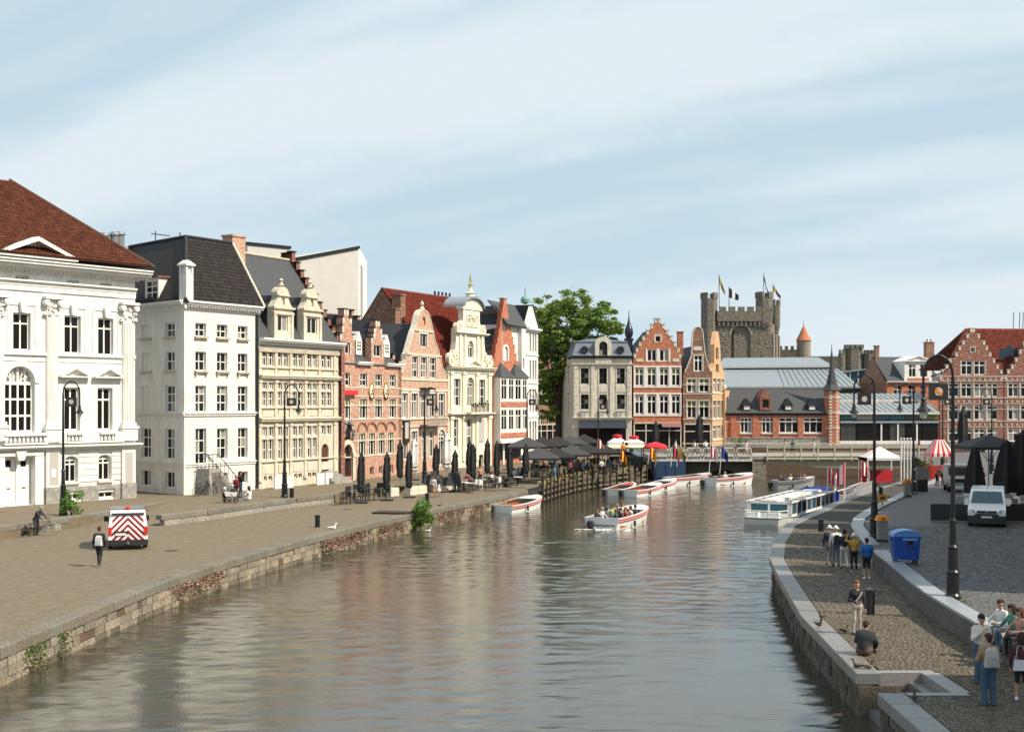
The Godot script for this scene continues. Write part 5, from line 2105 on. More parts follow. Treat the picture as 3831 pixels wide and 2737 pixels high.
func mansard_house()->void:
	var f:=fac("mansard_house","cream town house with slate mansard roof, arched dormer and dark shop awning",2143,174,2364,174.4,1.3)
	var n:=f.node
	var ps:Material=M.pale_stone
	var cols:=[[2173,2203],[2242,2271],[2308,2338]]
	row(f,cols,2250,1377,1435,"two_by_three",{"surround": 0.15,"bar": 0.09})
	row(f,cols,2250,1475,1530,"two_by_three",{"surround": 0.15,"bar": 0.09})
	var ye:=f.y(2250,1340)
	finish(f,[Vector2(0,0),Vector2(0,ye)],[Vector2(f.w,0),Vector2(f.w,ye)],ps,{"deep": 0.25,"surround_mat": ps,"frame": M.glass_mid})
	hull(f,0,f.w,ye,9,M.beige_wall)
	course(f,"cornice",-0.15,f.w+0.15,f.y(2250,1366),[[0.12,0.15],[0.14,0.3]],ps)
	course(f,"gutter",-0.2,f.w+0.2,ye,[[0.18,0.35],[0.16,0.5]],M.black_metal)
	course(f,"ledge",-0.1,f.w+0.1,f.y(2250,1567),[[0.14,0.25],[0.1,0.4]],ps)
	for u in [[2146,2160],[2212,2224],[2282,2294],[2346,2360]]:
		var b:=MB.new()
		b.bx(Vector3(f.s(u[0]),f.y(2250,1565),0),Vector3(f.s(u[1]),f.y(2250,1366),0.15))
		part("pilaster",b,ps,n)
	for c in cols:
		var b:=MB.new()
		b.bx(Vector3(f.s(c[0]-3),f.y(2250,1466),0),Vector3(f.s(c[1]+3),f.y(2250,1442),0.08))
		part("panel",b,ps,n)
		b=MB.new()
		var y0:=f.y(2250,1561)
		var y1:=f.y(2250,1533)
		b.bx(Vector3(f.s(c[0]-2),y1-0.1,0.1),Vector3(f.s(c[1]+2),y1+0.05,0.4))
		var bal:=part("balcony_rail",b,M.white_paint,n)
		for k in 5:
			bp("baluster",Vector3(lerpf(f.s(c[0]),f.s(c[1]),(k+0.3)/5.0),y0,0.2),Vector3(lerpf(f.s(c[0]),f.s(c[1]),(k+0.7)/5.0),y1-0.1,0.3),M.white_paint,bal)
	for k in 12:
		for s in 2:
			var b:=MB.new()
			var w:=0.5 if k%2 else 0.34
			var x:=0.12 if s==0 else f.w-0.12-w
			var y:=f.y(2250,1563)+k*0.58
			b.bx(Vector3(x,y,0.15),Vector3(x+w,y+0.5,0.19))
			part("quoin",b,ps,n)
	var yt:=f.y(2250,1280)
	var b:=MB.new()
	var i:=0.5
	slab(b,Vector3(-0.1,ye+0.3,0.2),Vector3(f.w+0.1,ye+0.3,0.2),Vector3(f.w-i,yt,-0.6),Vector3(i,yt,-0.6))
	slab(b,Vector3(-0.1,ye+0.3,-9),Vector3(-0.1,ye+0.3,0.2),Vector3(i,yt,-0.6),Vector3(i,yt,-8.5))
	slab(b,Vector3(f.w+0.1,ye+0.3,0.2),Vector3(f.w+0.1,ye+0.3,-9),Vector3(f.w-i,yt,-8.5),Vector3(f.w-i,yt,-0.6))
	b.bx(Vector3(i-0.1,yt,-0.5),Vector3(f.w-i+0.1,yt+0.18,-8.5))
	slab(b,Vector3(i,yt+0.18,-0.7),Vector3(f.w-i,yt+0.18,-0.7),Vector3(f.w*0.62,f.y(2250,1260),-4.5),Vector3(f.w*0.38,f.y(2250,1260),-4.5))
	part("mansard_roof",b,mat("blue_slate",Color(0.17,0.20,0.25),0.5,0.2,0.6),n)
	for u in [2187,2322]:
		b=MB.new()
		var c:=Vector3(f.s(u),f.y(u,1308),-0.1)
		b.t=Transform3D(Basis(Vector3(1,0,0),Vector3(0,0,1),Vector3(0,-1,0)),c)
		b.lathe(Vector3.ZERO,[Vector2(0.5,-0.5),Vector2(0.5,0.3),Vector2(0.34,0.33),Vector2(0.32,0.2)],14)
		var ox:=part("bullseye_dormer",b,M.slate,n)
		b=MB.new()
		b.t=Transform3D(Basis(Vector3(1,0,0),Vector3(0,0,1),Vector3(0,-1,0)),c)
		b.lathe(Vector3.ZERO,[Vector2(0.33,0.22),Vector2(0,0.22)],14)
		part("pane",b,M.glass_mid,ox)
	var dx0:=f.s(2226)
	var dx1:=f.s(2287)
	var o:=wl(f.s(2241),f.s(2272),f.y(2250,1336),f.y(2250,1277),"two_by_two",{"deep": 0.2,"arch": 0.55,"name": "dormer_window"})
	b=MB.new()
	var l:=[Vector2(dx0,f.y(2250,1360))]
	var r:=[Vector2(dx1,f.y(2250,1360))]
	var xm:=(dx0+dx1)/2
	for k in 7:
		var a:=PI/2*k/6.0
		l.append(Vector2(xm-(dx1-dx0)/2*cos(a)-0.02,f.y(2250,1288)+sin(a)*1.0))
		r.append(Vector2(xm+(dx1-dx0)/2*cos(a)+0.02,f.y(2250,1288)+sin(a)*1.0))
	wall(b,l,r,[o],0.3,-2.0,0.2)
	part("dormer",b,ps,n)
	fit_window(n,Transform3D(),o,0.3,M.glass_mid)
	bp("shop_glass",Vector3(f.s(2165),0.3,0),Vector3(f.s(2342),f.y(2250,1600),0.05),M.glass_dark,n)
	b=MB.new()
	slab(b,Vector3(f.s(2165),f.y(2250,1600),1.5),Vector3(f.s(2342),f.y(2250,1600),1.5),Vector3(f.s(2342),f.y(2250,1573),0.1),Vector3(f.s(2165),f.y(2250,1573),0.1),0.05)
	part("awning",b,mat("awning_blue",Color(0.012,0.018,0.035),0.8),n)
	var g:=wing(f,2098,188,2143,174)
	for rr in [[1370,1435],[1470,1550]]:
		row(g,[[2108,2114],[2124,2131]],2120,rr[0],rr[1],"two_by_two")
	finish(g,[Vector2(0,0),Vector2(0,ye-1.0)],[Vector2(g.w,0),Vector2(g.w,ye-1.0)],M.beige_wall,{"thick": 0.4})
	b=MB.new()
	b.lathe(Vector3(f.s(2359),f.y(2359,1330),-1.5),[Vector2(0.5,0),Vector2(0.5,2.0),Vector2(0.62,2.05),Vector2(0.62,2.3),Vector2(0.35,2.4),Vector2(0.5,2.7),Vector2(0.58,3.1),Vector2(0.5,3.6),Vector2(0.3,4.1),Vector2(0.13,4.6),Vector2(0.07,5.1),Vector2(0.04,6.0),Vector2(0,6.0)],14)
	part("onion_turret",b,mat("lead_dark",Color(0.03,0.035,0.045),0.3,0.0,1.0,0.0,0.5),n)
func orange_step_house()->void:
	var f:=fac("orange_step_house","orange brick stepped gable house with broad white window bands",2370,175,2550,175.4,1.3)
	var n:=f.node
	win(f,2452,2472,1256,1279,"single",{"surround": 0.18})
	for c in [[2421,2457],[2467,2503]]:
		win(f,c[0],c[1],1307,1351,"two_by_one",{"u": 2460,"bar": 0.12})
	var bays:=[[2375,2409],[2421,2456],[2467,2502],[2512,2546]]
	row(f,bays,2460,1377,1443,"cross_low",{"bar": 0.13})
	row(f,bays,2460,1479,1549,"cross",{"bar": 0.13})
	var so:=steps_outline(f,[[2371,2549,1324],[2379,2543,1302],[2391,2530,1280],[2404,2516,1258],[2419,2502,1236],[2435,2487,1214],[2449,2472,1193]],0.0)
	finish(f,so[0],so[1],M.brick_orange,{"deep": 0.18,"thick": 0.5})
	step_caps(f,so,6.0,0.0,-0.5,M.plinth,0.1,true)
	var ye:=f.y(2460,1340)
	hull(f,0,f.w,ye,12,M.brick_dark)
	gable_roof(f,0.1,f.w-0.1,ye,f.y(2460,1225),12,M.slate,-0.5)
	for vv in [[1450,1370],[1556,1471]]:
		for u in [[2371,2375],[2409,2421],[2456,2467],[2502,2512],[2546,2550]]:
			var b:=MB.new()
			b.bx(Vector3(f.s(u[0]),f.y(2460,vv[0]),0),Vector3(f.s(u[1]),f.y(2460,vv[1]),0.06))
			part("pier",b,M.white_paint,n)
		course(f,"string_course",0,f.w,f.y(2460,vv[0]),[[0.18,0.07]],M.white_paint)
		course(f,"string_course",0,f.w,f.y(2460,vv[1])-0.12,[[0.2,0.07]],M.white_paint)
	for u in [[2416,2421],[2457,2467],[2503,2508]]:
		var b:=MB.new()
		b.bx(Vector3(f.s(u[0]),f.y(2460,1353),0),Vector3(f.s(u[1]),f.y(2460,1304),0.06))
		part("pier",b,M.white_paint,n)
	for c in [[2381,2406],[2517,2541]]:
		var b:=MB.new()
		b.bx(Vector3(f.s(c[0]),f.y(2460,1353),0),Vector3(f.s(c[1]),f.y(2460,1341),0.08))
		part("date_stone",b,M.pale_stone,n)
	shop(f,0.1,f.w-0.1,f.y(2460,1584))
	var b:=MB.new()
	slab(b,Vector3(f.s(2472),f.y(2460,1596),1.4),Vector3(f.s(2546),f.y(2460,1596),1.4),Vector3(f.s(2546),f.y(2460,1580),0.1),Vector3(f.s(2472),f.y(2460,1580),0.1),0.05)
	part("awning",b,mat("awning_mauve",Color(0.20,0.09,0.10),0.9),n)
func shop(f:Fac,x0:float,x1:float,y1:float)->void:
	var b:=MB.new()
	b.bx(Vector3(x0,0.0,0.0),Vector3(x1,y1,0.06))
	part("shop_glass",b,M.glass_dark,f.node)
	var k:=int((x1-x0)/1.3)
	b=MB.new()
	for q in k+1:
		var x:=lerpf(x0,x1,float(q)/k)
		b.bx(Vector3(x-0.07,0.0,0.0),Vector3(x+0.07,y1,0.14))
	b.bx(Vector3(x0,y1*0.7,0.05),Vector3(x1,y1*0.7+0.12,0.12))
	b.bx(Vector3(x0,y1,0.0),Vector3(x1,y1+0.15,0.2))
	part("shop_frame",b,M.pale_stone,f.node)
func dark_gable_house()->void:
	var f:=fac("dark_gable_house","narrow dark brick house with necked gable and round cap",2555,176,2664,176.2,1.3)
	var n:=f.node
	win(f,2597,2629,1328,1389,"cross",{"surround": 0.12,"bar": 0.13})
	var cols:=[[2571,2606],[2616,2654]]
	row(f,cols,2610,1416,1467,"cross_low",{"surround": 0.1,"bar": 0.12})
	row(f,cols,2610,1498,1564,"cross_low",{"surround": 0.1,"bar": 0.12})
	var lr:=curve_outline(f,[[2556,2663,1680],[2556,2663,1400],[2562,2660,1390],[2572,2652,1372],[2580,2646,1350],[2588,2640,1330],[2590,2636,1300],[2592,2632,1262],[2593,2631,1245],[2597,2627,1232],[2604,2620,1224],[2611,2613,1222]])
	lr[0][0].y=0.0
	lr[1][0].y=0.0
	finish(f,lr[0],lr[1],M.brick_dark,{"deep": 0.2,"surround_mat": M.pale_stone})
	coping(f,lr[0].slice(2),M.pale_stone)
	var rr:Array=lr[1].slice(2)
	rr.reverse()
	coping(f,rr,M.pale_stone)
	var ye:=f.y(2610,1400)
	hull(f,0,f.w,ye,11,M.brick_dark)
	gable_roof(f,0.1,f.w-0.1,ye,f.y(2610,1290),11,M.slate,-0.5)
	string_row(f,2610,[1440,1474,1522,1569],M.pale_stone,0.1,0.05)
	course(f,"tablet",f.s(2595),f.s(2627),f.y(2610,1310),[[0.5,0.06]],M.pale_stone)
	shop(f,0.2,f.w-0.2,f.y(2610,1588))
	chimney(n,Vector3(f.s(2560),f.y(2560,1330),-3),Vector3(0.75,3.2,0.7),M.brick_orange)
	var g:=wing(f,2664,177,2712,186)
	for rr2 in [[1416,1467],[1498,1564],[1590,1640]]:
		row(g,[[2667,2680],[2683,2695],[2698,2709]],2690,rr2[0],rr2[1],"cross_thin",{"bar": 0.11,"surround": 0.1})
		course(g,"string_course",0,g.w,g.y(2690,rr2[1]+6),[[0.2,0.1]],M.pale_stone)
	win(g,2679,2689,1300,1345,"slit",{})
	win(g,2679,2690,1362,1392,"slit",{})
	var lr2:=curve_outline(g,[[2664,2711,1680],[2664,2711,1396],[2670,2705,1378],[2673,2698,1360],[2674,2695,1290],[2678,2691,1262],[2681,2688,1240]])
	lr2[0][0].y=0.0
	lr2[1][0].y=0.0
	for k in 6:
		for sd in [0,1]:
			var qb:=MB.new()
			qb.bx(Vector3(lr2[sd][1].x-0.25*sd,1.0+k*1.7,0),Vector3(lr2[sd][1].x+0.25-0.25*sd,1.8+k*1.7,0.08))
			part("quoin",qb,M.pale_stone,n).transform=rel(f,g)
	finish(g,lr2[0],lr2[1],M.brick_gold,{"thick": 0.6})
	var h:=wing(f,2713,184,2737,189)
	for rr2 in [[1485,1530],[1550,1610]]:
		row(h,[[2717,2724],[2728,2735]],2726,rr2[0],rr2[1],"slit",{"toothed": true})
	finish(h,[Vector2(0,0),Vector2(0,h.y(2725,1460))],[Vector2(h.w,0),Vector2(h.w,h.y(2725,1460))],M.brick_gold,{"thick": 4.0})
	var b:=MB.new()
	b.lathe(Vector3(h.w*0.3,h.y(2725,1460),-0.4),[Vector2(0.15,0),Vector2(0.35,0.3),Vector2(0.3,0.7),Vector2(0,0.9)],8)
	part("finial",b,M.pale_stone,n).transform=rel(f,h)
func merlons(b:MB,x0:float,x1:float,y:float,h:float,w:float,gap:float,z0:float,z1:float)->void:
	var x:=x0
	while x<x1-0.2:
		b.bx(Vector3(x,y,z1),Vector3(minf(x+w,x1),y+h,z0))
		x+=w+gap
func castle()->void:
	var f:=fac("castle_keep","massive grey stone castle keep with battlements, corner turrets and blind arch",2683,385,2884,385.6,1.5,"castle")
	var n:=f.node
	var st:Material=M.castle_stone
	var W:=f.w
	var o:=win(f,2736,2809,1219,1420,"blind",{"deep": 1.2})
	o["arch"]=(o.x1-o.x0)/2
	var ye:=f.y(2780,1168)
	finish(f,[Vector2(0,0),Vector2(0,ye)],[Vector2(W,0),Vector2(W,ye)],st,{"thick": 2.0})
	hull(f,5,W,ye,12,st)
	var b:=MB.new()
	_arch_band(b,o,0.7,0,0.12)
	part("arch_stones",b,M.castle_dressed,n)
	bp("slit_window",Vector3(f.s(2766),f.y(2770,1268),-1.2),Vector3(f.s(2776),f.y(2770,1237),-1.1),M.glass_dark,n)
	for u in [2750,2790]:
		b=MB.new()
		b.t=Transform3D(Basis(Vector3(1,0,0),Vector3(0,0,1),Vector3(0,-1,0)),Vector3(f.s(u),f.y(u,1345),-1.15))
		b.lathe(Vector3.ZERO,[Vector2(0.9,0),Vector2(0.9,0.1),Vector2(0,0.1)],16)
		part("round_opening",b,M.glass_dark,n)
	b=MB.new()
	b.bx(Vector3(0,ye-2.6,0.0),Vector3(W,ye+0.3,0.7))
	var x:=0.3
	while x<W:
		b.bx(Vector3(x,ye-4.0,0),Vector3(x+0.5,ye-2.6,0.6))
		x+=1.3
	var par:=part("parapet",b,st,n)
	x=0.6
	while x<W-1.2:
		b=MB.new()
		b.bx(Vector3(x,ye+0.3,0.0),Vector3(x+1.9,ye+1.6,0.7))
		part("merlon",b,st,par)
		x+=2.7
	b=MB.new()
	for k in 420:
		var px:=rng.randf()*W
		var py:=rng.randf()*(ye-4)
		if px>o.x0-0.8 and px<o.x1+0.8 and py<o.y1+0.8:
			continue
		var sx:=rng.randf_range(0.3,0.9)
		b.bx(Vector3(px,py,0),Vector3(px+sx,py+rng.randf_range(0.2,0.4),rng.randf_range(0.05,0.16)))
	part("rough_stones",b,M.castle_dressed,n).set_meta("kind","stuff")
	for t in [[2626,2688,1116,1500,0.0],[2832,2894,1113,1209,0.0],[2890,2922,1142,1215,-9.0]]:
		b=MB.new()
		var p0:=f.qz(t[0],t[3],t[4])
		var p1:=f.qz(t[1],t[2],t[4])
		var r:=(p1.x-p0.x)/2
		var c:=Vector3((p0.x+p1.x)/2,p0.y,t[4]-r*0.6)
		var h:=p1.y-p0.y
		var prof:=[Vector2(r*0.55,-3.0),Vector2(r,0),Vector2(r,h),Vector2(0,h)] if t[3]<1400 else [Vector2(r,-4),Vector2(r,h),Vector2(0,h)]
		b.lathe(c,prof,8,false,PI/8)
		var tu:=part("turret",b,st,n)
		for k in 8:
			if k%2:
				continue
			var a:=TAU*k/8.0+PI/8+0.39
			b=MB.new()
			b.t=Transform3D(Basis(Vector3.UP,a),c+Vector3(0,h,0))
			b.bx(Vector3(r*0.78,0,-r*0.42),Vector3(r*1.0,1.7,r*0.42))
			part("merlon",b,st,tu)
	var g:=wing(f,2884,385.6,2912,402)
	finish(g,[Vector2(0,0),Vector2(0,ye-3)],[Vector2(g.w,0),Vector2(g.w,ye-3)],st,{"thick": 1.0})
	for k in 3:
		b=MB.new()
		b.bx(Vector3(g.w*(0.05+0.36*k),0,0),Vector3(g.w*(0.2+0.36*k),ye-6,0.8))
		part("buttress",b,M.castle_dressed,n).transform=rel(f,g)
	var cs:=[[2691,1026,1120,0],[2728,1071,1155,1],[2858,1023,1115,2],[2893,1062,1155,3]]
	var fm:=vmat("flag_cloth",0.9)
	for c in cs:
		var d:=392.0
		var base:=ray(c[0],c[2],d)
		var hgt:=ray(c[0],c[1],d).y-base.y
		var names:=["yellow and black","dark grey with white emblem","dark blue","black, yellow and red"]
		var fl:=thing("flag",names[c[3]]+" flag flying on a pole above the castle keep","flag",base,0,"flags on the castle keep")
		b=MB.new()
		b.tube([Vector3(0,-2.5,0),Vector3(0,hgt,0)],0.13,6)
		part("pole",b,M.grey_metal,fl)
		b=MB.new()
		b.colored=true
		var pal:=[[Color(0.5,0.4,0.02),Color(0.02,0.02,0.02),Color(0.5,0.4,0.02)],[Color(0.05,0.05,0.06),Color(0.6,0.6,0.6),Color(0.05,0.05,0.06)],[Color(0.01,0.015,0.06),Color(0.01,0.015,0.06),Color(0.015,0.02,0.07)],[Color(0.55,0.42,0.03),Color(0.03,0.03,0.03),Color(0.3,0.02,0.02)]]
		var sp:Array=[[1.7,4.6,2.4],[2.8,2.2,3.0],[1.3,5.2,1.5],[2.2,3.2,1.7]][c[3]]
		for q in 6:
			b.col=pal[c[3]][q/2]
			var a0:=q/6.0
			var a1:=(q+1)/6.0
			var w:=func(a:float,up:float)->Vector3:return Vector3(a*sp[0],hgt-0.3-a*sp[1]-(1.0-up)*sp[2]*(1-0.45*a),sin(a*7.0)*0.3)
			b.quad(w.call(a0,0.0),w.call(a1,0.0),w.call(a1,1.0),w.call(a0,1.0))
		part("flag_cloth",b,fm,fl)
	var e:=fac("castle_wall","castle curtain wall with small battlements and red coned round turret",2911,400,3040,398,1.5,"castle wall")
	var yw:=e.y(2950,1296)
	b=MB.new()
	b.bx(Vector3(-1,0,-2),Vector3(e.s(3000),yw-0.9,0))
	b.bx(Vector3(e.s(3000),0,-3),Vector3(e.w+9,e.y(3060,1332),-0.2))
	var cw:=part("wall",b,st,e.node)
	x=0.3
	while x<e.s(2980):
		b=MB.new()
		b.bx(Vector3(x,yw-0.9,-1),Vector3(x+1.0,yw+0.2,0))
		part("merlon",b,st,cw)
		x+=1.7
	var c2:=e.qz(3008,1330,0.5)
	var r2:=(e.s(3037)-e.s(2981))/2
	b=MB.new()
	b.lathe(Vector3(c2.x,c2.y-3,-r2+0.5),[Vector2(r2*0.95,0),Vector2(r2*0.95,e.y(3008,1272)-c2.y+3)],16)
	var rt:=part("round_turret",b,M.castle_dressed,e.node)
	b=MB.new()
	b.lathe(Vector3(c2.x,e.y(3008,1273),-r2+0.5),[Vector2(r2*1.08,0),Vector2(r2*0.5,2.4),Vector2(0.1,4.6),Vector2(0.06,6.0),Vector2(0,6.0)],16)
	part("cone_roof",b,M.brick_orange,rt)
	var q:=fac("castle_gatehouse","pair of battlemented castle gate towers behind the glass roofed building",3138,330,3290,330,1.5,"castle gate")
	for t in [[3140,3166,1313],[3164,3238,1294],[3236,3290,1314]]:
		b=MB.new()
		var x0:=q.s(t[0])
		var x1:=q.s(t[1])
		var yy:=q.y(3200,t[2]+8)
		b.lathe(Vector3((x0+x1)/2,0,-(x1-x0)/2),[Vector2((x1-x0)/2,0),Vector2((x1-x0)/2,yy),Vector2(0,yy)],8,false,PI/8)
		var tw:=part("tower",b,st,q.node)
		var nn:=4 if x1-x0>3 else 2
		for k in nn:
			b=MB.new()
			var xa:=lerpf(x0,x1,(k+0.15)/nn)
			b.bx(Vector3(xa,yy-0.1,-(x1-x0)*0.5),Vector3(xa+(x1-x0)/nn*0.62,yy+0.9,-0.1))
			part("merlon",b,st,tw)
func market_hall()->void:
	var f:=fac("brick_hall","low red brick hall with slate roof and slim spired corner turret beside bridge",2712,184.5,3100,185,1.5,"hall")
	var n:=f.node
	for c in [[2771,2814],[2851,2897],[2916,2989],[3008,3079]]:
		win(f,c[0],c[1],1562,1619,"three",{"u": 2950,"bar": 0.12,"sill": 0.12})
	var ye:=f.y(2950,1545)
	finish(f,[Vector2(0,0),Vector2(0,ye)],[Vector2(f.w,0),Vector2(f.w,ye)],M.brick_orange,{"deep": 0.2,"sill_mat": M.white_paint,"frame": M.white_frame})
	hull(f,0,f.w,ye,10,M.brick_red)
	string_row(f,2950,[1578],M.white_paint,0.1,0.05)
	for u in [2744,2826,2902,2996,3085]:
		var b:=MB.new()
		b.bx(Vector3(f.s(u)-0.4,0,0),Vector3(f.s(u)+0.35,ye-0.3,0.18))
		part("brick_pier",b,M.brick_orange,n)
	course(f,"plinth",0,f.w,0.0,[[0.9,0.2],[0.12,0.26]],M.plinth)
	course(f,"cornice",-0.1,f.w+0.1,ye-0.3,[[0.2,0.12],[0.14,0.4]],M.black_metal)
	var yr:=f.qz(2950,1456,-3.4).y
	var b:=MB.new()
	slab(b,Vector3(-0.2,ye,0.4),Vector3(f.w+0.2,ye,0.4),Vector3(f.w+0.2,yr,-3.4),Vector3(-0.2,yr,-3.4))
	slab(b,Vector3(f.w,ye,-9),Vector3(-0.2,ye,-9),Vector3(-0.2,yr,-3.4),Vector3(f.w,yr,-3.4))
	part("roof",b,M.slate_grey,n)
	for u in [2795,2950,3039]:
		b=MB.new()
		var c:=f.qz(u,1533,0.1)
		b.bx(c+Vector3(-0.55,0,-2.4),c+Vector3(0.55,0.6,0))
		b.prism(PackedVector2Array([Vector2(c.x-0.75,c.y+0.6),Vector2(c.x+0.75,c.y+0.6),Vector2(c.x,c.y+1.6)]),c.z+0.15,c.z-2.4)
		part("dormer",b,M.slate,n)
		b=MB.new()
		b.bx(c+Vector3(-0.4,0.05,0),c+Vector3(0.4,0.55,0.03))
		part("dormer_pane",b,M.white_frame,n)
	var c3:=f.qz(2865,1534,0.15)
	b=MB.new()
	var o:=wl(c3.x-0.5,c3.x+0.5,c3.y+0.3,c3.y+1.5,"single",{"deep": 0.15,"name": "dormer_window"})
	wall(b,[Vector2(c3.x-0.75,c3.y),Vector2(c3.x-0.75,c3.y+1.8),Vector2(c3.x-0.1,c3.y+2.9)],[Vector2(c3.x+0.75,c3.y),Vector2(c3.x+0.75,c3.y+1.8),Vector2(c3.x+0.1,c3.y+2.9)],[o],c3.z,c3.z-3.0,0.15)
	part("brick_dormer",b,M.brick_red,n)
	fit_window(n,Transform3D(),o,c3.z,M.brick_red)
	var tx:=f.s(3115)
	var tr:=(f.s(3143)-f.s(3087))/2
	var ty:=f.y(3115,1459)
	b=MB.new()
	b.lathe(Vector3(tx,0,-tr*0.3),[Vector2(tr,0),Vector2(tr,ty)],8,false,PI/8)
	var tu:=part("stair_turret",b,M.brick_orange,n)
	for k in 18:
		for s in [-1,1]:
			bp("quoin",Vector3(tx+s*tr*0.42-0.18,k*ty/18.0,-tr*0.3+tr*0.9),Vector3(tx+s*tr*0.42+0.18,k*ty/18.0+0.24,-tr*0.3+tr*0.96),M.pale_stone,tu)
	for k in 3:
		b=MB.new()
		b.lathe(Vector3(tx,ty*(0.3+0.28*k),-tr*0.3),[Vector2(tr*1.06,0),Vector2(tr*1.06,0.15),Vector2(tr,0.16)],8,false,PI/8)
		part("band",b,M.pale_stone,tu)
	b=MB.new()
	b.lathe(Vector3(tx,ty,-tr*0.3),[Vector2(tr*1.3,0),Vector2(tr*0.75,0.8),Vector2(tr*0.4,2.4),Vector2(0.06,5.6),Vector2(0.04,6.4),Vector2(0,6.4)],8,false,PI/8)
	part("spire",b,M.slate_grey,tu)
	var h:=fac("zinc_hall","large hall with stepped pale zinc roof and dark skylight strip",2690,212,3230,206,1.5,"hall")
	var hn:=h.node
	var low:=h.y(2950,1447)
	var mid:=h.qz(2950,1400,-5.0).y
	bp("wall",Vector3(0,0,-30),Vector3(h.w-4,low-0.3,-0.5),M.beige_wall,hn)
	b=MB.new()
	var xr:=h.s(2985)
	var xa:=h.s(3010)
	slab(b,Vector3(-1,low,0.4),Vector3(h.s(3215),low,0.4),Vector3(h.s(3125),h.qz(3090,1378,-9.0).y,-9),Vector3(-1,h.qz(3090,1378,-9.0).y,-9),0.15)
	var ym:=h.qz(3090,1378,-9.0).y
	slab(b,Vector3(h.s(3215),low,0.4),Vector3(h.s(3215),low,-28),Vector3(h.s(3125),ym,-19),Vector3(h.s(3125),ym,-9),0.15)
	part("lower_roof",b,M.zinc,hn)
	course(h,"gutter",-1,h.s(3215)+0.2,low-0.25,[[0.2,0.5],[0.12,0.62]],M.white_paint)
	b=MB.new()
	var k:=0
	var x:=xr-2.0
	while x<h.s(3215)-0.4:
		var t1:=clampf((x-(-1.0))/(h.s(3215)+1.0),0,1)
		var xt:=lerpf(-1.0,h.s(3125),t1)
		b.tube([Vector3(x,low+0.03,0.4),Vector3(xt,ym+0.05,-9)],0.045,4)
		x+=0.9
	part("seams",b,M.zinc_dark,hn).set_meta("kind","stuff")
	bp("clerestory",Vector3(0,ym-0.4,-18.4),Vector3(h.s(3100),h.qz(3000,1368,-9.6).y,-9.6),M.glass_blue,hn)
	b=MB.new()
	var yt0:=h.qz(3000,1368,-9.2).y
	var yt1:=h.qz(3000,1336,-14).y
	slab(b,Vector3(-1,yt0,-8.9),Vector3(h.s(3110),yt0,-8.9),Vector3(h.s(3045),yt1,-14),Vector3(-1,yt1,-14),0.15)
	slab(b,Vector3(h.s(3110),yt0,-8.9),Vector3(h.s(3110),yt0,-19),Vector3(h.s(3045),yt1,-14),Vector3(h.s(3045),yt1,-13.99),0.15)
	part("upper_roof",b,M.zinc,hn)
	b=MB.new()
	b.bx(Vector3(-1,yt0-0.3,-8.95),Vector3(h.s(3112),yt0-0.02,-8.6))
	part("upper_gutter",b,M.white_paint,hn)
	var g:=fac("glass_pavilion","long dark glass pavilion with two bands of seamed zinc roof",3143,186.5,3512,187.5,1.5,"pavilion")
	var gn:=g.node
	b=MB.new()
	b.bx(Vector3(0,0,-14),Vector3(g.w,g.y(3300,1545),-0.1))
	part("wall",b,M.glass_dark,gn)
	var bayw:=g.w/6.0
	for q in 6:
		bp("pane",Vector3(q*bayw+0.12,0.4,-0.1),Vector3((q+1)*bayw-0.12,g.y(3300,1584),-0.04),M.glass_dark if q%3 else M.glass_mid,gn)
		b=MB.new()
		b.bx(Vector3(q*bayw+0.06,g.y(3300,1570),-0.1),Vector3((q+1)*bayw-0.06,g.y(3300,1548),-0.02))
		part("pane",b,[M.glass_teal,M.glass_curtain,M.glass_blue,M.glass_teal,M.glass_mid,M.glass_green][q],gn)
	for u in [3298,3360,3431]:
		b=MB.new()
		b.bx(Vector3(g.s(u)-0.1,0,-0.05),Vector3(g.s(u)+0.1,g.y(3300,1584),0.1))
		part("post",b,M.white_paint,gn)
	course(g,"ledge",0,g.w,g.y(3300,1582),[[0.3,0.2]],M.zinc)
	course(g,"gutter",0,g.w,g.y(3300,1545),[[0.12,0.5]],M.white_paint)
	course(g,"base",-1,g.w,0.0,[[0.5,0.3]],M.white_paint)
	for vv in [[1541,1507,0.4,-3.2],[1492,1471,-4.0,-6.5]]:
		b=MB.new()
		var y0:=g.qz(3300,vv[0],vv[2]).y
		var y1:=g.qz(3300,vv[1],vv[3]).y
		slab(b,Vector3(-0.3,y0,vv[2]),Vector3(g.w,y0,vv[2]),Vector3(g.w,y1,vv[3]),Vector3(-0.3,y1,vv[3]),0.15)
		part("zinc_roof",b,M.zinc,gn)
		b=MB.new()
		x=0.0
		while x<g.w:
			b.tube([Vector3(x+0.6,y0+0.03,vv[2]),Vector3(x,y1+0.03,vv[3])],0.05,4)
			x+=0.85
		part("seams",b,M.zinc_dark,gn).set_meta("kind","stuff")
		b=MB.new()
		b.bx(Vector3(-0.3,y0-0.3,vv[2]-0.3),Vector3(g.w,y0-0.1,vv[2]+0.1))
		b.bx(Vector3(-0.3,0.5,vv[3]-2.0),Vector3(g.w,y1,vv[3]-1.0))
		part("fascia",b,M.white_paint,gn)
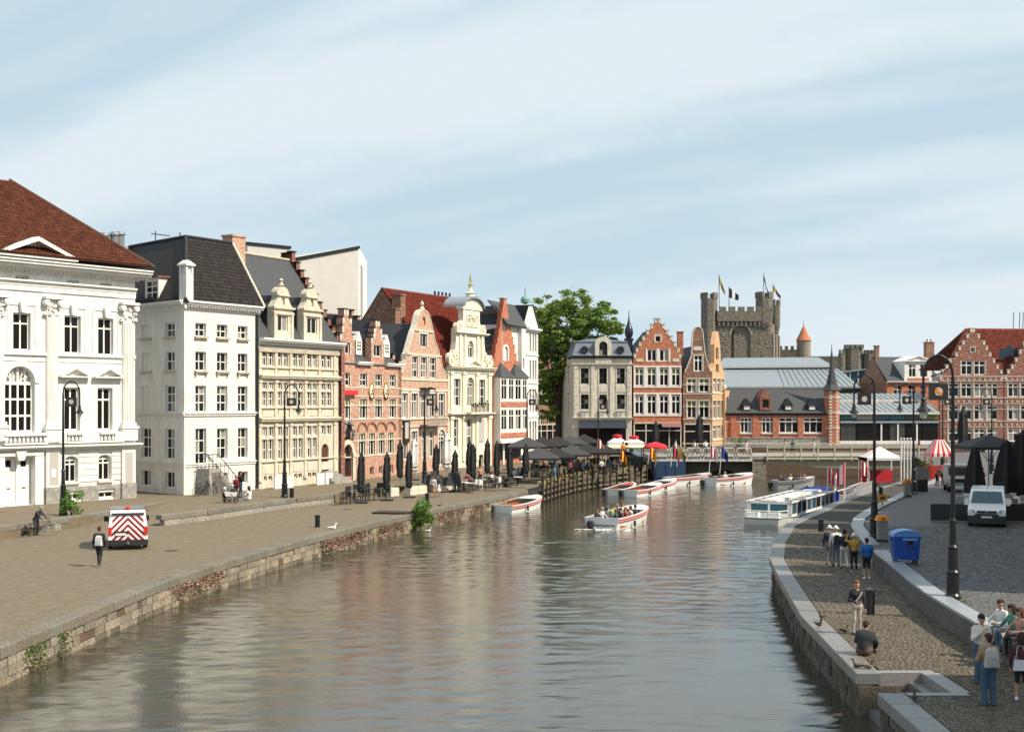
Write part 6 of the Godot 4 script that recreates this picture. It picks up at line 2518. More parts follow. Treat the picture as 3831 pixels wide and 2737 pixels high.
func far_right()->void:
	var f:=fac("dormer_house","brick house with slate roof and white pedimented dormer behind the glass pavilion",3320,216,3520,218,1.5)
	var n:=f.node
	row(f,[[3346,3374],[3400,3428],[3446,3466]],3400,1440,1475,"two_by_two")
	var ye:=f.y(3400,1432)
	finish(f,[Vector2(0,0),Vector2(0,ye)],[Vector2(f.w,0),Vector2(f.w,ye)],M.brick_orange,{})
	hull(f,0,f.w,ye,10,M.brick_dark)
	course(f,"cornice",-0.1,f.w,ye,[[0.15,0.3],[0.12,0.45]],M.white_paint)
	var yr:=f.qz(3400,1335,-5).y
	ridge_roof(f,0,f.w,ye+0.2,yr,10,M.slate_grey)
	var x0:=f.s(3384)
	var x1:=f.s(3486)
	var o1:=wl(f.s(3400),f.s(3426),f.y(3430,1410),f.y(3430,1362),"cross",{"deep": 0.15,"name": "dormer_window"})
	var o2:=wl(f.s(3442),f.s(3470),f.y(3430,1410),f.y(3430,1362),"cross",{"deep": 0.15,"name": "dormer_window"})
	var b:=MB.new()
	wall(b,[Vector2(x0,ye+0.2),Vector2(x0,f.y(3430,1350)),Vector2((x0+x1)/2-0.05,f.y(3430,1329))],[Vector2(x1,ye+0.2),Vector2(x1,f.y(3430,1350)),Vector2((x0+x1)/2+0.05,f.y(3430,1329))],[o1,o2],0.1,-4.5,0.15)
	part("dormer",b,M.white_paint,n)
	for o in [o1,o2]:
		fit_window(n,Transform3D(),o,0.1)
	pediment(f,x0-0.2,x1+0.2,f.y(3430,1352),f.y(3430,1328)-f.y(3430,1352),0.1,0.4,M.white_paint)
	b=MB.new()
	b.bx(Vector3(f.s(3395),f.y(3430,1427),0.1),Vector3(f.s(3475),f.y(3430,1414),0.16))
	part("brick_panel",b,M.brick_orange,n)
	chimney(n,Vector3(f.s(3330),yr-3.0,-4.5),Vector3(0.65,4.7,0.65),M.brick_dark)
	chimney(n,Vector3(f.s(3518),yr-2.0,-3.5),Vector3(1.4,4.3,1.0),M.brick_dark,2)
	var p:=fac("glass_penthouse","grey rooftop penthouse with slanting roof and big windows",3125,228,3322,228,1.5,"penthouse")
	bp("wall",Vector3(0,0,-8),Vector3(p.w,p.y(3200,1432),0),M.panel_grey,p.node)
	b=MB.new()
	var ya:=p.y(3200,1392)
	var yb:=p.y(3300,1374)
	slab(b,Vector3(0,ya,0.4),Vector3(p.s(3290),yb,0.4),Vector3(p.s(3290),yb,-6),Vector3(0,ya,-6),0.2)
	part("roof",b,M.zinc,p.node)
	bp("glazing",Vector3(p.s(3170),p.y(3200,1432),-4),Vector3(p.s(3300),p.y(3200,1385),-0.1),M.glass_blue,p.node)
	for u in [3180,3210,3245,3275]:
		b=MB.new()
		b.bx(Vector3(p.s(u),p.y(3200,1432),-0.1),Vector3(p.s(u)+0.15,p.y(3200,1386),0.05))
		part("mullion",b,M.white_paint,p.node)
	brick_guild(fac("patterned_gable_house","dark red brick stepped house with cream banding and rows of white cross windows",3516,190,3756,191,1.5),true)
	brick_guild(fac("cream_banded_house","red brick stepped house with cream bands under a wide red tiled roof",3758,191,3990,192,1.5),false)
func brick_guild(f:Fac,left:bool)->void:
	var n:=f.node
	var cr:=mat("cream_trim" if left else "cream_trim2",Color(0.55,0.47,0.40),0.85,0.2,0.3)
	var bays:=[[3550,3589],[3597,3638],[3646,3686],[3694,3735]] if left else [[3773,3812],[3820,3858],[3868,3905],[3920,3960]]
	var um:=3640.0 if left else 3850.0
	row(f,bays,um,1433,1484,"cross",{"bar": 0.12})
	row(f,bays,um,1517,1570,"cross",{"bar": 0.12})
	row(f,bays,um,1604,1650,"cross",{"bar": 0.12})
	var so:Array
	if left:
		for c in [[3597,3639],[3645,3687]]:
			win(f,c[0],c[1],1349,1402,"cross",{"u": um,"bar": 0.12,"toothed": true})
		win(f,3633,3648,1299,1318,"single",{"surround": 0.15})
		so=steps_outline(f,[[3517,3755,1405],[3525,3752,1384],[3540,3738,1366],[3552,3724,1343],[3576,3710,1320],[3588,3697,1296],[3602,3687,1276],[3618,3667,1251],[3631,3648,1229]],0.0)
	else:
		so=steps_outline(f,[[3759,3988,1405],[3770,3978,1384],[3785,3965,1366],[3800,3950,1340],[3815,3935,1310],[3830,3920,1280],[3850,3900,1250]],0.0)
	finish(f,so[0],so[1],M.brick_red,{"deep": 0.18,"surround_mat": cr})
	step_caps(f,so,7.0,0.0,-0.5,cr,0.12,true)
	var ye:=f.y(um,1400)
	hull(f,4.0 if left else 0.0,f.w,ye,8,M.brick_red)
	gable_roof(f,4.0 if left else 0.1,f.w-(0.6 if left else 0.1),ye,f.y(um,1285),5 if left else 12,M.brick_red,-0.5)
	for v in [1410,1426,1490,1511,1577,1598,1448,1532]:
		course(f,"string_course",0,f.w,f.y(um,v),[[0.16 if v in [1410,1490,1577] else 0.1,0.06]],cr)
	for v in [1418,1500,1587]:
		for k in 12:
			var b:=MB.new()
			var x:=f.w*(k+0.5)/12.0
			b.bx(Vector3(x-0.12,f.y(um,v+6),0),Vector3(x+0.12,f.y(um,v-4),0.05))
			part("stone_block",b,cr,n)
	for vv in [[1488,1430],[1574,1514],[1652,1600]]:
		for c in bays:
			var b:=MB.new()
			b.bx(Vector3(f.s(c[0])-0.22,f.y(um,vv[0]),0),Vector3(f.s(c[0]),f.y(um,vv[1]),0.05))
			part("pier",b,cr,n)
	if not left:
		var b:=MB.new()
		var y1:=f.qz(3750,1228,-5).y
		slab(b,Vector3(-8.5,ye+0.8,-0.8),Vector3(f.w,ye+0.8,-0.8),Vector3(f.w,y1,-5),Vector3(-3.4,y1,-5))
		slab(b,Vector3(f.w,ye+0.8,-10),Vector3(-8.5,ye+0.8,-10),Vector3(-3.4,y1,-5),Vector3(f.w,y1,-5))
		part("cross_roof",b,M.brick_red,n)
		tiles(n,Vector3(-8.5,ye+0.85,-0.75),Vector3(f.w,ye+0.85,-0.75),Vector3(f.w,y1+0.05,-4.95),Vector3(-3.4,y1+0.05,-4.95),Color(0.20,0.05,0.035),M.tile_red,0.4,0.4)
		for u in [[3738,3760,1340],[3763,3790,1332],[3788,3813,1337]]:
			b=MB.new()
			var q:=f.qz(u[0],u[2],-1.2)
			b.t=Transform3D(Basis(Vector3.RIGHT,0.3),q)
			b.bx(Vector3(0,-0.1,0),Vector3(0.85,1.5,0.1))
			part("skylight",b,M.glass_blue,n)
		for u in [3792,3815,3828]:
			b=MB.new()
			var q:=f.qz(u,1228,-5)
			b.tube([q,q+Vector3(0.1,f.y(u,1165)-f.y(u,1228),0)],0.07,5)
			part("mast",b,M.grey_metal,n)
func background()->void:
	var f:=fac("modern_block","pale grey modern block with slanting roof line behind the old gables",1085,150,1340,156,TERRACE,"building")
	var b:=MB.new()
	wall(b,[Vector2(0,0),Vector2(0,f.y(1090,967))],[Vector2(f.w,0),Vector2(f.w,f.y(1090,967))],[],0,-14)
	wall(b,[Vector2(0,f.y(1090,967)),Vector2(f.w*0.97,f.y(1337,921))],[Vector2(f.w,f.y(1090,967)),Vector2(f.w,f.y(1337,921))],[],0,-14)
	part("wall",b,M.panel_white,f.node)
	b=MB.new()
	slab(b,Vector3(-0.2,f.y(1085,968),0.15),Vector3(f.w+0.1,f.y(1340,919),0.15),Vector3(f.w+0.1,f.y(1340,919),-14),Vector3(-0.2,f.y(1085,968),-14),0.35)
	part("roof_edge",b,M.black_metal,f.node)
	var g:=wing(f,1340,156,1372,172)
	b=MB.new()
	b.bx(Vector3(0,0,-0.4),Vector3(g.w,g.y(1345,930),0))
	part("end_wall",b,M.white_paint,f.node).transform=rel(f,g)
	b=MB.new()
	b.bx(Vector3(g.w*0.25,g.y(1345,1240),0),Vector3(g.w*0.4,g.y(1345,985),0.1))
	part("slot_window",b,M.panel_grey,f.node).transform=rel(f,g)
	f=fac("modern_block","second lower pale block with flat dark roof edge behind the brick chimney",925,146,1084,150,TERRACE,"building")
	bp("wall",Vector3(0,0,-9),Vector3(f.w,f.y(1000,922),0),M.panel_white,f.node)
	b=MB.new()
	b.bx(Vector3(-0.1,f.y(1000,922),-9),Vector3(f.w+0.1,f.y(1000,912),0.15))
	part("roof_edge",b,M.black_metal,f.node)
	f=fac("roof_plant","grey rooftop plant with fat steel ventilation stacks behind the brown roof",300,128,480,131,TERRACE,"building")
	bp("wall",Vector3(0,0,-8),Vector3(f.w,f.y(400,915),0),M.panel_grey,f.node)
	for u in [325,345,390,412,450,470]:
		b=MB.new()
		var x:=f.s(u)
		var y0:=f.y(u,915)
		var y1:=f.y(u,872-(u-325)*0.08)
		b.lathe(Vector3(x,y0,-1.5),[Vector2(0.45,0),Vector2(0.45,y1-y0-0.3),Vector2(0.6,y1-y0-0.3),Vector2(0.4,y1-y0),Vector2(0,y1-y0)],10)
		part("stack",b,M.grey_metal,f.node)
	f=fac("side_street_house","shaded house across the side street behind the tree",2000,196,2150,204,1.0)
	for rr in [[1440,1500],[1540,1600]]:
		row(f,[[2018,2034],[2046,2062],[2078,2094],[2108,2124]],2060,rr[0],rr[1],"cross")
	finish(f,[Vector2(0,0),Vector2(0,f.y(2060,1330))],[Vector2(f.w,0),Vector2(f.w,f.y(2060,1330))],M.brick_dark,{})
	hull(f,0,f.w,f.y(2060,1330),10,M.brick_dark)
	ridge_roof(f,0,f.w,f.y(2060,1330),f.y(2060,1230),10,M.slate)
	shop(f,0,f.w,3.0)
func right_bank_houses()->void:
	var hs:=[[42.6,7.2,19.0,21.5],[49.9,6.0,11.0,18.5],[56.0,6.6,13.5,20.0],[62.7,7.6,12.5,21.0],[70.4,6.2,12.0,19.0],[76.7,8.5,13.5,21.0],[14.0,14.6,20.0,22.0],[85.3,7.0,12.5,20.0],[92.4,8.0,12.5,20.5]]
	var k:=0
	for h in hs:
		var x:=28.0+maxf(0.0,h[0]-62)*0.42
		var t:=thing("guild_house","stepped gable house on the right bank, outside the picture","house",Vector3(x,STREET,-h[0]),0.0,"houses along the right bank")
		var w:float=h[1]
		var b:=MB.new()
		b.t=Transform3D(Basis(Vector3(0,0,-1),Vector3.UP,Vector3(-1,0,0)),Vector3.ZERO)
		var l:=[Vector2(0,0)]
		var r:=[Vector2(w,0)]
		for s in 7:
			var a:=s/6.0
			l.append(Vector2(a*w*0.42,l[-1].y));l.append(Vector2(a*w*0.42,lerpf(h[2]+0.6,h[3],a)))
			r.append(Vector2(w-a*w*0.42,r[-1].y));r.append(Vector2(w-a*w*0.42,lerpf(h[2]+0.6,h[3],a)))
		wall(b,l,r,[],0,-0.5)
		part("wall",b,[M.brick_tan,M.pale_stone,M.brick_red][k%3],t)
		b=MB.new()
		b.t=Transform3D(Basis(Vector3(0,0,-1),Vector3.UP,Vector3(-1,0,0)),Vector3.ZERO)
		b.bx(Vector3(0,0,-0.5),Vector3(w,h[2],-12))
		part("side_wall",b,M.brick_red,t)
		b=MB.new()
		b.t=Transform3D(Basis(Vector3(0,0,-1),Vector3.UP,Vector3(-1,0,0)),Vector3.ZERO)
		slab(b,Vector3(0,h[2],-12),Vector3(0,h[2],-0.4),Vector3(w/2,h[3]-1,-0.4),Vector3(w/2,h[3]-1,-12))
		slab(b,Vector3(w,h[2],-0.4),Vector3(w,h[2],-12),Vector3(w/2,h[3]-1,-12),Vector3(w/2,h[3]-1,-0.4))
		part("roof",b,M.slate_grey,t)
		for fl in 3:
			for c in 3:
				var o:=wl(w*(0.12+0.27*c),w*(0.12+0.27*c)+w*0.2,1.2+fl*3.8,3.4+fl*3.8,"cross",{"deep": -0.02})
				fit_window(t,Transform3D(Basis(Vector3(0,0,-1),Vector3.UP,Vector3(-1,0,0)),Vector3.ZERO),o,0.0)
		k+=1
func bridge()->void:
	var d:=147.0
	var xp0:=(2815-CX)/F*d
	var xp1:=(2868-CX)/F*d
	var x_l:=(2440-CX)/F*d
	var x_r:=(3440-CX)/F*d
	var yd:=1.32
	var t:=thing("road_bridge","low road bridge with cream steel railing and stone pier across the canal","bridge")
	var b:=MB.new()
	b.bx(Vector3(x_l,yd-0.25,-d),Vector3(x_r+3,yd+0.12,-d-10))
	part("deck",b,M.plinth,t)
	b=MB.new()
	var poly:=PackedVector2Array([Vector2(xp1,yd-0.25),Vector2(xp1,yd-0.62),Vector2(xp1+2.5,yd-0.8),Vector2(xp1+5,yd-1.05),Vector2(xp1+8,yd-1.2),Vector2(x_r+3,yd-1.2),Vector2(x_r+3,yd-0.25)])
	b.prism(poly,-d-0.1,-d-0.5)
	part("girder",b,mat("girder_paint",Color(0.34,0.31,0.22),0.7,0.25,0.4),t)
	b=MB.new()
	b.bx(Vector3(xp1,yd-0.22,-d),Vector3(x_r+3,yd-0.06,-d+0.18))
	b.bx(Vector3(xp1,yd+0.10,-d),Vector3(x_r+3,yd+0.2,-d+0.1))
	part("flange",b,M.cream_metal,t)
	var x:=xp1+0.1
	var n:=0
	while x<x_r+2:
		b=MB.new()
		b.bx(Vector3(x-0.06,yd-0.4,-d+0.02),Vector3(x+0.06,yd+1.32,-d+0.16))
		part("railing_post",b,M.cream_metal,t)
		x+=1.85
		n+=1
	for y in [0.42,0.62,1.05,1.28]:
		b=MB.new()
		b.tube([Vector3(xp1,yd+y,-d+0.08),Vector3(x_r+2,yd+y,-d+0.08)],0.035,5)
		part("rail",b,M.cream_metal,t)
	b=MB.new()
	x=xp1
	while x<x_r+2:
		b.tube([Vector3(x,yd+0.62,-d+0.08),Vector3(x+0.12,yd+0.85,-d+0.08),Vector3(x,yd+1.05,-d+0.08)],0.022,4)
		x+=0.2
	part("ironwork",b,M.wood_post,t).set_meta("kind","stuff")
	b=MB.new()
	b.tube([Vector3(xp1-8,yd+1.2,-d-9.8),Vector3(x_r+3,yd+1.2,-d-9.8)],0.05,5)
	part("rail",b,M.cream_metal,t)
	b=MB.new()
	b.bx(Vector3(xp0+0.05,-2.2,-d-9),Vector3(xp1-0.05,yd-0.25,-d-0.05))
	var pier:=part("pier",b,M.wall_core,t)
	var y:=-1.9
	var r:=0
	while y<yd-0.5:
		var xx:=xp0
		while xx<xp1-0.05:
			var w:=minf(rng.randf_range(0.3,0.6),xp1-xx)
			b=MB.new()
			b.colored=true
			b.col=stone_tint(Color(0.42,0.37,0.28),0.2)
			b.bx(Vector3(xx+0.012,y+0.012,-d-0.3),Vector3(xx+w-0.012,y+0.26,-d+rng.randf_range(0,0.04)))
			part("stone",b,M.stone_piece,pier)
			xx+=w
		y+=0.275
		r+=1
	b=MB.new()
	var arch:=wl(xp0-5.2,xp0-1.0,WATER-0.8,-0.1,"blind",{"deep": 1.0,"arch": 1.1})
	wall(b,[Vector2(x_l,-2.2),Vector2(x_l,yd-0.25)],[Vector2(xp0,-2.2),Vector2(xp0,yd-0.25)],[arch],-d-0.6,-d-9,1.0)
	part("abutment",b,mat("abutment_stone",Color(0.10,0.088,0.07),0.95,0.45,0.6,0.6),t)
	bp("coping",Vector3(x_l,yd-0.45,-d-0.3),Vector3(xp0,yd-0.2,-d+0.15),M.pale_stone,t)
	for k in 6:
		var xa:=lerpf(x_l,xp0,(k+0.06)/6.0)
		var xb:=lerpf(x_l,xp0,(k+0.94)/6.0)
		b=MB.new()
		b.bx(Vector3(xa,yd+0.05,-d+0.0),Vector3(xb,yd+0.16,-d+0.1))
		b.bx(Vector3(xa,yd+0.95,-d+0.0),Vector3(xb,yd+1.05,-d+0.1))
		for q in 2:
			var xq:=xa if q==0 else xb-0.1
			b.bx(Vector3(xq,yd-0.2,-d),Vector3(xq+0.1,yd+1.05,-d+0.1))
		part("railing_panel",b,M.white_paint,t)
	var fb:=MB.new()
	fb.colored=true
	for k in 900:
		var xx:=rng.randf_range(x_l,xp0)
		var c:Color=[Color(0.05,0.10,0.02),Color(0.04,0.08,0.02),Color(0.55,0.28,0.04),Color(0.6,0.55,0.45),Color(0.4,0.05,0.03)][rng.randi()%5]
		leaf(fb,Vector3(xx,yd+0.3+absf(rng.randfn(0,0.3)),-d+rng.randf_range(0.0,0.35)),0.11,c)
	part("flower_boxes",fb,M.leaf,t).set_meta("kind","stuff")
	var hd:=thing("boathouse","small blue boathouse front tucked below the bridge end","boathouse",Vector3((2515-CX)/F*146.0,0,-146.2))
	b=MB.new()
	b.bx(Vector3(-1.9,-1.3,-1),Vector3(1.5,0.9,0))
	part("wall",b,mat("boathouse_blue",Color(0.02,0.05,0.12),0.6),hd)
	for k in 3:
		b=MB.new()
		b.bx(Vector3(-1.7+k*1.05,-0.9,0),Vector3(-0.75+k*1.05,0.6,0.05))
		part("door_panel",b,mat("boathouse_panel",Color(0.022,0.055,0.12),0.5),hd)
	b=MB.new()
	b.bx(Vector3(20,-2.2,-175),Vector3(62,1.45,-176))
	var fw:=thing("quay_wall","reddish far quay wall glimpsed beneath the bridge","quay wall")
	part("wall",b,mat("far_wall",Color(0.20,0.12,0.085),0.95,0.4,0.5),fw)
func leaf(b:MB,p:Vector3,s:float,c:Color)->void:
	b.col=c
	var a:=rng.randf()*TAU
	var e:=rng.randf_range(-0.9,0.9)
	var x:=Vector3(cos(a),e*0.5,sin(a)).normalized()*s
	var y:=Vector3(-sin(a)*e,0.9,cos(a)*e).normalized()*s*rng.randf_range(0.5,0.9)
	b.quad(p-x*0.9,p-y*0.5,p+x*0.9,p+y*0.5)
func boat(called:String,label:String,at:Vector3,ahead:Vector2,ln:float,beam:float,group:String,opt:={})->Node3D:
	var t:=thing(called,label,"boat",at,0.0,group)
	var dir:=Vector3(ahead.x,0,-ahead.y).normalized()
	t.transform.basis=Basis(dir,Vector3.UP,dir.cross(Vector3.UP))
	var n:=12
	var keel:=[]
	var sheer:=[]
	var inner:=[]
	for k in n+1:
		var a:=float(k)/n
		var w:=beam/2*(0.93+0.07*sin(minf(a*2,1.0)*PI/2))
		if a>0.5:
			w*=sqrt(maxf(0.0,1-pow((a-0.5)/0.5,2.4)))
		w=maxf(w,0.04)
		var h:float=opt.get("free",0.62)+0.38*pow(a,2.2)
		sheer.append(Vector3(a*ln,h,w))
		keel.append(Vector3(a*ln*(0.97 if a>0.5 else 1.0),-0.25,w*0.82))
		inner.append(Vector3(a*ln*0.97,h-0.02,maxf(w-0.16,0.02)))
	var b:=MB.new()
	var low:=MB.new()
	for k in n:
		for s in [-1,1]:
			var p:=func(v:Vector3)->Vector3:return Vector3(v.x,v.y,v.z*s)
			var q:=[p.call(keel[k]),p.call(keel[k+1]),p.call(sheer[k+1]),p.call(sheer[k])]
			var g:=[p.call(sheer[k]),p.call(sheer[k+1]),p.call(inner[k+1]),p.call(inner[k])]
			if s<0:
				q.reverse()
				g.reverse()
			b.quad(q[0],q[1],q[2],q[3])
			b.quad(g[0],g[1],g[2],g[3])
	var z0:float=keel[0].z
	b.quad(Vector3(0,-0.25,-z0),Vector3(0,-0.25,z0),Vector3(0,sheer[0].y,sheer[0].z),Vector3(0,sheer[0].y,-sheer[0].z))
	b.bx(Vector3(0,sheer[0].y-0.05,-inner[0].z),Vector3(0.35,sheer[0].y-0.01,inner[0].z))
	part("hull",b,opt.get("hull",M.gel_white),t)
	b=MB.new()
	for k in range(9,n):
		b.quad(Vector3(inner[k].x,inner[k].y-0.01,inner[k].z),Vector3(inner[k+1].x,inner[k+1].y-0.01,inner[k+1].z),Vector3(inner[k+1].x,inner[k+1].y-0.01,-inner[k+1].z),Vector3(inner[k].x,inner[k].y-0.01,-inner[k].z))
	part("foredeck",b,opt.get("deck",M.gel_white),t)
	for hh in [0.12,0.26]:
		for s in [-1,1]:
			b=MB.new()
			for k in n:
				var o:=Vector3(0,-hh,0)
				var p0:Vector3=sheer[k]+o
				var p1:Vector3=sheer[k+1]+o
				p0.z=s*(p0.z+0.012-hh*0.02)
				p1.z=s*(p1.z+0.012-hh*0.02)
				b.tube([p0,p1],0.03,4,false)
			part("rub_rail",b,opt.get("rail",M.paint_red),t)
	b=MB.new()
	for k in 9:
		for s in [-1,1]:
			var q:=[Vector3(inner[k].x,0.1,inner[k].z*s),Vector3(inner[k+1].x,0.1,inner[k+1].z*s),Vector3(inner[k+1].x,inner[k+1].y,inner[k+1].z*s),Vector3(inner[k].x,inner[k].y,inner[k].z*s)]
			if s>0:
				q.reverse()
			b.quad(q[0],q[1],q[2],q[3])
		b.quad(Vector3(inner[k].x,0.1,inner[k].z),Vector3(inner[k+1].x,0.1,inner[k+1].z),Vector3(inner[k+1].x,0.1,-inner[k+1].z),Vector3(inner[k].x,0.1,-inner[k].z))
	part("lining",b,M.wood_brown,t)
	for s in [-1,1]:
		bp("bench",Vector3(0.6,0.1,s*(beam/2-0.18)),Vector3(ln*0.68,0.46,s*(beam/2-0.55)),M.wood_orange,t)
	b=MB.new()
	b.bx(Vector3(ln*0.3,0.1,-0.2),Vector3(ln*0.6,0.44,0.2))
	part("bench",b,M.wood_orange,t)
	if opt.get("motor",true):
		b=MB.new()
		b.lathe(Vector3(-0.22,-0.3,-beam*0.28),[Vector2(0.12,0),Vector2(0.14,0.4),Vector2(0.24,0.5),Vector2(0.24,0.85),Vector2(0.0,0.95)],8)
		part("motor",b,M.plastic_dark,t)
	for s in [-1,1]:
		b=MB.new()
		b.lathe(Vector3(ln*0.35,0.05,s*(beam/2+0.06)),[Vector2(0.02,0),Vector2(0.09,0.06),Vector2(0.09,0.36),Vector2(0.02,0.42)],8)
		part("fender",b,M.rubber if s>0 else M.gel_white,t)
	if opt.has("text"):
		var tm:=TextMesh.new()
		tm.text=opt.text
		tm.font_size=64
		tm.pixel_size=0.0032
		tm.depth=0.01
		var ft:=SystemFont.new()
		ft.font_names=PackedStringArray(["Droid Sans"])
		ft.font_weight=700
		tm.font=ft
		var o:=part("lettering",tm,mat("boat_letter",Color(0.03,0.035,0.05),0.6),t)
		o.transform=Transform3D(Basis(Vector3(0,0,1),Vector3.UP,Vector3(-1,0,0)),Vector3(-0.02,0.30,0.0))
	return t
func wet(u:float,v:float)->Vector3:
	return gnd(u,v,WATER)
func boats()->void:
	var p:=wet(2250,1981)
	var t:=boat("motor_launch","white motor launch full of passengers under way, web address on its stern",p,Vector2(3.4,7.2),7.8,2.65,"",{"text": "www.boatingent.be","free": 0.8})
	boat_crew(t,7.8,2.65,11)
	var b:=MB.new()
	for k in 40:
		var q:=p+Vector3(rng.randf_range(-1.8,1.9),0.06,rng.randf_range(0.1,1.7))
		b.t=Transform3D(Basis(Vector3.UP,rng.randf()),q)
		b.frust(Vector3.ZERO,Vector2(rng.randf_range(0.1,0.4),0.07),0.03,Vector2(0.1,0.04))
	b.t=Transform3D()
	var wk:=thing("wake_foam","white churned foam trailing behind the moving launch","foam")
	part("foam",b,M.canvas_white,wk).set_meta("kind","stuff")
	boat("moored_launch","empty white launch with red rails moored below the leafy end of the quay",wet(1872,1919),Vector2(3.0,6.6),7.2,2.3,"white launches moored at the wooden stage")
	boat("moored_launch","white launch with a red locker moored against the wooden stage posts",wet(2285,1855),Vector2(2.2,4.6),5.6,1.9,"white launches moored at the wooden stage",{"deck": M.paint_red})
	boat("moored_launch","white launch with bright orange seats moored outermost at the wooden stage",wet(2350,1858),Vector2(2.9,4.8),6.6,2.1,"white launches moored at the wooden stage")
	boat("moored_launch","white launch moored behind the one with orange seats",wet(2420,1838),Vector2(2.6,4.2),6.0,2.0,"white launches moored at the wooden stage")
	boat("moored_launch","long white launch with dark fender moored before the blue boathouse",wet(2500,1816),Vector2(4.4,2.6),5.6,2.0,"white launches moored at the wooden stage",{"free": 0.85})
	var t7:=boat("moored_launch","white launch with waiting passengers and pale stern moored by the bridge arch",wet(2652,1818),Vector2(4.6,3.4),6.2,2.6,"white launches moored at the wooden stage",{"free": 0.85})
	boat_crew(t7,5.0,2.4,4)
	var g:=boat("grey_launch","grey open launch carrying passengers under the bridge",wet(2898,1826),Vector2(4.0,0.9),4.3,2.0,"",{"hull": mat("hull_grey",Color(0.30,0.31,0.32),0.4),"rail": M.plastic_grey,"free": 0.8})
	boat_crew(g,4.2,2.0,6)
	boat("hire_boat","small white hire boat with red deck tied up beside the fence",wet(3128,1878),Vector2(3.6,6.0),4.6,1.7,"hire boats by the landing",{"deck": M.paint_red,"rail": M.paint_red,"motor": false})
	boat("hire_boat","small white hire boat moored ahead of the red decked one",wet(3200,1846),Vector2(4.0,6.0),4.6,1.7,"hire boats by the landing",{"deck": M.wood_orange,"motor": false})
	tour_boat()
	stage()
	landing()
func tour_boat()->void:
	var a:=wet(2850,1966)
	var t:=thing("tour_boat","white canal tour boat with glazed cabin and blue stern cover alongside the walk","boat",a)
	var dir:=Vector3(8.2,0,-16.5).normalized()
	t.transform.basis=Basis(dir,Vector3.UP,dir.cross(Vector3.UP))
	var ln:=19.0
	var w:=1.75
	var b:=MB.new()
	var secs:=[[0.0,1.2],[0.8,1.6],[2.0,1.75],[16.5,1.75],[18.2,1.3],[19.0,0.4]]
	for k in secs.size()-1:
		for s in [-1,1]:
			var q:=[Vector3(secs[k][0]+0.3,-0.3,secs[k][1]*0.85*s),Vector3(secs[k+1][0],-0.3,secs[k+1][1]*0.85*s),Vector3(secs[k+1][0],0.46,secs[k+1][1]*s),Vector3(secs[k][0],0.46,secs[k][1]*s)]
			if s<0:
				q.reverse()
			b.quad(q[0],q[1],q[2],q[3])
		b.quad(Vector3(secs[k][0],0.46,secs[k][1]),Vector3(secs[k+1][0],0.46,secs[k+1][1]),Vector3(secs[k+1][0],0.46,-secs[k+1][1]),Vector3(secs[k][0],0.46,-secs[k][1]))
	b.quad(Vector3(0.3,-0.3,-1.0),Vector3(0.3,-0.3,1.0),Vector3(0,0.46,1.2),Vector3(0,0.46,-1.2))
	part("hull",b,M.gel_white,t)
	b=MB.new()
	for k in 2:
		b.tube([Vector3(0.0,0.5,-1.2+2.4*k),Vector3(2.0,0.5,-1.75+3.5*k),Vector3(16.5,0.5,-1.75+3.5*k)],0.06,5)
	b.tube([Vector3(0.0,0.5,-1.2),Vector3(0.0,0.5,1.2)],0.06,5)
	part("rub_rail",b,M.grey_metal,t)
	b=MB.new()
	for z in [-1.15,-0.4,0.4,1.15]:
		b.tube([Vector3(0.1,0.46,z),Vector3(0.1,1.0,z)],0.035,5)
	for z in [-1.5,1.5]:
		b.tube([Vector3(1.2,0.46,z),Vector3(1.2,1.0,z),Vector3(0.1,1.0,z*0.77)],0.035,5)
	b.tube([Vector3(0.1,1.0,-1.15),Vector3(0.1,1.0,1.15)],0.04,5)
	part("deck_rail",b,M.white_frame,t)
	for z in [-0.9,0.55]:
		b=MB.new()
		b.bx(Vector3(0.5,0.46,z-0.5),Vector3(1.1,0.85,z+0.5))
		part("deck_locker",b,M.paint_white,t)
	var y0:=0.46
	var y1:=1.5
	for k in 10:
		for s in [-1,1]:
			b=MB.new()
			var x:=1.9+k*1.42
			b.bx(Vector3(x,y0,s*1.52),Vector3(x+0.12,y1,s*1.62))
			part("cabin_post",b,M.paint_white,t)
			if k<9:
				b=MB.new()
				b.bx(Vector3(x+0.12,y0+0.22,s*1.54),Vector3(x+1.42,y1-0.05,s*1.58))
				part("pane",b,M.glass_blue if (k+s)%3 else M.glass_dark,t)
				b=MB.new()
				b.bx(Vector3(x+0.12,y0,s*1.53),Vector3(x+1.42,y0+0.22,s*1.6))
				part("cabin_panel",b,M.paint_white,t)
	b=MB.new()
	b.bx(Vector3(1.86,y0,-1.5),Vector3(1.98,y1,-1.3));b.bx(Vector3(1.86,y0,1.3),Vector3(1.98,y1,1.5));b.bx(Vector3(1.86,y0,-0.08),Vector3(1.98,y1,0.08));b.bx(Vector3(1.86,y0,-1.5),Vector3(1.97,y0+0.3,1.5))
	b.bx(Vector3(1.86,y1-0.12,-1.55),Vector3(1.99,y1,1.55))
	part("cabin_front",b,M.paint_white,t)
	for z in [[-1.3,-0.08],[0.08,1.3]]:
		bp("pane",Vector3(1.9,y0+0.3,z[0]),Vector3(1.94,y1-0.12,z[1]),M.glass_teal,t)
	b=MB.new()
	b.bx(Vector3(1.7,y1,-0.62),Vector3(14.8,y1+0.16,0.62))
	b.bx(Vector3(1.7,y1-0.02,-1.68),Vector3(2.0,y1+0.08,1.68))
	for s in [-1,1]:
		b.bx(Vector3(1.7,y1-0.02,s*1.5),Vector3(14.8,y1+0.08,s*1.7))
		for k in 8:
			b.bx(Vector3(1.9+k*1.8,y1-0.01,s*0.6),Vector3(2.1+k*1.8,y1+0.07,s*1.6))
	part("roof_frame",b,M.paint_white,t)
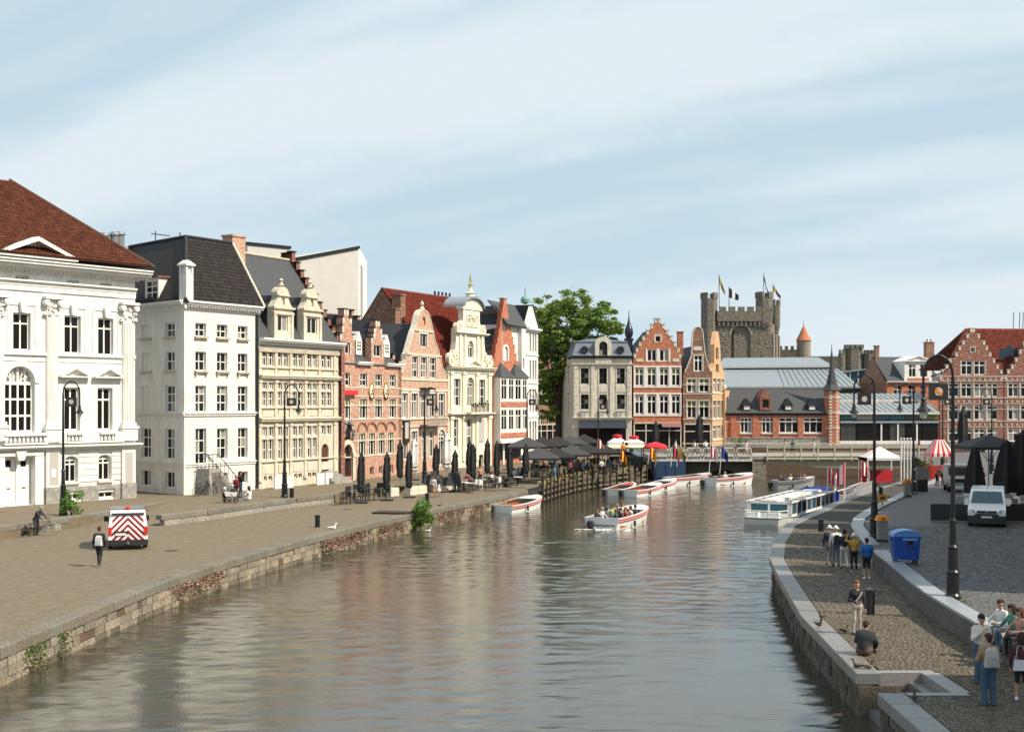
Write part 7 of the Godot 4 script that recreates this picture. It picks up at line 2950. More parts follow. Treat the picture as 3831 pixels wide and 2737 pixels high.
	for k in 7:
		for s in [-1,1]:
			bp("roof_light",Vector3(2.1+k*1.8,y1+0.0,s*0.46),Vector3(3.7+k*1.8,y1+0.04,s*1.5),M.glass_mid,t)
	b=MB.new()
	for k in 12:
		b.t=Transform3D(Basis.from_euler(Vector3(k*0.7,k,k*0.4)),Vector3(15.2+rng.randf()*1.8,1.0+rng.randf()*0.4,rng.randf_range(-1.2,1.2)))
		b.frust(Vector3.ZERO,Vector2(1.1,0.9),0.5,Vector2(0.6,0.5))
	b.t=Transform3D()
	b.bx(Vector3(14.8,0.46,-1.5),Vector3(17.0,1.4,1.5))
	part("stern_cover",b,mat("cover_blue",Color(0.01,0.03,0.22),0.7),t)
	b=MB.new()
	b.bx(Vector3(0.08,0.24,-0.62),Vector3(0.12,0.46,-0.5));b.bx(Vector3(0.07,0.4,-0.46),Vector3(0.12,0.48,-0.42))
	for k in 9:
		b.bx(Vector3(0.08,0.26,-0.36+k*0.11),Vector3(0.12,0.34+0.03*(k%2),-0.29+k*0.11))
	part("name_strip",b,M.plastic_dark,t)
func stage()->void:
	var t:=thing("mooring_stage","timber mooring stage of posts and rails with flower boxes along the far quay","mooring")
	var p:=Path.new(xd([2.6,112.5,5.4,124,8.4,131.8,11.6,137.5,14.6,143]),1)
	var s:=0.0
	var pts:=[]
	while s<p.length():
		var q:Vector2=p.at(s)[0]
		var b:=MB.new()
		b.tube([Vector3(q.x,-1.9,-q.y),Vector3(q.x,0.75 if int(s)%3 else 1.2,-q.y)],0.11,6)
		part("post",b,M.wood_post,t)
		pts.append(q)
		s+=1.55
	for k in pts.size()-1:
		for y in [-0.85,-0.35,0.12]:
			var b:=MB.new()
			var a:=Vector3(pts[k].x,y,-pts[k].y)
			var c:=Vector3(pts[k+1].x,y,-pts[k+1].y)
			b.t=Transform3D(Basis.looking_at((c-a).normalized()),(a+c)/2)
			b.box(Vector3(-0.1,0,0),Vector3(0.08,0.2,a.distance_to(c)))
			part("rail",b,M.wood_pale,t)
	var fb:=MB.new()
	fb.colored=true
	for k in 1400:
		var q:Vector2=p.at(rng.randf()*p.length())[0]
		var c:Color=[Color(0.10,0.12,0.03),Color(0.07,0.09,0.02),Color(0.6,0.42,0.06),Color(0.65,0.6,0.4),Color(0.5,0.25,0.05)][rng.randi()%5]
		leaf(fb,Vector3(q.x-0.2+rng.randf_range(-0.2,0.2),0.42+rng.randf()*0.3,-q.y),0.1,c)
	part("flower_boxes",fb,M.leaf,t).set_meta("kind","stuff")
	for k in pts.size()-1:
		if k%2:
			continue
		var b:=MB.new()
		var a:=Vector3(pts[k].x-0.2,0.32,-pts[k].y)
		var c:=Vector3(pts[k+1].x-0.2,0.32,-pts[k+1].y)
		b.t=Transform3D(Basis.looking_at((c-a).normalized()),(a+c)/2)
		b.box(Vector3.ZERO,Vector3(0.3,0.24,a.distance_to(c)*0.95))
		part("planter_box",b,M.wood_pale,t)
	var fd:=[[2238,1740,1640,Color(0.6,0.03,0.05),Color(0.7,0.65,0.6),"small red and white flag on a leaning staff beside the open parasols"],[2322,1745,1680,Color(0.5,0.02,0.02),Color(0.65,0.42,0.03),"red and yellow flag on a staff by the terrace steps"],[2432,1735,1668,Color(0.55,0.02,0.02),Color(0.7,0.45,0.03),"red and yellow striped flag near the red parasol"],[2518,1745,1665,Color(0.02,0.02,0.02),Color(0.6,0.04,0.05),"red and white flag above the boathouse"],[2540,1745,1668,Color(0.5,0.4,0.05),Color(0.03,0.03,0.03),"dark and yellow flag above the boathouse"],[2660,1790,1665,Color(0.6,0.05,0.07),Color(0.6,0.6,0.65),"red and white flag over the launch by the bridge arch"],[2700,1790,1668,Color(0.01,0.03,0.2),Color(0.02,0.03,0.15),"dark blue flag over the launch by the bridge arch"]]
	for f in fd:
		var d:=138.0
		var base:=ray(f[0]-8,f[1],d)
		var top:=ray(f[0],f[2],d)
		flag("flag",f[5],base,top-base,f[3],f[4],1.1)
func flag(called:String,label:String,base:Vector3,up:Vector3,c1:Color,c2:Color,s:float,mirror:=1.0)->void:
	var t:=thing(called,label,"flag",base,0,"flags along the water")
	var b:=MB.new()
	b.tube([Vector3.ZERO,up],0.035,5)
	part("pole",b,M.canvas_white,t)
	b=MB.new()
	b.colored=true
	for q in 8:
		b.col=c1 if (q/2)%2==0 else c2
		var w:=func(a:float,h:float)->Vector3:return up*0.99+Vector3(mirror*a*s*0.6,-a*a*s*0.9-(1.0-h)*s*(1.15-0.35*a),sin(a*8.0)*0.12)
		b.quad(w.call(q/8.0,0.0),w.call((q+1)/8.0,0.0),w.call((q+1)/8.0,1.0),w.call(q/8.0,1.0))
	part("flag_cloth",b,M.flag_cloth,t)
func landing()->void:
	var d:=122.0
	var t:=thing("canopy_tent","white pop-up canopy tent over the boat ticket stand","tent",ray(3292,1800,d))
	t.position.y=0.0
	var b:=MB.new()
	b.frust(Vector3(0,2.35,0),Vector2(3.1,3.1),0.95,Vector2(0.15,0.15))
	part("roof",b,M.canvas_white,t)
	b=MB.new()
	for s in [[-1.55,1.55,1.55,1.55],[-1.55,-1.55,1.55,-1.55],[-1.55,-1.55,-1.55,1.55],[1.55,-1.55,1.55,1.55]]:
		b.bx(Vector3(s[0],2.12,s[1]-0.01),Vector3(s[2],2.36,s[3]+0.01))
	part("valance",b,M.canvas_white,t)
	for s in [Vector3(-1.5,0,1.5),Vector3(1.5,0,1.5),Vector3(1.5,0,-1.5),Vector3(-1.5,0,-1.5)]:
		b=MB.new()
		b.bx(s+Vector3(-0.05,0,-0.05),s+Vector3(0.05,2.2,0.05))
		part("leg",b,M.white_frame,t)
	b=MB.new()
	b.bx(Vector3(-1.5,0,-1.4),Vector3(1.5,1.1,-1.2))
	part("counter",b,M.canvas_red,t)
	var fl:=[[3096,1895,1745,1.0],[3160,1880,1730,-1.0],[3222,1860,1722,1.0]]
	var lab:=["red flag with white edge hanging limp beside the tour boat","red and white flag spread wide above the fence","red and white flag in front of the canopy tent"]
	for k in 3:
		var dd:float=[104.0,108.0,113.0][k]
		var base:=ray(fl[k][0],fl[k][1],dd)
		var top:=ray(fl[k][0]+3,fl[k][2],dd)
		flag("flag",lab[k],base,top-base,Color(0.5,0.02,0.04),Color(0.7,0.68,0.66),1.5 if k==1 else 1.1,fl[k][3])
	for k in 4:
		var p:=gnd(3372+k*12,1806,STREET)
		var fp:=thing("banner_pole","slim white banner pole standing in a row near the red striped kiosk","pole",p,0,"row of white banner poles")
		b=MB.new()
		b.tube([Vector3.ZERO,Vector3(0,3.6,0)],0.06,6)
		part("pole",b,M.white_paint,fp)
		b=MB.new()
		b.lathe(Vector3(0,3.6,0),[Vector2(0.08,0),Vector2(0.1,0.08),Vector2(0,0.16)],6)
		part("knob",b,M.white_paint,fp)
	for k in 12:
		var s:=right_edge.when(100.0)+k*1.15
		var q:Vector2=right_edge.at(s)[0]
		var fp:=thing("fence_panel","low pale wooden fence section along the quay edge by the red flags","fence",Vector3(q.x+0.25,0,-q.y),atan2(right_edge.at(s)[1].y,right_edge.at(s)[1].x),"fence sections by the boat landing")
		for j in 3:
			bp("slat",Vector3(j*0.37,0,-0.02),Vector3(j*0.37+0.06,0.8,0.02),M.canvas_white,fp)
		b=MB.new()
		b.bx(Vector3(-0.02,0.68,-0.05),Vector3(1.1,0.74,-0.03))
		part("rail",b,M.canvas_white,fp)
	parasol_open("parasol","round red parasol shading the ticket stand beneath the white tent",ray(3262,1790,124.0)*Vector3(1,0,1),1.2,2.1,M.canvas_red,10)
func lamp_post(label:String,at:Vector3,side:float,h:=8.1)->void:
	var t:=thing("street_lamp",label,"street lamp",at,0,"ornate black street lamps along the quays")
	var b:=MB.new()
	b.lathe(Vector3.ZERO,[Vector2(0.27,0),Vector2(0.27,0.12),Vector2(0.22,0.2),Vector2(0.21,0.85),Vector2(0.24,0.92),Vector2(0.18,1.0),Vector2(0.16,1.7),Vector2(0.19,1.76),Vector2(0.12,1.85),Vector2(0.105,2.6),Vector2(0.13,2.65),Vector2(0.09,2.75)],12)
	part("base",b,M.black_metal,t)
	b=MB.new()
	b.tube([Vector3(0,2.7,0),Vector3(0,h-0.75,0)],[0.085,0.06],8)
	part("pole",b,M.black_metal,t)
	b=MB.new()
	var arc:=[]
	for k in 13:
		var a:=PI-PI*k/12.0
		arc.append(Vector3(side*0.5+cos(a)*0.5*side,h-0.75+sin(a)*0.72,0))
	arc.append(Vector3(side*1.0,h-1.45,0))
	b.tube(arc,0.045,6)
	b.tube([Vector3(0,h-0.35,0),Vector3(side*0.3,h-0.6,0),Vector3(side*0.75,h-0.75,0)],0.025,5)
	part("arm",b,M.black_metal,t)
	b=MB.new()
	b.lathe(Vector3(side*1.0,h-1.95,0),[Vector2(0.25,0.0),Vector2(0.23,0.06),Vector2(0.12,0.18),Vector2(0.07,0.36),Vector2(0.09,0.42),Vector2(0,0.55)],12)
	var l:=part("lantern",b,M.black_metal,t)
	b=MB.new()
	b.lathe(Vector3(side*1.0,h-2.25,0),[Vector2(0.02,0.04),Vector2(0.1,0.1),Vector2(0.17,0.3)],10)
	part("lantern_glass",b,mat("lantern_glass",Color(0.55,0.54,0.50),0.15),l)
	b=MB.new()
	b.bx(Vector3(side*0.16,h-1.55,-0.02),Vector3(side*0.82,h-0.98,0.02))
	var bn:=part("banner",b,M.plastic_dark,t)
	b=MB.new()
	b.t=Transform3D(Basis(Vector3(1,0,0),Vector3(0,0,1),Vector3(0,-1,0)),Vector3(side*0.49,h-1.26,0.0))
	b.lathe(Vector3.ZERO,[Vector2(0.15,0.022),Vector2(0.15,0.03),Vector2(0,0.032)],8)
	part("emblem",b,mat("emblem_pale",Color(0.55,0.48,0.42),0.7),bn)
	if at.z>-50.0:
		b=MB.new()
		var o:=Vector3(side*0.49,h-1.27,0.036)
		b.bx(o+Vector3(-0.12,-0.02,0),o+Vector3(-0.01,0.12,0.006));b.bx(o+Vector3(0.01,-0.13,0),o+Vector3(0.11,0.0,0.006))
		part("crest",b,M.paint_orange,bn)
func lamps()->void:
	lamp_post("black lamp post beside the leafy clump before the columned building",gnd(235,1926,TERRACE),1)
	lamp_post("black lamp post before the cream sandstone house with crest banner",gnd(1064,1860,TERRACE),1)
	lamp_post("black lamp post among the closed parasols before the scrolled gable",gnd(1588,1806,TERRACE),1)
	lamp_post("black lamp post before the tall narrow white house",gnd(1972,1762,TERRACE),1)
	lamp_post("black lamp post before the mansard house shop front",gnd(2238,1742,TERRACE),1,7.6)
	lamp_post("large black lamp post rising behind the granite wall with orange crest banner",gnd(3566,2240,STREET),-1,8.3)
	lamp_post("black lamp post between granite wall and orange lidded bin",gnd(3272,2012,STREET),-1)
	lamp_post("black lamp post beside the white banner poles",gnd(3419,1848,STREET),-1)
	lamp_post("black lamp post behind the terraces on the right bank",gnd(3712,1772,STREET),-1,8.0)
	lamp_post("black lamp post before the patterned brick house",gnd(3528,1752,STREET),1,8.0)
func bollard(label:String,at:Vector3)->void:
	var t:=thing("bollard",label,"bollard",at,0,"short black bollards")
	var b:=MB.new()
	b.lathe(Vector3.ZERO,[Vector2(0.17,0),Vector2(0.17,0.04),Vector2(0.15,0.06),Vector2(0.15,0.6),Vector2(0.17,0.62),Vector2(0.17,0.68),Vector2(0.12,0.72),Vector2(0,0.72)],12)
	part("post",b,M.black_metal,t)
	b=MB.new()
	b.lathe(Vector3(0,0.5,0),[Vector2(0.153,0),Vector2(0.156,0.01),Vector2(0.156,0.04),Vector2(0.153,0.05)],12)
	part("band",b,M.plastic_dark,t)
func parasol_closed(label:String,at:Vector3,h:float,m:Material,r:=0.26,cone:=false)->void:
	var t:=thing("closed_parasol",label,"parasol",at,0,"folded parasols on the terraces")
	var b:=MB.new()
	b.box(Vector3(0,0.05,0),Vector3(0.9,0.1,0.9))
	part("base",b,M.plastic_dark,t)
	b=MB.new()
	b.tube([Vector3(0,0.1,0),Vector3(0,h,0)],0.035,6)
	part("pole",b,M.grey_metal,t)
	b=MB.new()
	var seg:=10
	var prof:=[[r*0.5,h*0.2],[r*0.95,h*0.26],[r*0.8,h*0.36],[r,h*0.45],[r*0.95,h*0.7],[r*0.75,h*0.82],[r*0.9,h*0.87],[r*0.3,h*0.97],[0.03,h*1.02]]
	if cone:
		prof=[[r*0.7,0.5],[r,0.55],[r*0.96,h*0.4],[r*0.6,h*0.75],[r*0.36,h*0.95],[0.06,h]]
	for k in prof.size()-1:
		for s in seg:
			var q:=func(j:int,e:int)->Vector3:
				var a:=TAU*e/seg
				var f:float=1.0+0.22*(1 if e%2 else -1)+0.1*sin(e*2.3+j)
				return Vector3(cos(a)*prof[j][0]*f,prof[j][1],-sin(a)*prof[j][0]*f)
			b.quad(q.call(k,s),q.call(k,(s+1)%seg),q.call(k+1,(s+1)%seg),q.call(k+1,s))
	part("canopy",b,m,t)
	b=MB.new()
	b.lathe(Vector3(0,h*0.31,0),[Vector2(r*1.0,0),Vector2(r*1.02,0.05),Vector2(r*1.0,0.1)],8)
	part("strap",b,M.plastic_dark,t)
func parasol_open(called:String,label:String,at:Vector3,r:float,h:float,m:Material,seg:=4,group:="",rise:=0.9)->void:
	var t:=thing(called,label,"parasol",at,0,group)
	var b:=MB.new()
	b.tube([Vector3(0,0,0),Vector3(0,h+rise,0)],0.045,6)
	part("pole",b,M.grey_metal,t)
	b=MB.new()
	b.lathe(Vector3(0,h,0),[Vector2(r*1.41 if seg==4 else r,0),Vector2(r*0.75,rise*0.5),Vector2(0.04,rise)],seg,false,PI/4)
	b.lathe(Vector3(0,h-0.02,0),[Vector2(0.04,rise),Vector2(r*0.75,rise*0.5),Vector2(r*1.41 if seg==4 else r,0)],seg,false,PI/4)
	part("canopy",b,m,t)
	b=MB.new()
	b.lathe(Vector3(0,h-0.2,0),[Vector2(r*1.39 if seg==4 else r*0.99,0),Vector2(r*1.41 if seg==4 else r,0.2)],seg,false,PI/4)
	part("valance",b,m,t)
	for k in 4:
		b=MB.new()
		var a:=TAU*k/4.0+PI/4
		b.tube([Vector3(0,h*0.7,0),Vector3(cos(a)*r*0.6,h+rise*0.45,sin(a)*r*0.6)],0.02,4)
		part("rib",b,M.grey_metal,t)
func chair_mesh()->Array:
	var seat:=MB.new()
	seat.bx(Vector3(-0.22,0.43,-0.22),Vector3(0.22,0.48,0.22))
	var back:=MB.new()
	back.bx(Vector3(-0.22,0.52,-0.23),Vector3(0.22,0.9,-0.19))
	var leg:=MB.new()
	leg.bx(Vector3(-0.02,0,-0.02),Vector3(0.02,0.44,0.02))
	return [seat.mesh(),back.mesh(),leg.mesh()]
func chair(label:String,at:Vector3,turn:float,m:Material,group:="terrace chairs")->void:
	if not cache.has("chair"):
		cache["chair"]=chair_mesh()
	var c:Array=cache["chair"]
	var t:=thing("terrace_chair",label,"chair",at,turn,group)
	part("seat",c[0],m,t)
	part("backrest",c[1],m,t)
	for s in [Vector3(-0.19,0,0.19),Vector3(0.19,0,0.19),Vector3(0.19,0,-0.19),Vector3(-0.19,0,-0.19)]:
		part("leg",c[2],m,t).position=s
func table(label:String,at:Vector3,m:Material)->void:
	var t:=thing("terrace_table",label,"table",at,0,"terrace tables")
	if not cache.has("table"):
		var b:=MB.new()
		b.bx(Vector3(-0.4,0.72,-0.4),Vector3(0.4,0.75,0.4))
		var c:=MB.new()
		c.lathe(Vector3.ZERO,[Vector2(0.24,0),Vector2(0.22,0.04),Vector2(0.03,0.06),Vector2(0.03,0.72)],8)
		cache["table"]=[b.mesh(),c.mesh()]
	part("table_top",cache["table"][0],m,t)
	part("pedestal",cache["table"][1],M.black_metal,t)
func terraces()->void:
	var cl:=[[1352,1882,3.7],[1448,1872,3.6],[1531,1861,3.6],[1703,1838,3.4],[1497,1822,3.7],[1632,1812,3.3],[1757,1806,3.6],[1771,1818,3.4],[1824,1800,3.6],[1860,1812,3.6],[1909,1808,3.0],[1968,1800,3.2]]
	var lb:=["black closed parasol beside the heap of stacked dark chairs","black closed parasol at the end of the low stone wall","black closed parasol with red strap before the scrolled gable house","black closed parasol between pale stone blocks","black closed parasol close to the pink brick house","black closed parasol over the grey covered furniture","tall black closed parasol leaning against its neighbour before the cream baroque house","second black closed parasol leaning against the tall one","black closed parasol before the right edge of the cream baroque house","black closed parasol before the orange oriel house","short black closed parasol by the seated guests","black closed parasol at the edge of the open black parasols"]
	for k in cl.size():
		parasol_closed(lb[k],gnd(cl[k][0],cl[k][1],0.0 if k<4 else TERRACE),cl[k][2],M.canvas_black)
	parasol_closed("white closed parasol hanging long before the scrolled gable house",gnd(1550,1796,TERRACE),3.6,M.canvas_white,0.34)
	parasol_closed("white closed parasol at the corner of the cream baroque house",gnd(1672,1788,TERRACE),4.0,M.canvas_white,0.4)
	for k in 5:
		var g:=[[3650,1895,3.85,0.6],[3768,1884,4.2,0.75],[3826,1876,4.7,0.85],[3604,1745,5.5,0.5],[2455,1700,3.8,0.42]][k] as Array
		var at:=gnd(g[0],g[1],STREET) if k<3 else (ray(g[0],1700,150.0 if k==3 else 165.0)*Vector3(1,0,1)+Vector3(0,1.2,0))
		parasol_closed(["big black closed parasol directly behind the white van","tall black closed parasol near the palm planter","tall black closed parasol behind the dark screen","black closed parasol before the patterned brick house","black closed parasol before the orange stepped house"][k],at,g[2],M.canvas_black,g[3],k<3)
	parasol_closed("black closed parasol before the dark gable house",ray(2618,1690,166.0)*Vector3(1,0,1)+Vector3(0,1.35,0),4.4,M.canvas_black,0.45)
	var op:=[[1972,1632,128],[2030,1632,134],[2084,1630,138],[2138,1625,142],[2186,1622,146],[2077,1670,126],[2138,1662,131],[2196,1656,135],[2254,1657,139],[2016,1672,122]]
	var on:=["leftmost of the open black parasols, standing alone beside the white house","open black parasol behind the one standing alone","open black parasol in the back row below the tree","open black parasol in the back row before the side street","open black parasol in the back row before the mansard house","open black parasol in the front row below the side street","open black parasol in the front row middle","open black parasol in the front row before the shop awning","open black parasol at the end of the front row by the red and white kiosks","low grey open parasol at the front corner of the black group"]
	for k in op.size():
		var a:=ray(op[k][0],op[k][1],op[k][2])
		parasol_open("open_parasol",on[k],Vector3(a.x,TERRACE,a.z),1.85,a.y-TERRACE-0.95,M.canvas_black if k%3 else M.canvas_grey,4,"open black parasols by the water")
	var g2:=ray(3700,1625,92.0)
	parasol_open("open_parasol","broad black open parasol over the market terrace on the right bank",Vector3(g2.x,STREET,g2.z),1.9,g2.y-STREET-0.8,M.canvas_grey,4,"",0.8)
	var rp:=ray(2452,1652,140.0)
	parasol_open("open_parasol","round red parasol beside the two kiosks",Vector3(rp.x,TERRACE,rp.z),1.3,rp.y-TERRACE-0.5,M.canvas_red,12,"",0.5)
	for c in [[2310,1640,0.95,"red topped white kiosk roof with cream brim"],[2372,1650,0.8,"smaller white kiosk roof with red script beside the red topped one"]]:
		var a:=ray(c[0],c[1],141.0)
		var t:=thing("kiosk",c[3],"kiosk",Vector3(a.x,TERRACE,a.z))
		var b:=MB.new()
		b.bx(Vector3(-0.9,0,-0.9),Vector3(0.9,1.1,0.9))
		part("counter",b,M.plastic_dark,t)
		for s in [Vector3(-0.9,0,0.9),Vector3(0.9,0,0.9),Vector3(0.9,0,-0.9),Vector3(-0.9,0,-0.9)]:
			b=MB.new()
			b.bx(s-Vector3(0.04,0,0.04),s+Vector3(0.04,2.2,0.04))
			part("post",b,M.black_metal,t)
		b=MB.new()
		b.lathe(Vector3(0,2.1,0),[Vector2(1.9,0.0),Vector2(1.45,0.22)],4,false,PI/4)
		part("brim",b,M.canvas_cream,t)
		b=MB.new()
		b.lathe(Vector3(0,2.3,0),[Vector2(1.45,0.0),Vector2(1.45,0.3),Vector2(0.5,0.8*c[2])],4,false,PI/4)
		part("roof",b,M.canvas_white,t)
		b=MB.new()
		b.lathe(Vector3(0,2.3+0.8*c[2],0),[Vector2(0.5,0.0),Vector2(0.5,0.3),Vector2(0,0.4)],8)
		part("finial",b,M.canvas_red,t)
	for k in 16:
		var p:=gnd(1282+(k%8)*22,1888-(k%8)*3.0,0.0)
		chair("dark folding chair in the heap beside the first closed parasol",p+Vector3(rng.randf_range(-0.2,0.2),0.42*(k/8),rng.randf_range(-0.5,0.5)),rng.randf()*TAU,M.plastic_dark,"stacked dark chairs by the low wall")
	for k in 26:
		var u:=rng.randf_range(1700,1960)
		var p:=gnd(u,1842-(u-1700)*0.09-rng.randf()*12,0.0)
		chair("black terrace chair set out before the baroque and oriel houses",p,rng.randf()*TAU,M.plastic_dark if k%4 else M.canvas_white,"black chairs on the near terrace")
		if k%3==0:
			table("small terrace table set out before the baroque and oriel houses",p+Vector3(0.7,0,0.2),M.canvas_white if k%2 else M.plastic_dark)
	for k in 44:
		var u:=rng.randf_range(1990,2330)
		var d:=rng.randf_range(120,142)
		var p:=ray(u,1700,d)
		p.y=TERRACE
		if k<22 and d<130 and u>2120:
			continue
		chair("dark chair on the terrace beneath the open black parasols",p,rng.randf()*TAU,M.plastic_dark,"chairs beneath the open parasols")
		if k%3==0:
			table("table on the terrace beneath the open black parasols",p+Vector3(0.6,0,-0.3),M.wood_brown)
	for c in [[1469,1855,1.2],[1558,1848,2.6],[1625,1836,1.2],[1682,1830,1.8]]:
		var t:=thing("stone_block","pale stone block edging the raised street among the folded parasols","stone block",gnd(c[0],c[1]),1.1,"pale stone blocks")
		for k in 2:
			var b:=MB.new()
			b.frust(Vector3(0,k*0.33,0),Vector2(c[2]-k*0.04,0.45),0.32,Vector2(c[2]-0.03-k*0.04,0.42))
			part("stone",b,M.pale_stone,t)
	var cv:=thing("furniture_cover","crumpled grey tarpaulin over piled terrace furniture","tarpaulin",gnd(1655,1815,TERRACE))
	var b:=MB.new()
	for k in 6:
		b.frust(Vector3(-1.2+k*0.48,0,sin(k*2.0)*0.2),Vector2(0.75,1.2),0.9+0.25*sin(k*1.7),Vector2(0.4,0.7))
	part("cover",b,M.canvas_grey,cv)
func litter()->void:
	for c in [[535,1908,0.0,"thin round dark disc on the paving left of the stairs"],[1300,1905,0.0,"thin round dark disc on the quay near the stacked chairs"],[640,2060,0.0,"thin round dark disc on the quay right of the striped van"]]:
		var mc:=thing("dark_disc",c[3],"manhole cover",gnd(c[0],c[1],TERRACE if c[0]==535 else 0.0),0,"dark discs on the paving")  # thin dark discs that draw the dark ovals on the paving
		var q:=MB.new()
		q.lathe(Vector3(0,-0.02,0),[Vector2(0.36,0),Vector2(0.36,0.028),Vector2(0.33,0.03),Vector2(0,0.03)],16)
		part("cover",q,M.asphalt,mc)
	bollard("black bollard alone on the broad quay near the white goose",gnd(1187,1971))
	bollard("black bollard beside the lamp post before the sandstone house",gnd(1091,1864,TERRACE))
	bollard("black bollard behind the green bush at the quay edge",gnd(1598,1881))
	bollard("black bollard before the seated terrace guests",gnd(1894,1822))
	bollard("black bollard on the walk behind the group of tourists",gnd(3072,1988))
	bollard("black bollard on the walk beside the yellow sign",gnd(3296,1855))
	var t:=thing("litter_bin","dark grey litter bin topped with crumpled paper behind the standing woman","bin",gnd(3256,2297))
	var b:=MB.new()
	b.lathe(Vector3.ZERO,[Vector2(0.14,0),Vector2(0.155,0.03),Vector2(0.17,0.78),Vector2(0.19,0.8),Vector2(0.19,0.86),Vector2(0.15,0.87),Vector2(0.14,0.6)],14)
	part("body",b,M.plastic_dark,t)
	b=MB.new()
	for k in 9:
		b.t=Transform3D(Basis.from_euler(Vector3(k,2*k,k)),Vector3(cos(k*2.1)*0.1,0.86,sin(k*2.1)*0.1))
		b.frust(Vector3(0,-0.04,0),Vector2(0.16,0.1),0.09,Vector2(0.08,0.05))
	part("rubbish",b,M.plastic_grey,t)
	for c in [[3301,2026,"tall grey recycling bin with orange lid beside the lamp post"],[3395,1858,"tall grey recycling bin with orange lid near the banner poles"]]:
		t=thing("recycling_bin",c[2],"bin",gnd(c[0],c[1],STREET))
		b=MB.new()
		b.frust(Vector3.ZERO,Vector2(0.42,0.36),1.02,Vector2(0.46,0.4))
		part("body",b,M.plastic_grey,t)
		b=MB.new()
		b.frust(Vector3(0,1.02,0),Vector2(0.6,0.5),0.24,Vector2(0.46,0.36))
		var lid:=part("lid",b,M.paint_orange,t)
		b=MB.new()
		b.lathe(Vector3(0,1.12,0.245),[Vector2(0.1,0),Vector2(0.1,0.03),Vector2(0,0.03)],10)
		part("slot",b,M.plastic_dark,lid)
		b=MB.new()
		b.box(Vector3(0,0.06,0),Vector3(0.5,0.12,0.42))
		part("foot",b,M.plastic_dark,t)
	t=thing("waste_container","big blue wheeled waste container with domed lid beside the granite wall","container",gnd(3387,2108,STREET),-0.08)
	b=MB.new()
	b.frust(Vector3(0,0.2,0),Vector2(0.96,0.72),0.9,Vector2(1.08,0.86))
	b.frust(Vector3(0,1.10,0),Vector2(1.16,0.94),0.06,Vector2(1.16,0.94))
	b.bx(Vector3(0.5,0.95,-0.05),Vector3(0.62,1.1,0.05));b.bx(Vector3(-0.62,0.95,-0.05),Vector3(-0.5,1.1,0.05))
	part("body",b,M.paint_blue,t)
	b=MB.new()
	for k in 8:
		var a0:=PI*k/8.0
		var a1:=PI*(k+1)/8.0
		b.quad(Vector3(cos(a0)*0.58,1.16+sin(a0)*0.26,0.46),Vector3(cos(a0)*0.58,1.16+sin(a0)*0.26,-0.46),Vector3(cos(a1)*0.58,1.16+sin(a1)*0.26,-0.46),Vector3(cos(a1)*0.58,1.16+sin(a1)*0.26,0.46))
		b.tri(Vector3(0,1.16,0.46),Vector3(cos(a0)*0.58,1.16+sin(a0)*0.26,0.46),Vector3(cos(a1)*0.58,1.16+sin(a1)*0.26,0.46))
	part("lid",b,mat("lid_blue",Color(0.06,0.2,0.5),0.35),t)
	b=MB.new()
	b.bx(Vector3(-0.2,1.0,0.46),Vector3(0.42,1.09,0.475))
	part("label_strip",b,mat("label_blue",Color(0.12,0.26,0.5),0.5),t)
	b=MB.new()
	b.lathe(Vector3(0.12,0.82,0.40),[Vector2(0.02,0),Vector2(0.12,0.02),Vector2(0.13,0.12),Vector2(0.05,0.16)],10,true,0,0.3)
	part("lock",b,M.plastic_dark,t)
	for s in [Vector3(-0.4,0.1,0.28),Vector3(0.4,0.1,0.28),Vector3(0.4,0.1,-0.28),Vector3(-0.4,0.1,-0.28)]:
		b=MB.new()
		b.t=Transform3D(Basis(Vector3(0,1,0),Vector3(-1,0,0),Vector3(0,0,1)),s)
		b.lathe(Vector3(0,-0.03,0),[Vector2(0,0),Vector2(0.1,0),Vector2(0.1,0.06),Vector2(0,0.06)],12)
		part("wheel",b,M.rubber,t)
	for k in 4:
		bp("stencil_mark",Vector3(-0.02+k*0.1,0.66,0.40),Vector3(0.05+k*0.1,0.76-(k%2)*0.04,0.425),M.plastic_dark,t)
	for c in [[3302,1872,"yellow notice board on a low post by the bend of the granite wall"],[3388,1765,"small yellow notice board fixed to the banner poles"]]:
		t=thing("notice_board",c[2],"sign",gnd(c[0],1892 if c[1]>1800 else 1830,STREET))
		b=MB.new()
		b.tube([Vector3.ZERO,Vector3(0,0.9,0)],0.04,6)
		part("post",b,M.black_metal,t)
		b=MB.new()
		b.bx(Vector3(-0.3,0.3,0.04),Vector3(0.3,0.75,0.08))
		part("board",b,mat("sign_yellow",Color(0.5,0.27,0.02),0.6),t)
		b=MB.new()
		b.bx(Vector3(-0.16,0.42,0.08),Vector3(0.14,0.62,0.085))
		part("symbol",b,M.wood_brown,t)
func wheel(parent:Node,at:Vector3,r:float,w:float,axis_x:=true)->void:
	var b:=MB.new()
	var bs:=Basis(Vector3(0,1,0),Vector3(1,0,0),Vector3(0,0,-1)) if axis_x else Basis(Vector3(1,0,0),Vector3(0,0,1),Vector3(0,-1,0))
	b.t=Transform3D(bs,at)
	b.lathe(Vector3(0,-w/2,0),[Vector2(r*0.62,0),Vector2(r*0.95,0),Vector2(r,0.03),Vector2(r,w-0.03),Vector2(r*0.95,w),Vector2(r*0.62,w)],18)
	var o:=part("wheel",b,M.rubber,parent)
	b=MB.new()
	b.t=Transform3D(bs,at)
	b.lathe(Vector3(0,-w/2,0),[Vector2(0,0.04),Vector2(r*0.64,0.02),Vector2(r*0.64,w-0.02),Vector2(0,w-0.04)],14)
	part("rim",b,M.grey_metal,o)
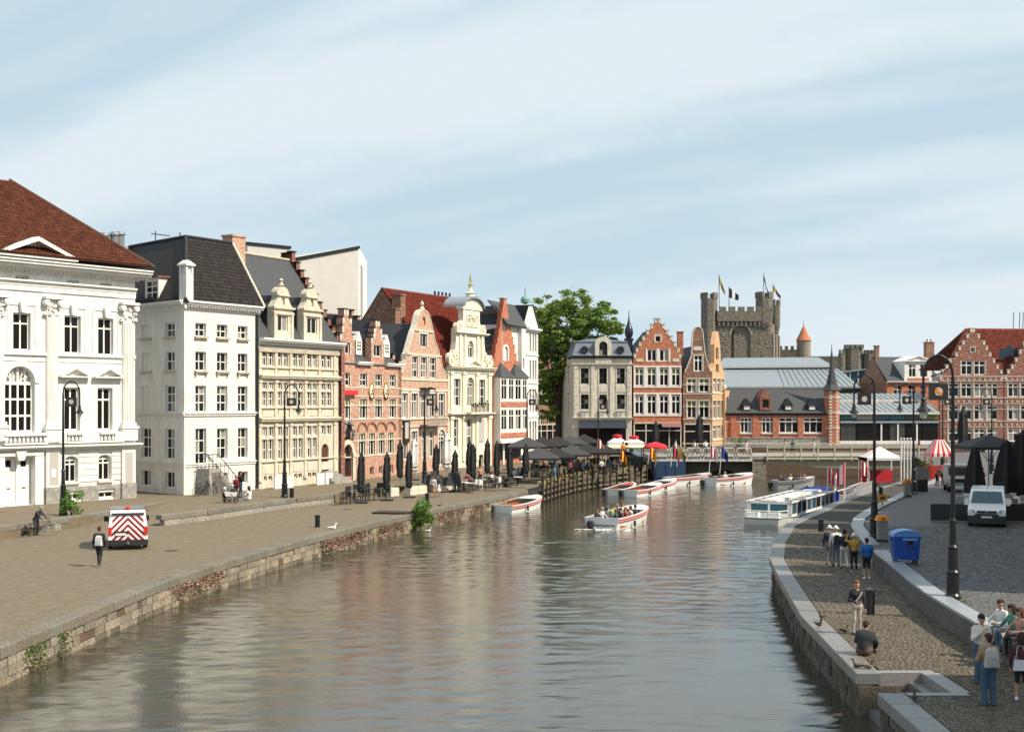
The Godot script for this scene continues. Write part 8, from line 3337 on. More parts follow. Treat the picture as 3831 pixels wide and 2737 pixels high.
func van_body(b:MB,prof:Array,half:float,tuck:float)->void:
	var wl_:=1.0
	var hx:=func(y:float)->float:return half-(maxf(0.0,y-wl_)*tuck)
	var n:=prof.size()
	for k in n:
		var p:Vector2=prof[k]
		var q:Vector2=prof[(k+1)%n]
		b.quad(Vector3(-hx.call(p.y),p.y,p.x),Vector3(hx.call(p.y),p.y,p.x),Vector3(hx.call(q.y),q.y,q.x),Vector3(-hx.call(q.y),q.y,q.x))
	var poly:=PackedVector2Array(prof)
	var ix:=Geometry2D.triangulate_polygon(poly)
	var k:=0
	while k<ix.size():
		var a:=poly[ix[k]]
		var c:=poly[ix[k+1]]
		var d:=poly[ix[k+2]]
		for s in [-1.0,1.0]:
			var A:=Vector3(s*hx.call(a.y),a.y,a.x)
			var B:=Vector3(s*hx.call(c.y),c.y,c.x)
			var C:=Vector3(s*hx.call(d.y),d.y,d.x)
			if ((B-A).cross(C-A)).x*s<0:
				b.tri(A,C,B)
			else:
				b.tri(A,B,C)
		k+=3
func striped_van()->void:
	var p:=gnd(478,2056)
	var t:=thing("striped_van","white service van with red and white chevrons covering its rear doors","van",p,0.30)
	var b:=MB.new()
	var prof:=[Vector2(-0.02,0.34),Vector2(-4.85,0.34),Vector2(-4.95,0.6),Vector2(-4.9,0.95),Vector2(-4.1,1.12),Vector2(-3.35,1.85),Vector2(-3.0,1.93),Vector2(-0.35,1.95),Vector2(-0.22,1.88),Vector2(-0.03,1.0)]
	van_body(b,prof,0.95,0.13)
	part("body",b,M.paint_white,t)
	var up:=Vector3(0,0.88,-0.19).normalized()
	var nrm:=Vector3(0,0.19,0.88).normalized()
	var face:=func(x:float,y:float)->Vector3:
		var z:=-0.03-maxf(0.0,y-1.0)*0.216 if y>1.0 else -0.03
		return Vector3(x,y,z)+Vector3(0,0,0.012)
	b=MB.new()
	for s in [-1.0,1.0]:
		var q:=[face.call(-0.8,0.5),face.call(0.8,0.5),face.call(0.8,1.0),face.call(-0.8,1.0)]
	b.quad(face.call(-0.8,0.5),face.call(0.8,0.5),face.call(0.8,1.0),face.call(-0.8,1.0))
	b.quad(face.call(-0.8,1.0),face.call(0.8,1.0),face.call(0.72,1.72),face.call(-0.72,1.72))
	var dr:=part("rear_doors",b,M.paint_white,t)
	var red:=mat("chevron_red",Color(0.23,0.008,0.012),0.4)
	var k:=-4
	while k<8:
		var c0:=0.5+k*0.31
		for s in [-1.0,1.0]:
			var clip:=PackedVector2Array([Vector2(0.0,0.5),Vector2(0.79,0.5),Vector2(0.79,1.0),Vector2(0.71,1.70),Vector2(0.0,1.70)])
			var st:=PackedVector2Array([Vector2(0.0,c0+0.8),Vector2(0.0,c0+0.64),Vector2(0.9,c0-0.26),Vector2(0.9,c0-0.1)])
			var bits:=[]
			for half in [PackedVector2Array([Vector2(-1,0),Vector2(2,0),Vector2(2,1),Vector2(-1,1)]),PackedVector2Array([Vector2(-1,1),Vector2(2,1),Vector2(2,3),Vector2(-1,3)])]:
				for pc in Geometry2D.intersect_polygons(clip,half):
					bits.append_array(Geometry2D.intersect_polygons(pc,st))
			for poly in bits:
				b=MB.new()
				var ix:=Geometry2D.triangulate_polygon(poly)
				for j in range(0,ix.size(),3):
					var a:Vector3=face.call(poly[ix[j]].x*s,poly[ix[j]].y)
					var d:Vector3=face.call(poly[ix[j+1]].x*s,poly[ix[j+1]].y)
					var e:Vector3=face.call(poly[ix[j+2]].x*s,poly[ix[j+2]].y)
					var o:=Vector3(0,0.0,0.008)
					if (d-a).cross(e-a).z<0:
						b.tri(a+o,e+o,d+o)
					else:
						b.tri(a+o,d+o,e+o)
				if b.v.size():
					part("chevron_stripe",b,red,dr)
		k+=1
	bp("door_seam",Vector3(-0.008,0.5,-0.03),Vector3(0.008,1.0,-0.005),M.plastic_dark,t)
	b=MB.new()
	b.bx(Vector3(-0.62,0.86,-0.02),Vector3(-0.02,0.93,0.04))
	part("handle_bar",b,M.plastic_dark,t)
	bp("number_plate",Vector3(-0.6,0.72,0.0),Vector3(-0.1,0.84,0.03),M.canvas_white,t)
	b=MB.new()
	b.bx(Vector3(-0.96,0.22,-0.3),Vector3(0.96,0.5,0.06))
	part("bumper",b,M.plastic_dark,t)
	bp("tow_hook",Vector3(-0.06,0.3,0.05),Vector3(0.06,0.42,0.16),M.grey_metal,t)
	for s in [-1,1]:
		bp("tail_lamp",Vector3(s*0.79,0.75,-0.05),Vector3(s*0.95,1.14,0.03),M.red_lamp,t)
		b=MB.new()
		b.bx(Vector3(s*0.93,1.15,-3.6),Vector3(s*1.14,1.42,-3.45))
		part("mirror",b,M.plastic_dark,t)
		for z in [-0.95,-3.95]:
			wheel(t,Vector3(s*0.84,0.33,z),0.33,0.22)
		b=MB.new()
		b.quad(Vector3(s*0.965,1.05,-3.9),Vector3(s*0.965,1.05,-2.7),Vector3(s*0.875,1.7,-2.7),Vector3(s*0.875,1.7,-3.4))
		part("side_window",b,M.glass_dark,t)
	bp("door_top_trim",Vector3(-0.78,1.74,-0.28),Vector3(0.78,1.82,-0.10),M.plastic_dark,t)
	b=MB.new()
	b.bx(Vector3(-0.82,1.95,-2.4),Vector3(0.82,2.02,-0.5))
	part("roof_rack",b,M.grey_metal,t)
	b=MB.new()
	b.lathe(Vector3(0.0,1.96,-0.45),[Vector2(0.12,0),Vector2(0.11,0.14),Vector2(0.05,0.2),Vector2(0,0.2)],10)
	part("beacon",b,mat("beacon",Color(0.5,0.04,0.01),0.2),t)
func white_van()->void:
	var p:=gnd(3693,1972,STREET)
	var t:=thing("delivery_van","white delivery van with dark bumper facing the camera in the shade","van",p,-0.36)
	var b:=MB.new()
	var prof:=[Vector2(0.0,0.55),Vector2(0.02,0.85),Vector2(-0.2,1.0),Vector2(-0.95,1.18),Vector2(-1.65,1.84),Vector2(-1.95,1.93),Vector2(-4.9,1.95),Vector2(-5.0,1.8),Vector2(-5.0,0.36),Vector2(-0.1,0.36)]
	prof.reverse()
	van_body(b,prof,0.96,0.12)
	part("body",b,M.paint_white,t)
	b=MB.new()
	b.quad(Vector3(-0.83,1.22,-0.97),Vector3(0.83,1.22,-0.97),Vector3(0.72,1.81,-1.6),Vector3(-0.72,1.81,-1.6))
	for k in range(b.v.size()):
		b.v[k]+=Vector3(0,0.012,0.012)
	part("windscreen",b,M.glass_blue,t)
	b=MB.new()
	b.bx(Vector3(-0.97,0.2,-0.4),Vector3(0.97,0.62,0.06))
	b.bx(Vector3(-0.6,0.62,-0.3),Vector3(0.6,0.72,0.045))
	part("bumper",b,M.plastic_dark,t)
	bp("grille",Vector3(-0.5,0.74,-0.1),Vector3(0.5,0.88,0.03),M.plastic_dark,t)
	b=MB.new()
	b.bx(Vector3(-0.06,0.79,0.0),Vector3(0.06,0.87,0.04))
	part("badge",b,M.grey_metal,t)
	bp("number_plate",Vector3(-0.27,0.5,0.05),Vector3(0.27,0.6,0.08),M.canvas_white,t)
	for s in [-1,1]:
		b=MB.new()
		b.t=Transform3D(Basis(Vector3(0,1,0),s*0.35),Vector3(s*0.78,0.83,-0.08))
		b.box(Vector3.ZERO,Vector3(0.34,0.17,0.14))
		part("headlight",b,mat("headlight",Color(0.3,0.31,0.33),0.1),t)
		bp("mirror",Vector3(s*0.97,1.1,-1.2),Vector3(s*1.17,1.42,-1.05),M.paint_white,t)
		for z in [-0.85,-4.1]:
			wheel(t,Vector3(s*0.85,0.33,z),0.33,0.22)
	b=MB.new()
	b.tube([Vector3(0.0,1.9,-1.75),Vector3(0.0,2.1,-1.95)],0.012,4)
	part("aerial",b,M.black_metal,t)
	p=gnd(3925,2035,STREET)
	t=thing("white_car","white car cut off by the picture edge opposite the blue container","car",p,-0.42)
	b=MB.new()
	prof=[Vector2(0.0,0.3),Vector2(0.05,0.7),Vector2(-0.9,0.95),Vector2(-1.7,1.5),Vector2(-3.4,1.55),Vector2(-4.2,1.0),Vector2(-4.3,0.3)]
	prof.reverse()
	van_body(b,prof,0.9,0.25)
	part("body",b,M.paint_white,t)
	for s in [-1,1]:
		for z in [-0.8,-3.4]:
			wheel(t,Vector3(s*0.8,0.31,z),0.31,0.2)
	b=MB.new()
	b.quad(Vector3(-0.75,0.98,-0.93),Vector3(0.75,0.98,-0.93),Vector3(0.62,1.46,-1.64),Vector3(-0.62,1.46,-1.64))
	for k in range(b.v.size()):
		b.v[k]+=Vector3(0,0.012,0.012)
	part("windscreen",b,M.glass_dark,t)
	bp("bumper",Vector3(-0.88,0.22,-0.3),Vector3(0.88,0.45,0.08),M.plastic_dark,t)
func market()->void:
	for c in [[3600,1952,3.4],[3775,1952,3.2],[3860,1952,2.2]]:
		var t:=thing("terrace_screen","dark low windbreak screen along the shaded market terrace","screen",gnd(c[0],c[1],STREET),-0.1,"dark terrace screens")
		var b:=MB.new()
		b.bx(Vector3(-c[2]/2,0.06,-0.04),Vector3(c[2]/2,1.0,0.0))
		part("panel",b,M.plastic_dark,t)
		b=MB.new()
		b.bx(Vector3(-c[2]/2,0.0,-0.2),Vector3(c[2]/2,0.08,0.12))
		part("foot",b,M.plastic_grey,t)
	for k in 18:
		var p:=gnd(rng.randf_range(3580,3640) if k<9 else rng.randf_range(3755,3831),rng.randf_range(1885,1930),STREET)
		chair("pale slatted chair on the shaded market terrace",p,rng.randf()*TAU,M.canvas_white if k%2 else M.plastic_grey,"chairs on the market terrace")
	for k in 4:
		table("pale table on the shaded market terrace",gnd(3590+k*18 if k<3 else 3790,1900,STREET),M.plastic_grey)
	var off:=thing("off_road_car","boxy grey off-road car with white roof parked among the terraces","car",gnd(3596,1842,STREET),-0.2)
	var b:=MB.new()
	var prof:=[Vector2(0.0,0.45),Vector2(0.05,1.05),Vector2(-1.2,1.15),Vector2(-1.5,1.85),Vector2(-3.8,1.9),Vector2(-3.9,0.45)]
	prof.reverse()
	van_body(b,prof,0.85,0.08)
	part("body",b,M.grey_panel,off)
	bp("roof",Vector3(-0.82,1.9,-3.8),Vector3(0.82,1.98,-1.45),M.paint_white,off)
	b=MB.new()
	b.quad(Vector3(-0.72,1.22,-1.21),Vector3(0.72,1.22,-1.21),Vector3(0.7,1.8,-1.45),Vector3(-0.7,1.8,-1.45))
	part("windscreen",b,M.glass_dark,off).position=Vector3(0,0,0.03)
	for s in [-1,1]:
		bp("headlight",Vector3(s*0.55,0.8,0.0),Vector3(s*0.75,1.0,0.08),M.canvas_white,off)
		for z in [-0.75,-3.0]:
			wheel(off,Vector3(s*0.78,0.38,z),0.38,0.22)
	b=MB.new()
	b.bx(Vector3(-0.5,0.75,0.02),Vector3(0.5,1.0,0.07))
	part("grille",b,M.plastic_dark,off)
	var a:=ray(3514,1690,118.0)
	var t:=thing("striped_kiosk","small stall under a red and white striped peaked awning","kiosk",Vector3(a.x,STREET,a.z))
	bp("counter",Vector3(-0.8,0,-0.8),Vector3(0.8,1.1,0.8),M.paint_red,t)
	for k in 8:
		for s in 4:
			b=MB.new()
			b.t=Transform3D(Basis(Vector3.UP,PI/2*s),Vector3.ZERO)
			var x0:=-1.0+2.0*k/8.0
			var x1:=-1.0+2.0*(k+1)/8.0
			b.quad(Vector3(x0,2.2,1.0),Vector3(x1,2.2,1.0),Vector3(x1*0.35,3.4,0.35),Vector3(x0*0.35,3.4,0.35))
			b.quad(Vector3(x0,1.9,1.0),Vector3(x1,1.9,1.0),Vector3(x1,2.2,1.0),Vector3(x0,2.2,1.0))
			part("awning_stripe",b,M.canvas_red if k%2==0 else M.canvas_white,t)
	for s in [Vector3(-0.95,0,0.95),Vector3(0.95,0,0.95),Vector3(0.95,0,-0.95),Vector3(-0.95,0,-0.95)]:
		b=MB.new()
		b.bx(s-Vector3(0.04,0,0.04),s+Vector3(0.04,2.2,0.04))
		part("post",b,M.paint_red,t)
	t=thing("pale_cabinet","pale grey cabinet on a dark stand beside the lamp post","cabinet",gnd(3450,1838,STREET))
	bp("box",Vector3(-0.45,0.9,-0.2),Vector3(0.45,1.8,0.2),M.plastic_grey,t)
	b=MB.new()
	b.bx(Vector3(-0.4,0,-0.18),Vector3(0.4,0.9,0.18))
	part("stand",b,M.plastic_dark,t)
	for c in [[3772,1862,0.9,"leafy green shrub in a pale planter between the tall closed parasols"],[3478,1770,0.7,"round green shrub in a pot before the dark glass pavilion"],[2765,1735,0.9,"flowering shrub before the ornate corner house"]]:
		var pp:=gnd(c[0],c[1],STREET) if c[0]>3000 else (ray(2765,1640,172.0)*Vector3(1,0,1)+Vector3(0,1.5,0))
		bush("potted_shrub",c[3],pp+Vector3(0,0.5,0),c[2],420,Color(0.10,0.18,0.02),true)
func flesh(bones:Array,cell:float,k:float)->Dictionary:
	var lo:=Vector3(1e9,1e9,1e9)
	var hi:=-lo
	for q in bones:
		var r:float=maxf(q[2],q[3])+k+cell*2
		lo=lo.min(q[0]-Vector3.ONE*r).min(q[1]-Vector3.ONE*r)
		hi=hi.max(q[0]+Vector3.ONE*r).max(q[1]+Vector3.ONE*r)
	var nx:=int((hi.x-lo.x)/cell)+2
	var ny:=int((hi.y-lo.y)/cell)+2
	var nz:=int((hi.z-lo.z)/cell)+2
	var fld:=PackedFloat32Array()
	fld.resize(nx*ny*nz)
	fld.fill(1.0)
	var near:=PackedFloat32Array()
	near.resize(nx*ny*nz)
	near.fill(9.0)
	var who:=PackedInt32Array()
	who.resize(nx*ny*nz)
	for bi in bones.size():
		var q:Array=bones[bi]
		var a:Vector3=q[0]
		var ab:Vector3=q[1]-a
		var l2:=maxf(ab.length_squared(),1e-9)
		var r:float=maxf(q[2],q[3])+k+cell*1.5
		var p0:Vector3=(a.min(q[1])-Vector3.ONE*r-lo)/cell
		var p1:Vector3=(a.max(q[1])+Vector3.ONE*r-lo)/cell
		var ra:float=q[2]
		var rb:float=q[3]
		for z in range(maxi(0,int(p0.z)),mini(nz,int(p1.z)+2)):
			for y in range(maxi(0,int(p0.y)),mini(ny,int(p1.y)+2)):
				var base:=(z*ny+y)*nx
				for x in range(maxi(0,int(p0.x)),mini(nx,int(p1.x)+2)):
					var p:=lo+Vector3(x,y,z)*cell-a
					var t:=clampf(p.dot(ab)/l2,0.0,1.0)
					var d:=(p-ab*t).length()-lerpf(ra,rb,t)
					var i:=base+x
					if d<near[i]:
						near[i]=d
						who[i]=bi
					var f:=fld[i]
					var h:=clampf(0.5+0.5*(f-d)/k,0.0,1.0)
					fld[i]=lerpf(f,d,h)-k*h*(1.0-h)
	var ids:=PackedInt32Array()
	ids.resize(nx*ny*nz)
	ids.fill(-1)
	var v:=PackedVector3Array()
	var w:=PackedInt32Array()
	var off:=[0,1,nx,nx+1,nx*ny,nx*ny+1,nx*ny+nx,nx*ny+nx+1]
	var far:=cell*1.8
	for z in nz-1:
		for y in ny-1:
			var base:=(z*ny+y)*nx
			for x in nx-1:
				var i:=base+x
				if absf(fld[i])>far:
					continue
				var pos:=0
				for o in off:
					if fld[i+o]>0.0:
						pos+=1
				if pos==0 or pos==8:
					continue
				var s:=Vector3.ZERO
				var n:=0
				for e in _edges:
					var f0:=fld[i+off[e[0]]]
					var f1:=fld[i+off[e[1]]]
					if (f0>0.0)!=(f1>0.0):
						s+=_corner[e[0]].lerp(_corner[e[1]],f0/(f0-f1))
						n+=1
				ids[i]=v.size()
				v.append(lo+(Vector3(x,y,z)+s/n)*cell)
				w.append(who[i])
	var ix:=PackedInt32Array()
	for z in range(1,nz-1):
		for y in range(1,ny-1):
			var base:=(z*ny+y)*nx
			for x in range(1,nx-1):
				var i:=base+x
				if ids[i]<0:
					continue
				var s0:=fld[i]>0.0
				for ax in 3:
					var st:int=[1,nx,nx*ny][ax]
					if (fld[i+st]>0.0)==s0:
						continue
					var u:int=[nx,nx*ny,1][ax]
					var t2:int=[nx*ny,1,nx][ax]
					var a:=ids[i]
					var b:=ids[i-u]
					var c:=ids[i-u-t2]
					var d:=ids[i-t2]
					if a<0 or b<0 or c<0 or d<0:
						continue
					if s0:
						ix.append_array(PackedInt32Array([a,b,c,a,c,d]))
					else:
						ix.append_array(PackedInt32Array([a,c,b,a,d,c]))
	var nr:=PackedVector3Array()
	nr.resize(v.size())
	for q in range(0,ix.size(),3):
		var m:=(v[ix[q+2]]-v[ix[q]]).cross(v[ix[q+1]]-v[ix[q]])
		nr[ix[q]]+=m
		nr[ix[q+1]]+=m
		nr[ix[q+2]]+=m
	for q in nr.size():
		nr[q]=nr[q].normalized()
	return {"v": v,"n": nr,"i": ix,"w": w}
var _edges:=[[0,1],[2,3],[4,5],[6,7],[0,2],[1,3],[4,6],[5,7],[0,4],[1,5],[2,6],[3,7]]
var _corner:=[Vector3(0,0,0),Vector3(1,0,0),Vector3(0,1,0),Vector3(1,1,0),Vector3(0,0,1),Vector3(1,0,1),Vector3(0,1,1),Vector3(1,1,1)]
func blend(b:MB,g:Dictionary,t:Transform3D,cols:Array,mirror:=false)->void:
	var base:=b.v.size()
	var bs:=t.basis.orthonormalized()
	for k in g.v.size():
		b.v.append(t*g.v[k])
		b.n.append((t.basis*g.n[k]).normalized())
		b.c.append(cols[g.w[k]])
	var flip:=t.basis.determinant()<0
	for k in range(0,g.i.size(),3):
		b.i.append(base+g.i[k])
		b.i.append(base+g.i[k+(2 if flip else 1)])
		b.i.append(base+g.i[k+(1 if flip else 2)])
const POSES:={
	"stand": {"hip": 0.93,"kl": Vector3(0.1,0.5,0.02),"al": Vector3(0.11,0.08,-0.02),"kr": Vector3(-0.1,0.5,0.03),"ar": Vector3(-0.12,0.08,0.0),"lean": 0.0},
	"walk": {"hip": 0.92,"kl": Vector3(0.09,0.52,0.2),"al": Vector3(0.08,0.1,0.26),"kr": Vector3(-0.09,0.5,-0.03),"ar": Vector3(-0.09,0.14,-0.32),"lean": 0.05},
	"sit": {"hip": 0.54,"kl": Vector3(0.12,0.52,0.42),"al": Vector3(0.13,0.08,0.46),"kr": Vector3(-0.12,0.52,0.42),"ar": Vector3(-0.13,0.08,0.40),"lean": 0.05},
	"ground": {"hip": 0.14,"kl": Vector3(0.16,0.46,0.36),"al": Vector3(0.15,0.06,0.58),"kr": Vector3(-0.16,0.46,0.36),"ar": Vector3(-0.14,0.06,0.6),"lean": 0.32},
	"bend": {"hip": 0.9,"kl": Vector3(0.1,0.48,0.06),"al": Vector3(0.11,0.08,-0.02),"kr": Vector3(-0.1,0.48,0.06),"ar": Vector3(-0.12,0.08,0.0),"lean": 0.55},
}
const ARMS:={
	"down": [Vector3(0.08,-0.3,-0.02),Vector3(0.08,-0.55,0.07)],
	"phone": [Vector3(0.09,-0.24,0.1),Vector3(-0.06,-0.04,0.28)],
	"front": [Vector3(0.09,-0.27,0.02),Vector3(-0.06,-0.3,0.27)],
	"up": [Vector3(0.12,0.02,0.24),Vector3(0.02,0.22,0.36)],
	"knee": [Vector3(0.1,-0.22,0.16),Vector3(0.02,-0.36,0.38)],
	"reach": [Vector3(0.06,-0.2,0.22),Vector3(0.02,-0.32,0.46)],
}
func head_parts()->void:
	var sk:=[]
	sk.append([Vector3(0,0.035,-0.012),Vector3(0,0.03,0.012),0.085,0.082,0])
	sk.append([Vector3(0,-0.035,0.028),Vector3(0,0.02,0.03),0.058,0.07,0])
	sk.append([Vector3(0,-0.085,0.045),Vector3(0,-0.06,0.04),0.034,0.045,0])
	sk.append([Vector3(0,0.015,0.098),Vector3(0,-0.025,0.112),0.008,0.014,0])
	for s in [-1,1]:
		sk.append([Vector3(0.082*s,0.02,-0.005),Vector3(0.085*s,-0.025,0.0),0.014,0.01,0])
		sk.append([Vector3(0.034*s,0.014,0.092),Vector3(0.036*s,0.014,0.093),0.006,0.006,1])
	sk.append([Vector3(-0.022,-0.056,0.092),Vector3(0.022,-0.056,0.092),0.007,0.007,2])
	cache["head"]=flesh(sk,0.011,0.014)
	cache["head_cols"]=sk
	var hair:={
		"short": [[Vector3(0,0.06,-0.03),Vector3(0,0.075,0.02),0.088,0.078,0],[Vector3(0,0.0,-0.06),Vector3(0,-0.03,-0.05),0.06,0.045,0]],
		"long": [[Vector3(0,0.06,-0.03),Vector3(0,0.07,0.02),0.09,0.08,0],[Vector3(0,0.0,-0.06),Vector3(0,-0.22,-0.07),0.075,0.06,0],[Vector3(0.07,0.03,-0.01),Vector3(0.075,-0.16,-0.01),0.035,0.025,0],[Vector3(-0.07,0.03,-0.01),Vector3(-0.075,-0.16,-0.01),0.035,0.025,0]],
		"bun": [[Vector3(0,0.06,-0.03),Vector3(0,0.07,0.02),0.089,0.079,0],[Vector3(0,0.02,-0.11),Vector3(0,0.03,-0.125),0.045,0.04,0],[Vector3(0,0.0,-0.06),Vector3(0,-0.02,-0.05),0.055,0.04,0]],
		"hat": [[Vector3(0,0.075,-0.02),Vector3(0,0.10,0.0),0.096,0.08,0],[Vector3(-0.09,0.05,0.06),Vector3(0.09,0.05,0.06),0.022,0.022,0],[Vector3(-0.11,0.045,-0.05),Vector3(0.11,0.045,-0.05),0.028,0.028,0],[Vector3(-0.1,0.045,-0.04),Vector3(-0.09,0.05,0.06),0.024,0.022,0],[Vector3(0.1,0.045,-0.04),Vector3(0.09,0.05,0.06),0.024,0.022,0]],
	}
	for h in hair:
		cache["hair_"+h]=flesh(hair[h],0.014,0.02)
	var hd:=[[Vector3(0,0,0),Vector3(0,-0.02,0),0.024,0.026,0],[Vector3(0,-0.04,-0.022),Vector3(0,-0.085,-0.028),0.015,0.013,0],[Vector3(0,-0.04,0.0),Vector3(0,-0.09,0.0),0.016,0.014,0],[Vector3(0,-0.04,0.022),Vector3(0,-0.088,0.028),0.016,0.014,0]]
	var z:=[-0.036,-0.013,0.011,0.034]
	var ln:=[0.055,0.07,0.075,0.066]
	for f in 4:
		var k:=Vector3(0.0,-0.092,z[f])
		var m:=k+Vector3(0.008,-ln[f]*0.5,z[f]*0.08)
		var e:=m+Vector3(0.022,-ln[f]*0.42,0.0)
		hd.append([k,m,0.0095,0.0088,0])
		hd.append([m,e,0.0088,0.0075,0])
	hd.append([Vector3(0.0,-0.03,0.03),Vector3(0.012,-0.06,0.056),0.0125,0.0105,0])
	hd.append([Vector3(0.012,-0.06,0.056),Vector3(0.018,-0.092,0.062),0.0105,0.0085,0])
	cache["hand"]=flesh(hd,0.0068,0.008)
func col(c:Array)->Color:
	return Color(c[0],c[1],c[2])
func person(label:String,at:Vector3,turn:float,pose:String,arm_l:String,arm_r:String,look:Dictionary,group:="")->Node3D:
	if not cache.has("head"):
		head_parts()
	var t:=thing("person",label,"person",at,turn,group)
	var P:Dictionary=POSES[pose]
	var sc:float=look.get("h",1.72)/1.74
	var skin:Color=look.get("skin",Color(0.46,0.26,0.18))
	var top:Color=look.top
	var bot:Color=look.bottom
	var shoe:Color=look.get("shoe",Color(0.05,0.05,0.05))
	var hair:Color=look.get("hair",Color(0.03,0.018,0.012))
	var cols:=[skin,top,bot,shoe]
	var lean:=Basis(Vector3.RIGHT,P.lean)
	var hip:=Vector3(0,P.hip,0)
	var tor:=func(v:Vector3)->Vector3:return hip+lean*v
	var puff:float=look.get("puff",0.0)
	var bones:=[]
	bones.append([tor.call(Vector3(-0.07,0.0,0)),tor.call(Vector3(0.07,0.0,0)),0.125+puff*0.4,0.125+puff*0.4,2])
	bones.append([tor.call(Vector3(0,0.1,0)),tor.call(Vector3(0,0.3,0)),0.135+puff,0.145+puff,1])
	bones.append([tor.call(Vector3(-0.085,0.38,0)),tor.call(Vector3(0.085,0.38,0)),0.125+puff,0.125+puff,1])
	bones.append([tor.call(Vector3(-0.16,0.47,0)),tor.call(Vector3(0.16,0.47,0)),0.065+puff*0.6,0.065+puff*0.6,1])
	bones.append([tor.call(Vector3(0,0.48,0)),tor.call(Vector3(0,0.60,0.02)),0.056,0.052,0])
	var hc:Vector3=tor.call(Vector3(0,0.70,0.015+P.lean*0.02))
	bones.append([hc,hc+Vector3(0,0.02,0),0.07,0.07,0])
	var legs:String=look.get("legs","long")
	var wide:float=look.get("wide",0.0)
	for s in [[1.0,P.kl,P.al],[-1.0,P.kr,P.ar]]:
		var h:Vector3=hip+Vector3(0.085*s[0],-0.02,0)
		var kn:Vector3=s[1]
		var an:Vector3=s[2]
		var shin:=2 if legs=="long" else 0
		bones.append([h,kn,0.092+wide,0.062+wide,2 if legs!="skirt" else 2])
		bones.append([kn,an,(0.056 if shin==2 else 0.052)+(wide if shin==2 else 0.0),(0.048 if shin==2 else 0.036)+(wide*1.3 if shin==2 else 0.0),shin])
		bones.append([an+Vector3(0,-0.03,-0.03),an+Vector3(0.015*s[0],-0.045,0.15),0.042,0.034,3])
	if legs=="skirt":
		bones.append([tor.call(Vector3(0,-0.05,0)),tor.call(Vector3(0,-0.38,0)),0.15,0.21,2])
	var hands:=[]
	var slv:String=look.get("sleeve","long")
	for s in [[1.0,arm_l],[-1.0,arm_r]]:
		var sh:Vector3=tor.call(Vector3(0.18*s[0],0.47,0))
		var A:Array=ARMS[s[1]]
		var up:Basis=Basis(Vector3.RIGHT,P.lean*0.35)
		var el:Vector3=sh+up*Vector3(A[0].x*s[0],A[0].y,A[0].z)
		var wr:Vector3=sh+up*Vector3(A[1].x*s[0],A[1].y,A[1].z)
		bones.append([sh,el,0.056+puff*0.5,0.044+puff*0.5,1 if slv!="none" else 0])
		bones.append([el,wr,0.042+(puff*0.4 if slv=="long" else 0.0),0.03+(puff*0.3 if slv=="long" else 0.0),1 if slv=="long" else 0])
		hands.append([wr,(wr-el).normalized(),s[0]])
	var detailed:bool=look.get("near",false)
	if not detailed:
		for h in hands:
			bones.append([h[0]+h[1]*0.03,h[0]+h[1]*0.1,0.03,0.026,0])
	var g:=flesh(bones,0.026 if detailed else 0.036,0.05)
	var b:=MB.new()
	b.colored=true
	var bc:=[]
	for q in bones:
		bc.append(cols[q[4]])
	blend(b,g,Transform3D(),bc)
	var face:=Basis(Vector3.UP,look.get("face",0.0))*Basis(Vector3.RIGHT,P.lean*0.5+look.get("nod",0.0))
	var hb:Dictionary=cache["head"]
	var hcols:=[]
	for q in cache["head_cols"]:
		hcols.append([skin,skin*Color(0.45,0.45,0.45),skin*Color(0.8,0.5,0.45)][q[4]])
	blend(b,hb,Transform3D(face*1.05,hc),hcols)
	if detailed:
		for h in hands:
			var y:Vector3=-h[1]
			var x:=Vector3(-h[2],0,0.3)
			x=(x-y*x.dot(y)).normalized()
			var bs:=Basis(x,y,x.cross(y))
			if h[2]<0:
				bs=Basis(x,y,-x.cross(y))
			blend(b,cache["hand"],Transform3D(bs,h[0]+h[1]*0.02),[skin,skin,skin,skin,skin,skin,skin,skin,skin,skin,skin,skin,skin,skin])
	var body:=part("body",b,M.cloth,t)
	body.scale=Vector3.ONE*sc
	var hs:String=look.get("style","short")
	if hs!="bald":
		b=MB.new()
		b.colored=true
		blend(b,cache["hair_"+hs],Transform3D(face*1.06,hc),[hair,hair,hair,hair,hair])
		part("hat" if hs=="hat" else "hair",b,M.cloth,t).scale=Vector3.ONE*sc
	return t
func backpack(label:String,at:Vector3,turn:float,c:Color,s:=1.0)->void:
	var t:=thing("backpack",label,"backpack",at,turn)
	var b:=MB.new()
	b.colored=true
	b.col=c
	b.frust(Vector3(0,0,0),Vector2(0.30,0.16)*s,0.36*s,Vector2(0.24,0.13)*s)
	b.frust(Vector3(0,0.36*s,0),Vector2(0.24,0.13)*s,0.07*s,Vector2(0.14,0.06)*s)
	part("sack",b,M.cloth,t)
	b=MB.new()
	b.colored=true
	b.col=c*Color(0.8,0.8,0.8)
	b.frust(Vector3(0,0.03,-0.1*s),Vector2(0.22,0.07)*s,0.2*s,Vector2(0.19,0.05)*s)
	part("pocket",b,M.cloth,t)
	for sd in [-1,1]:
		b=MB.new()
		b.colored=true
		b.col=c*Color(0.6,0.6,0.6)
		b.tube([Vector3(0.1*sd,0.05,0.08*s),Vector3(0.13*sd,0.25,0.2*s),Vector3(0.11*sd,0.42*s,0.12*s)],0.015,4)
		part("strap",b,M.cloth,t)
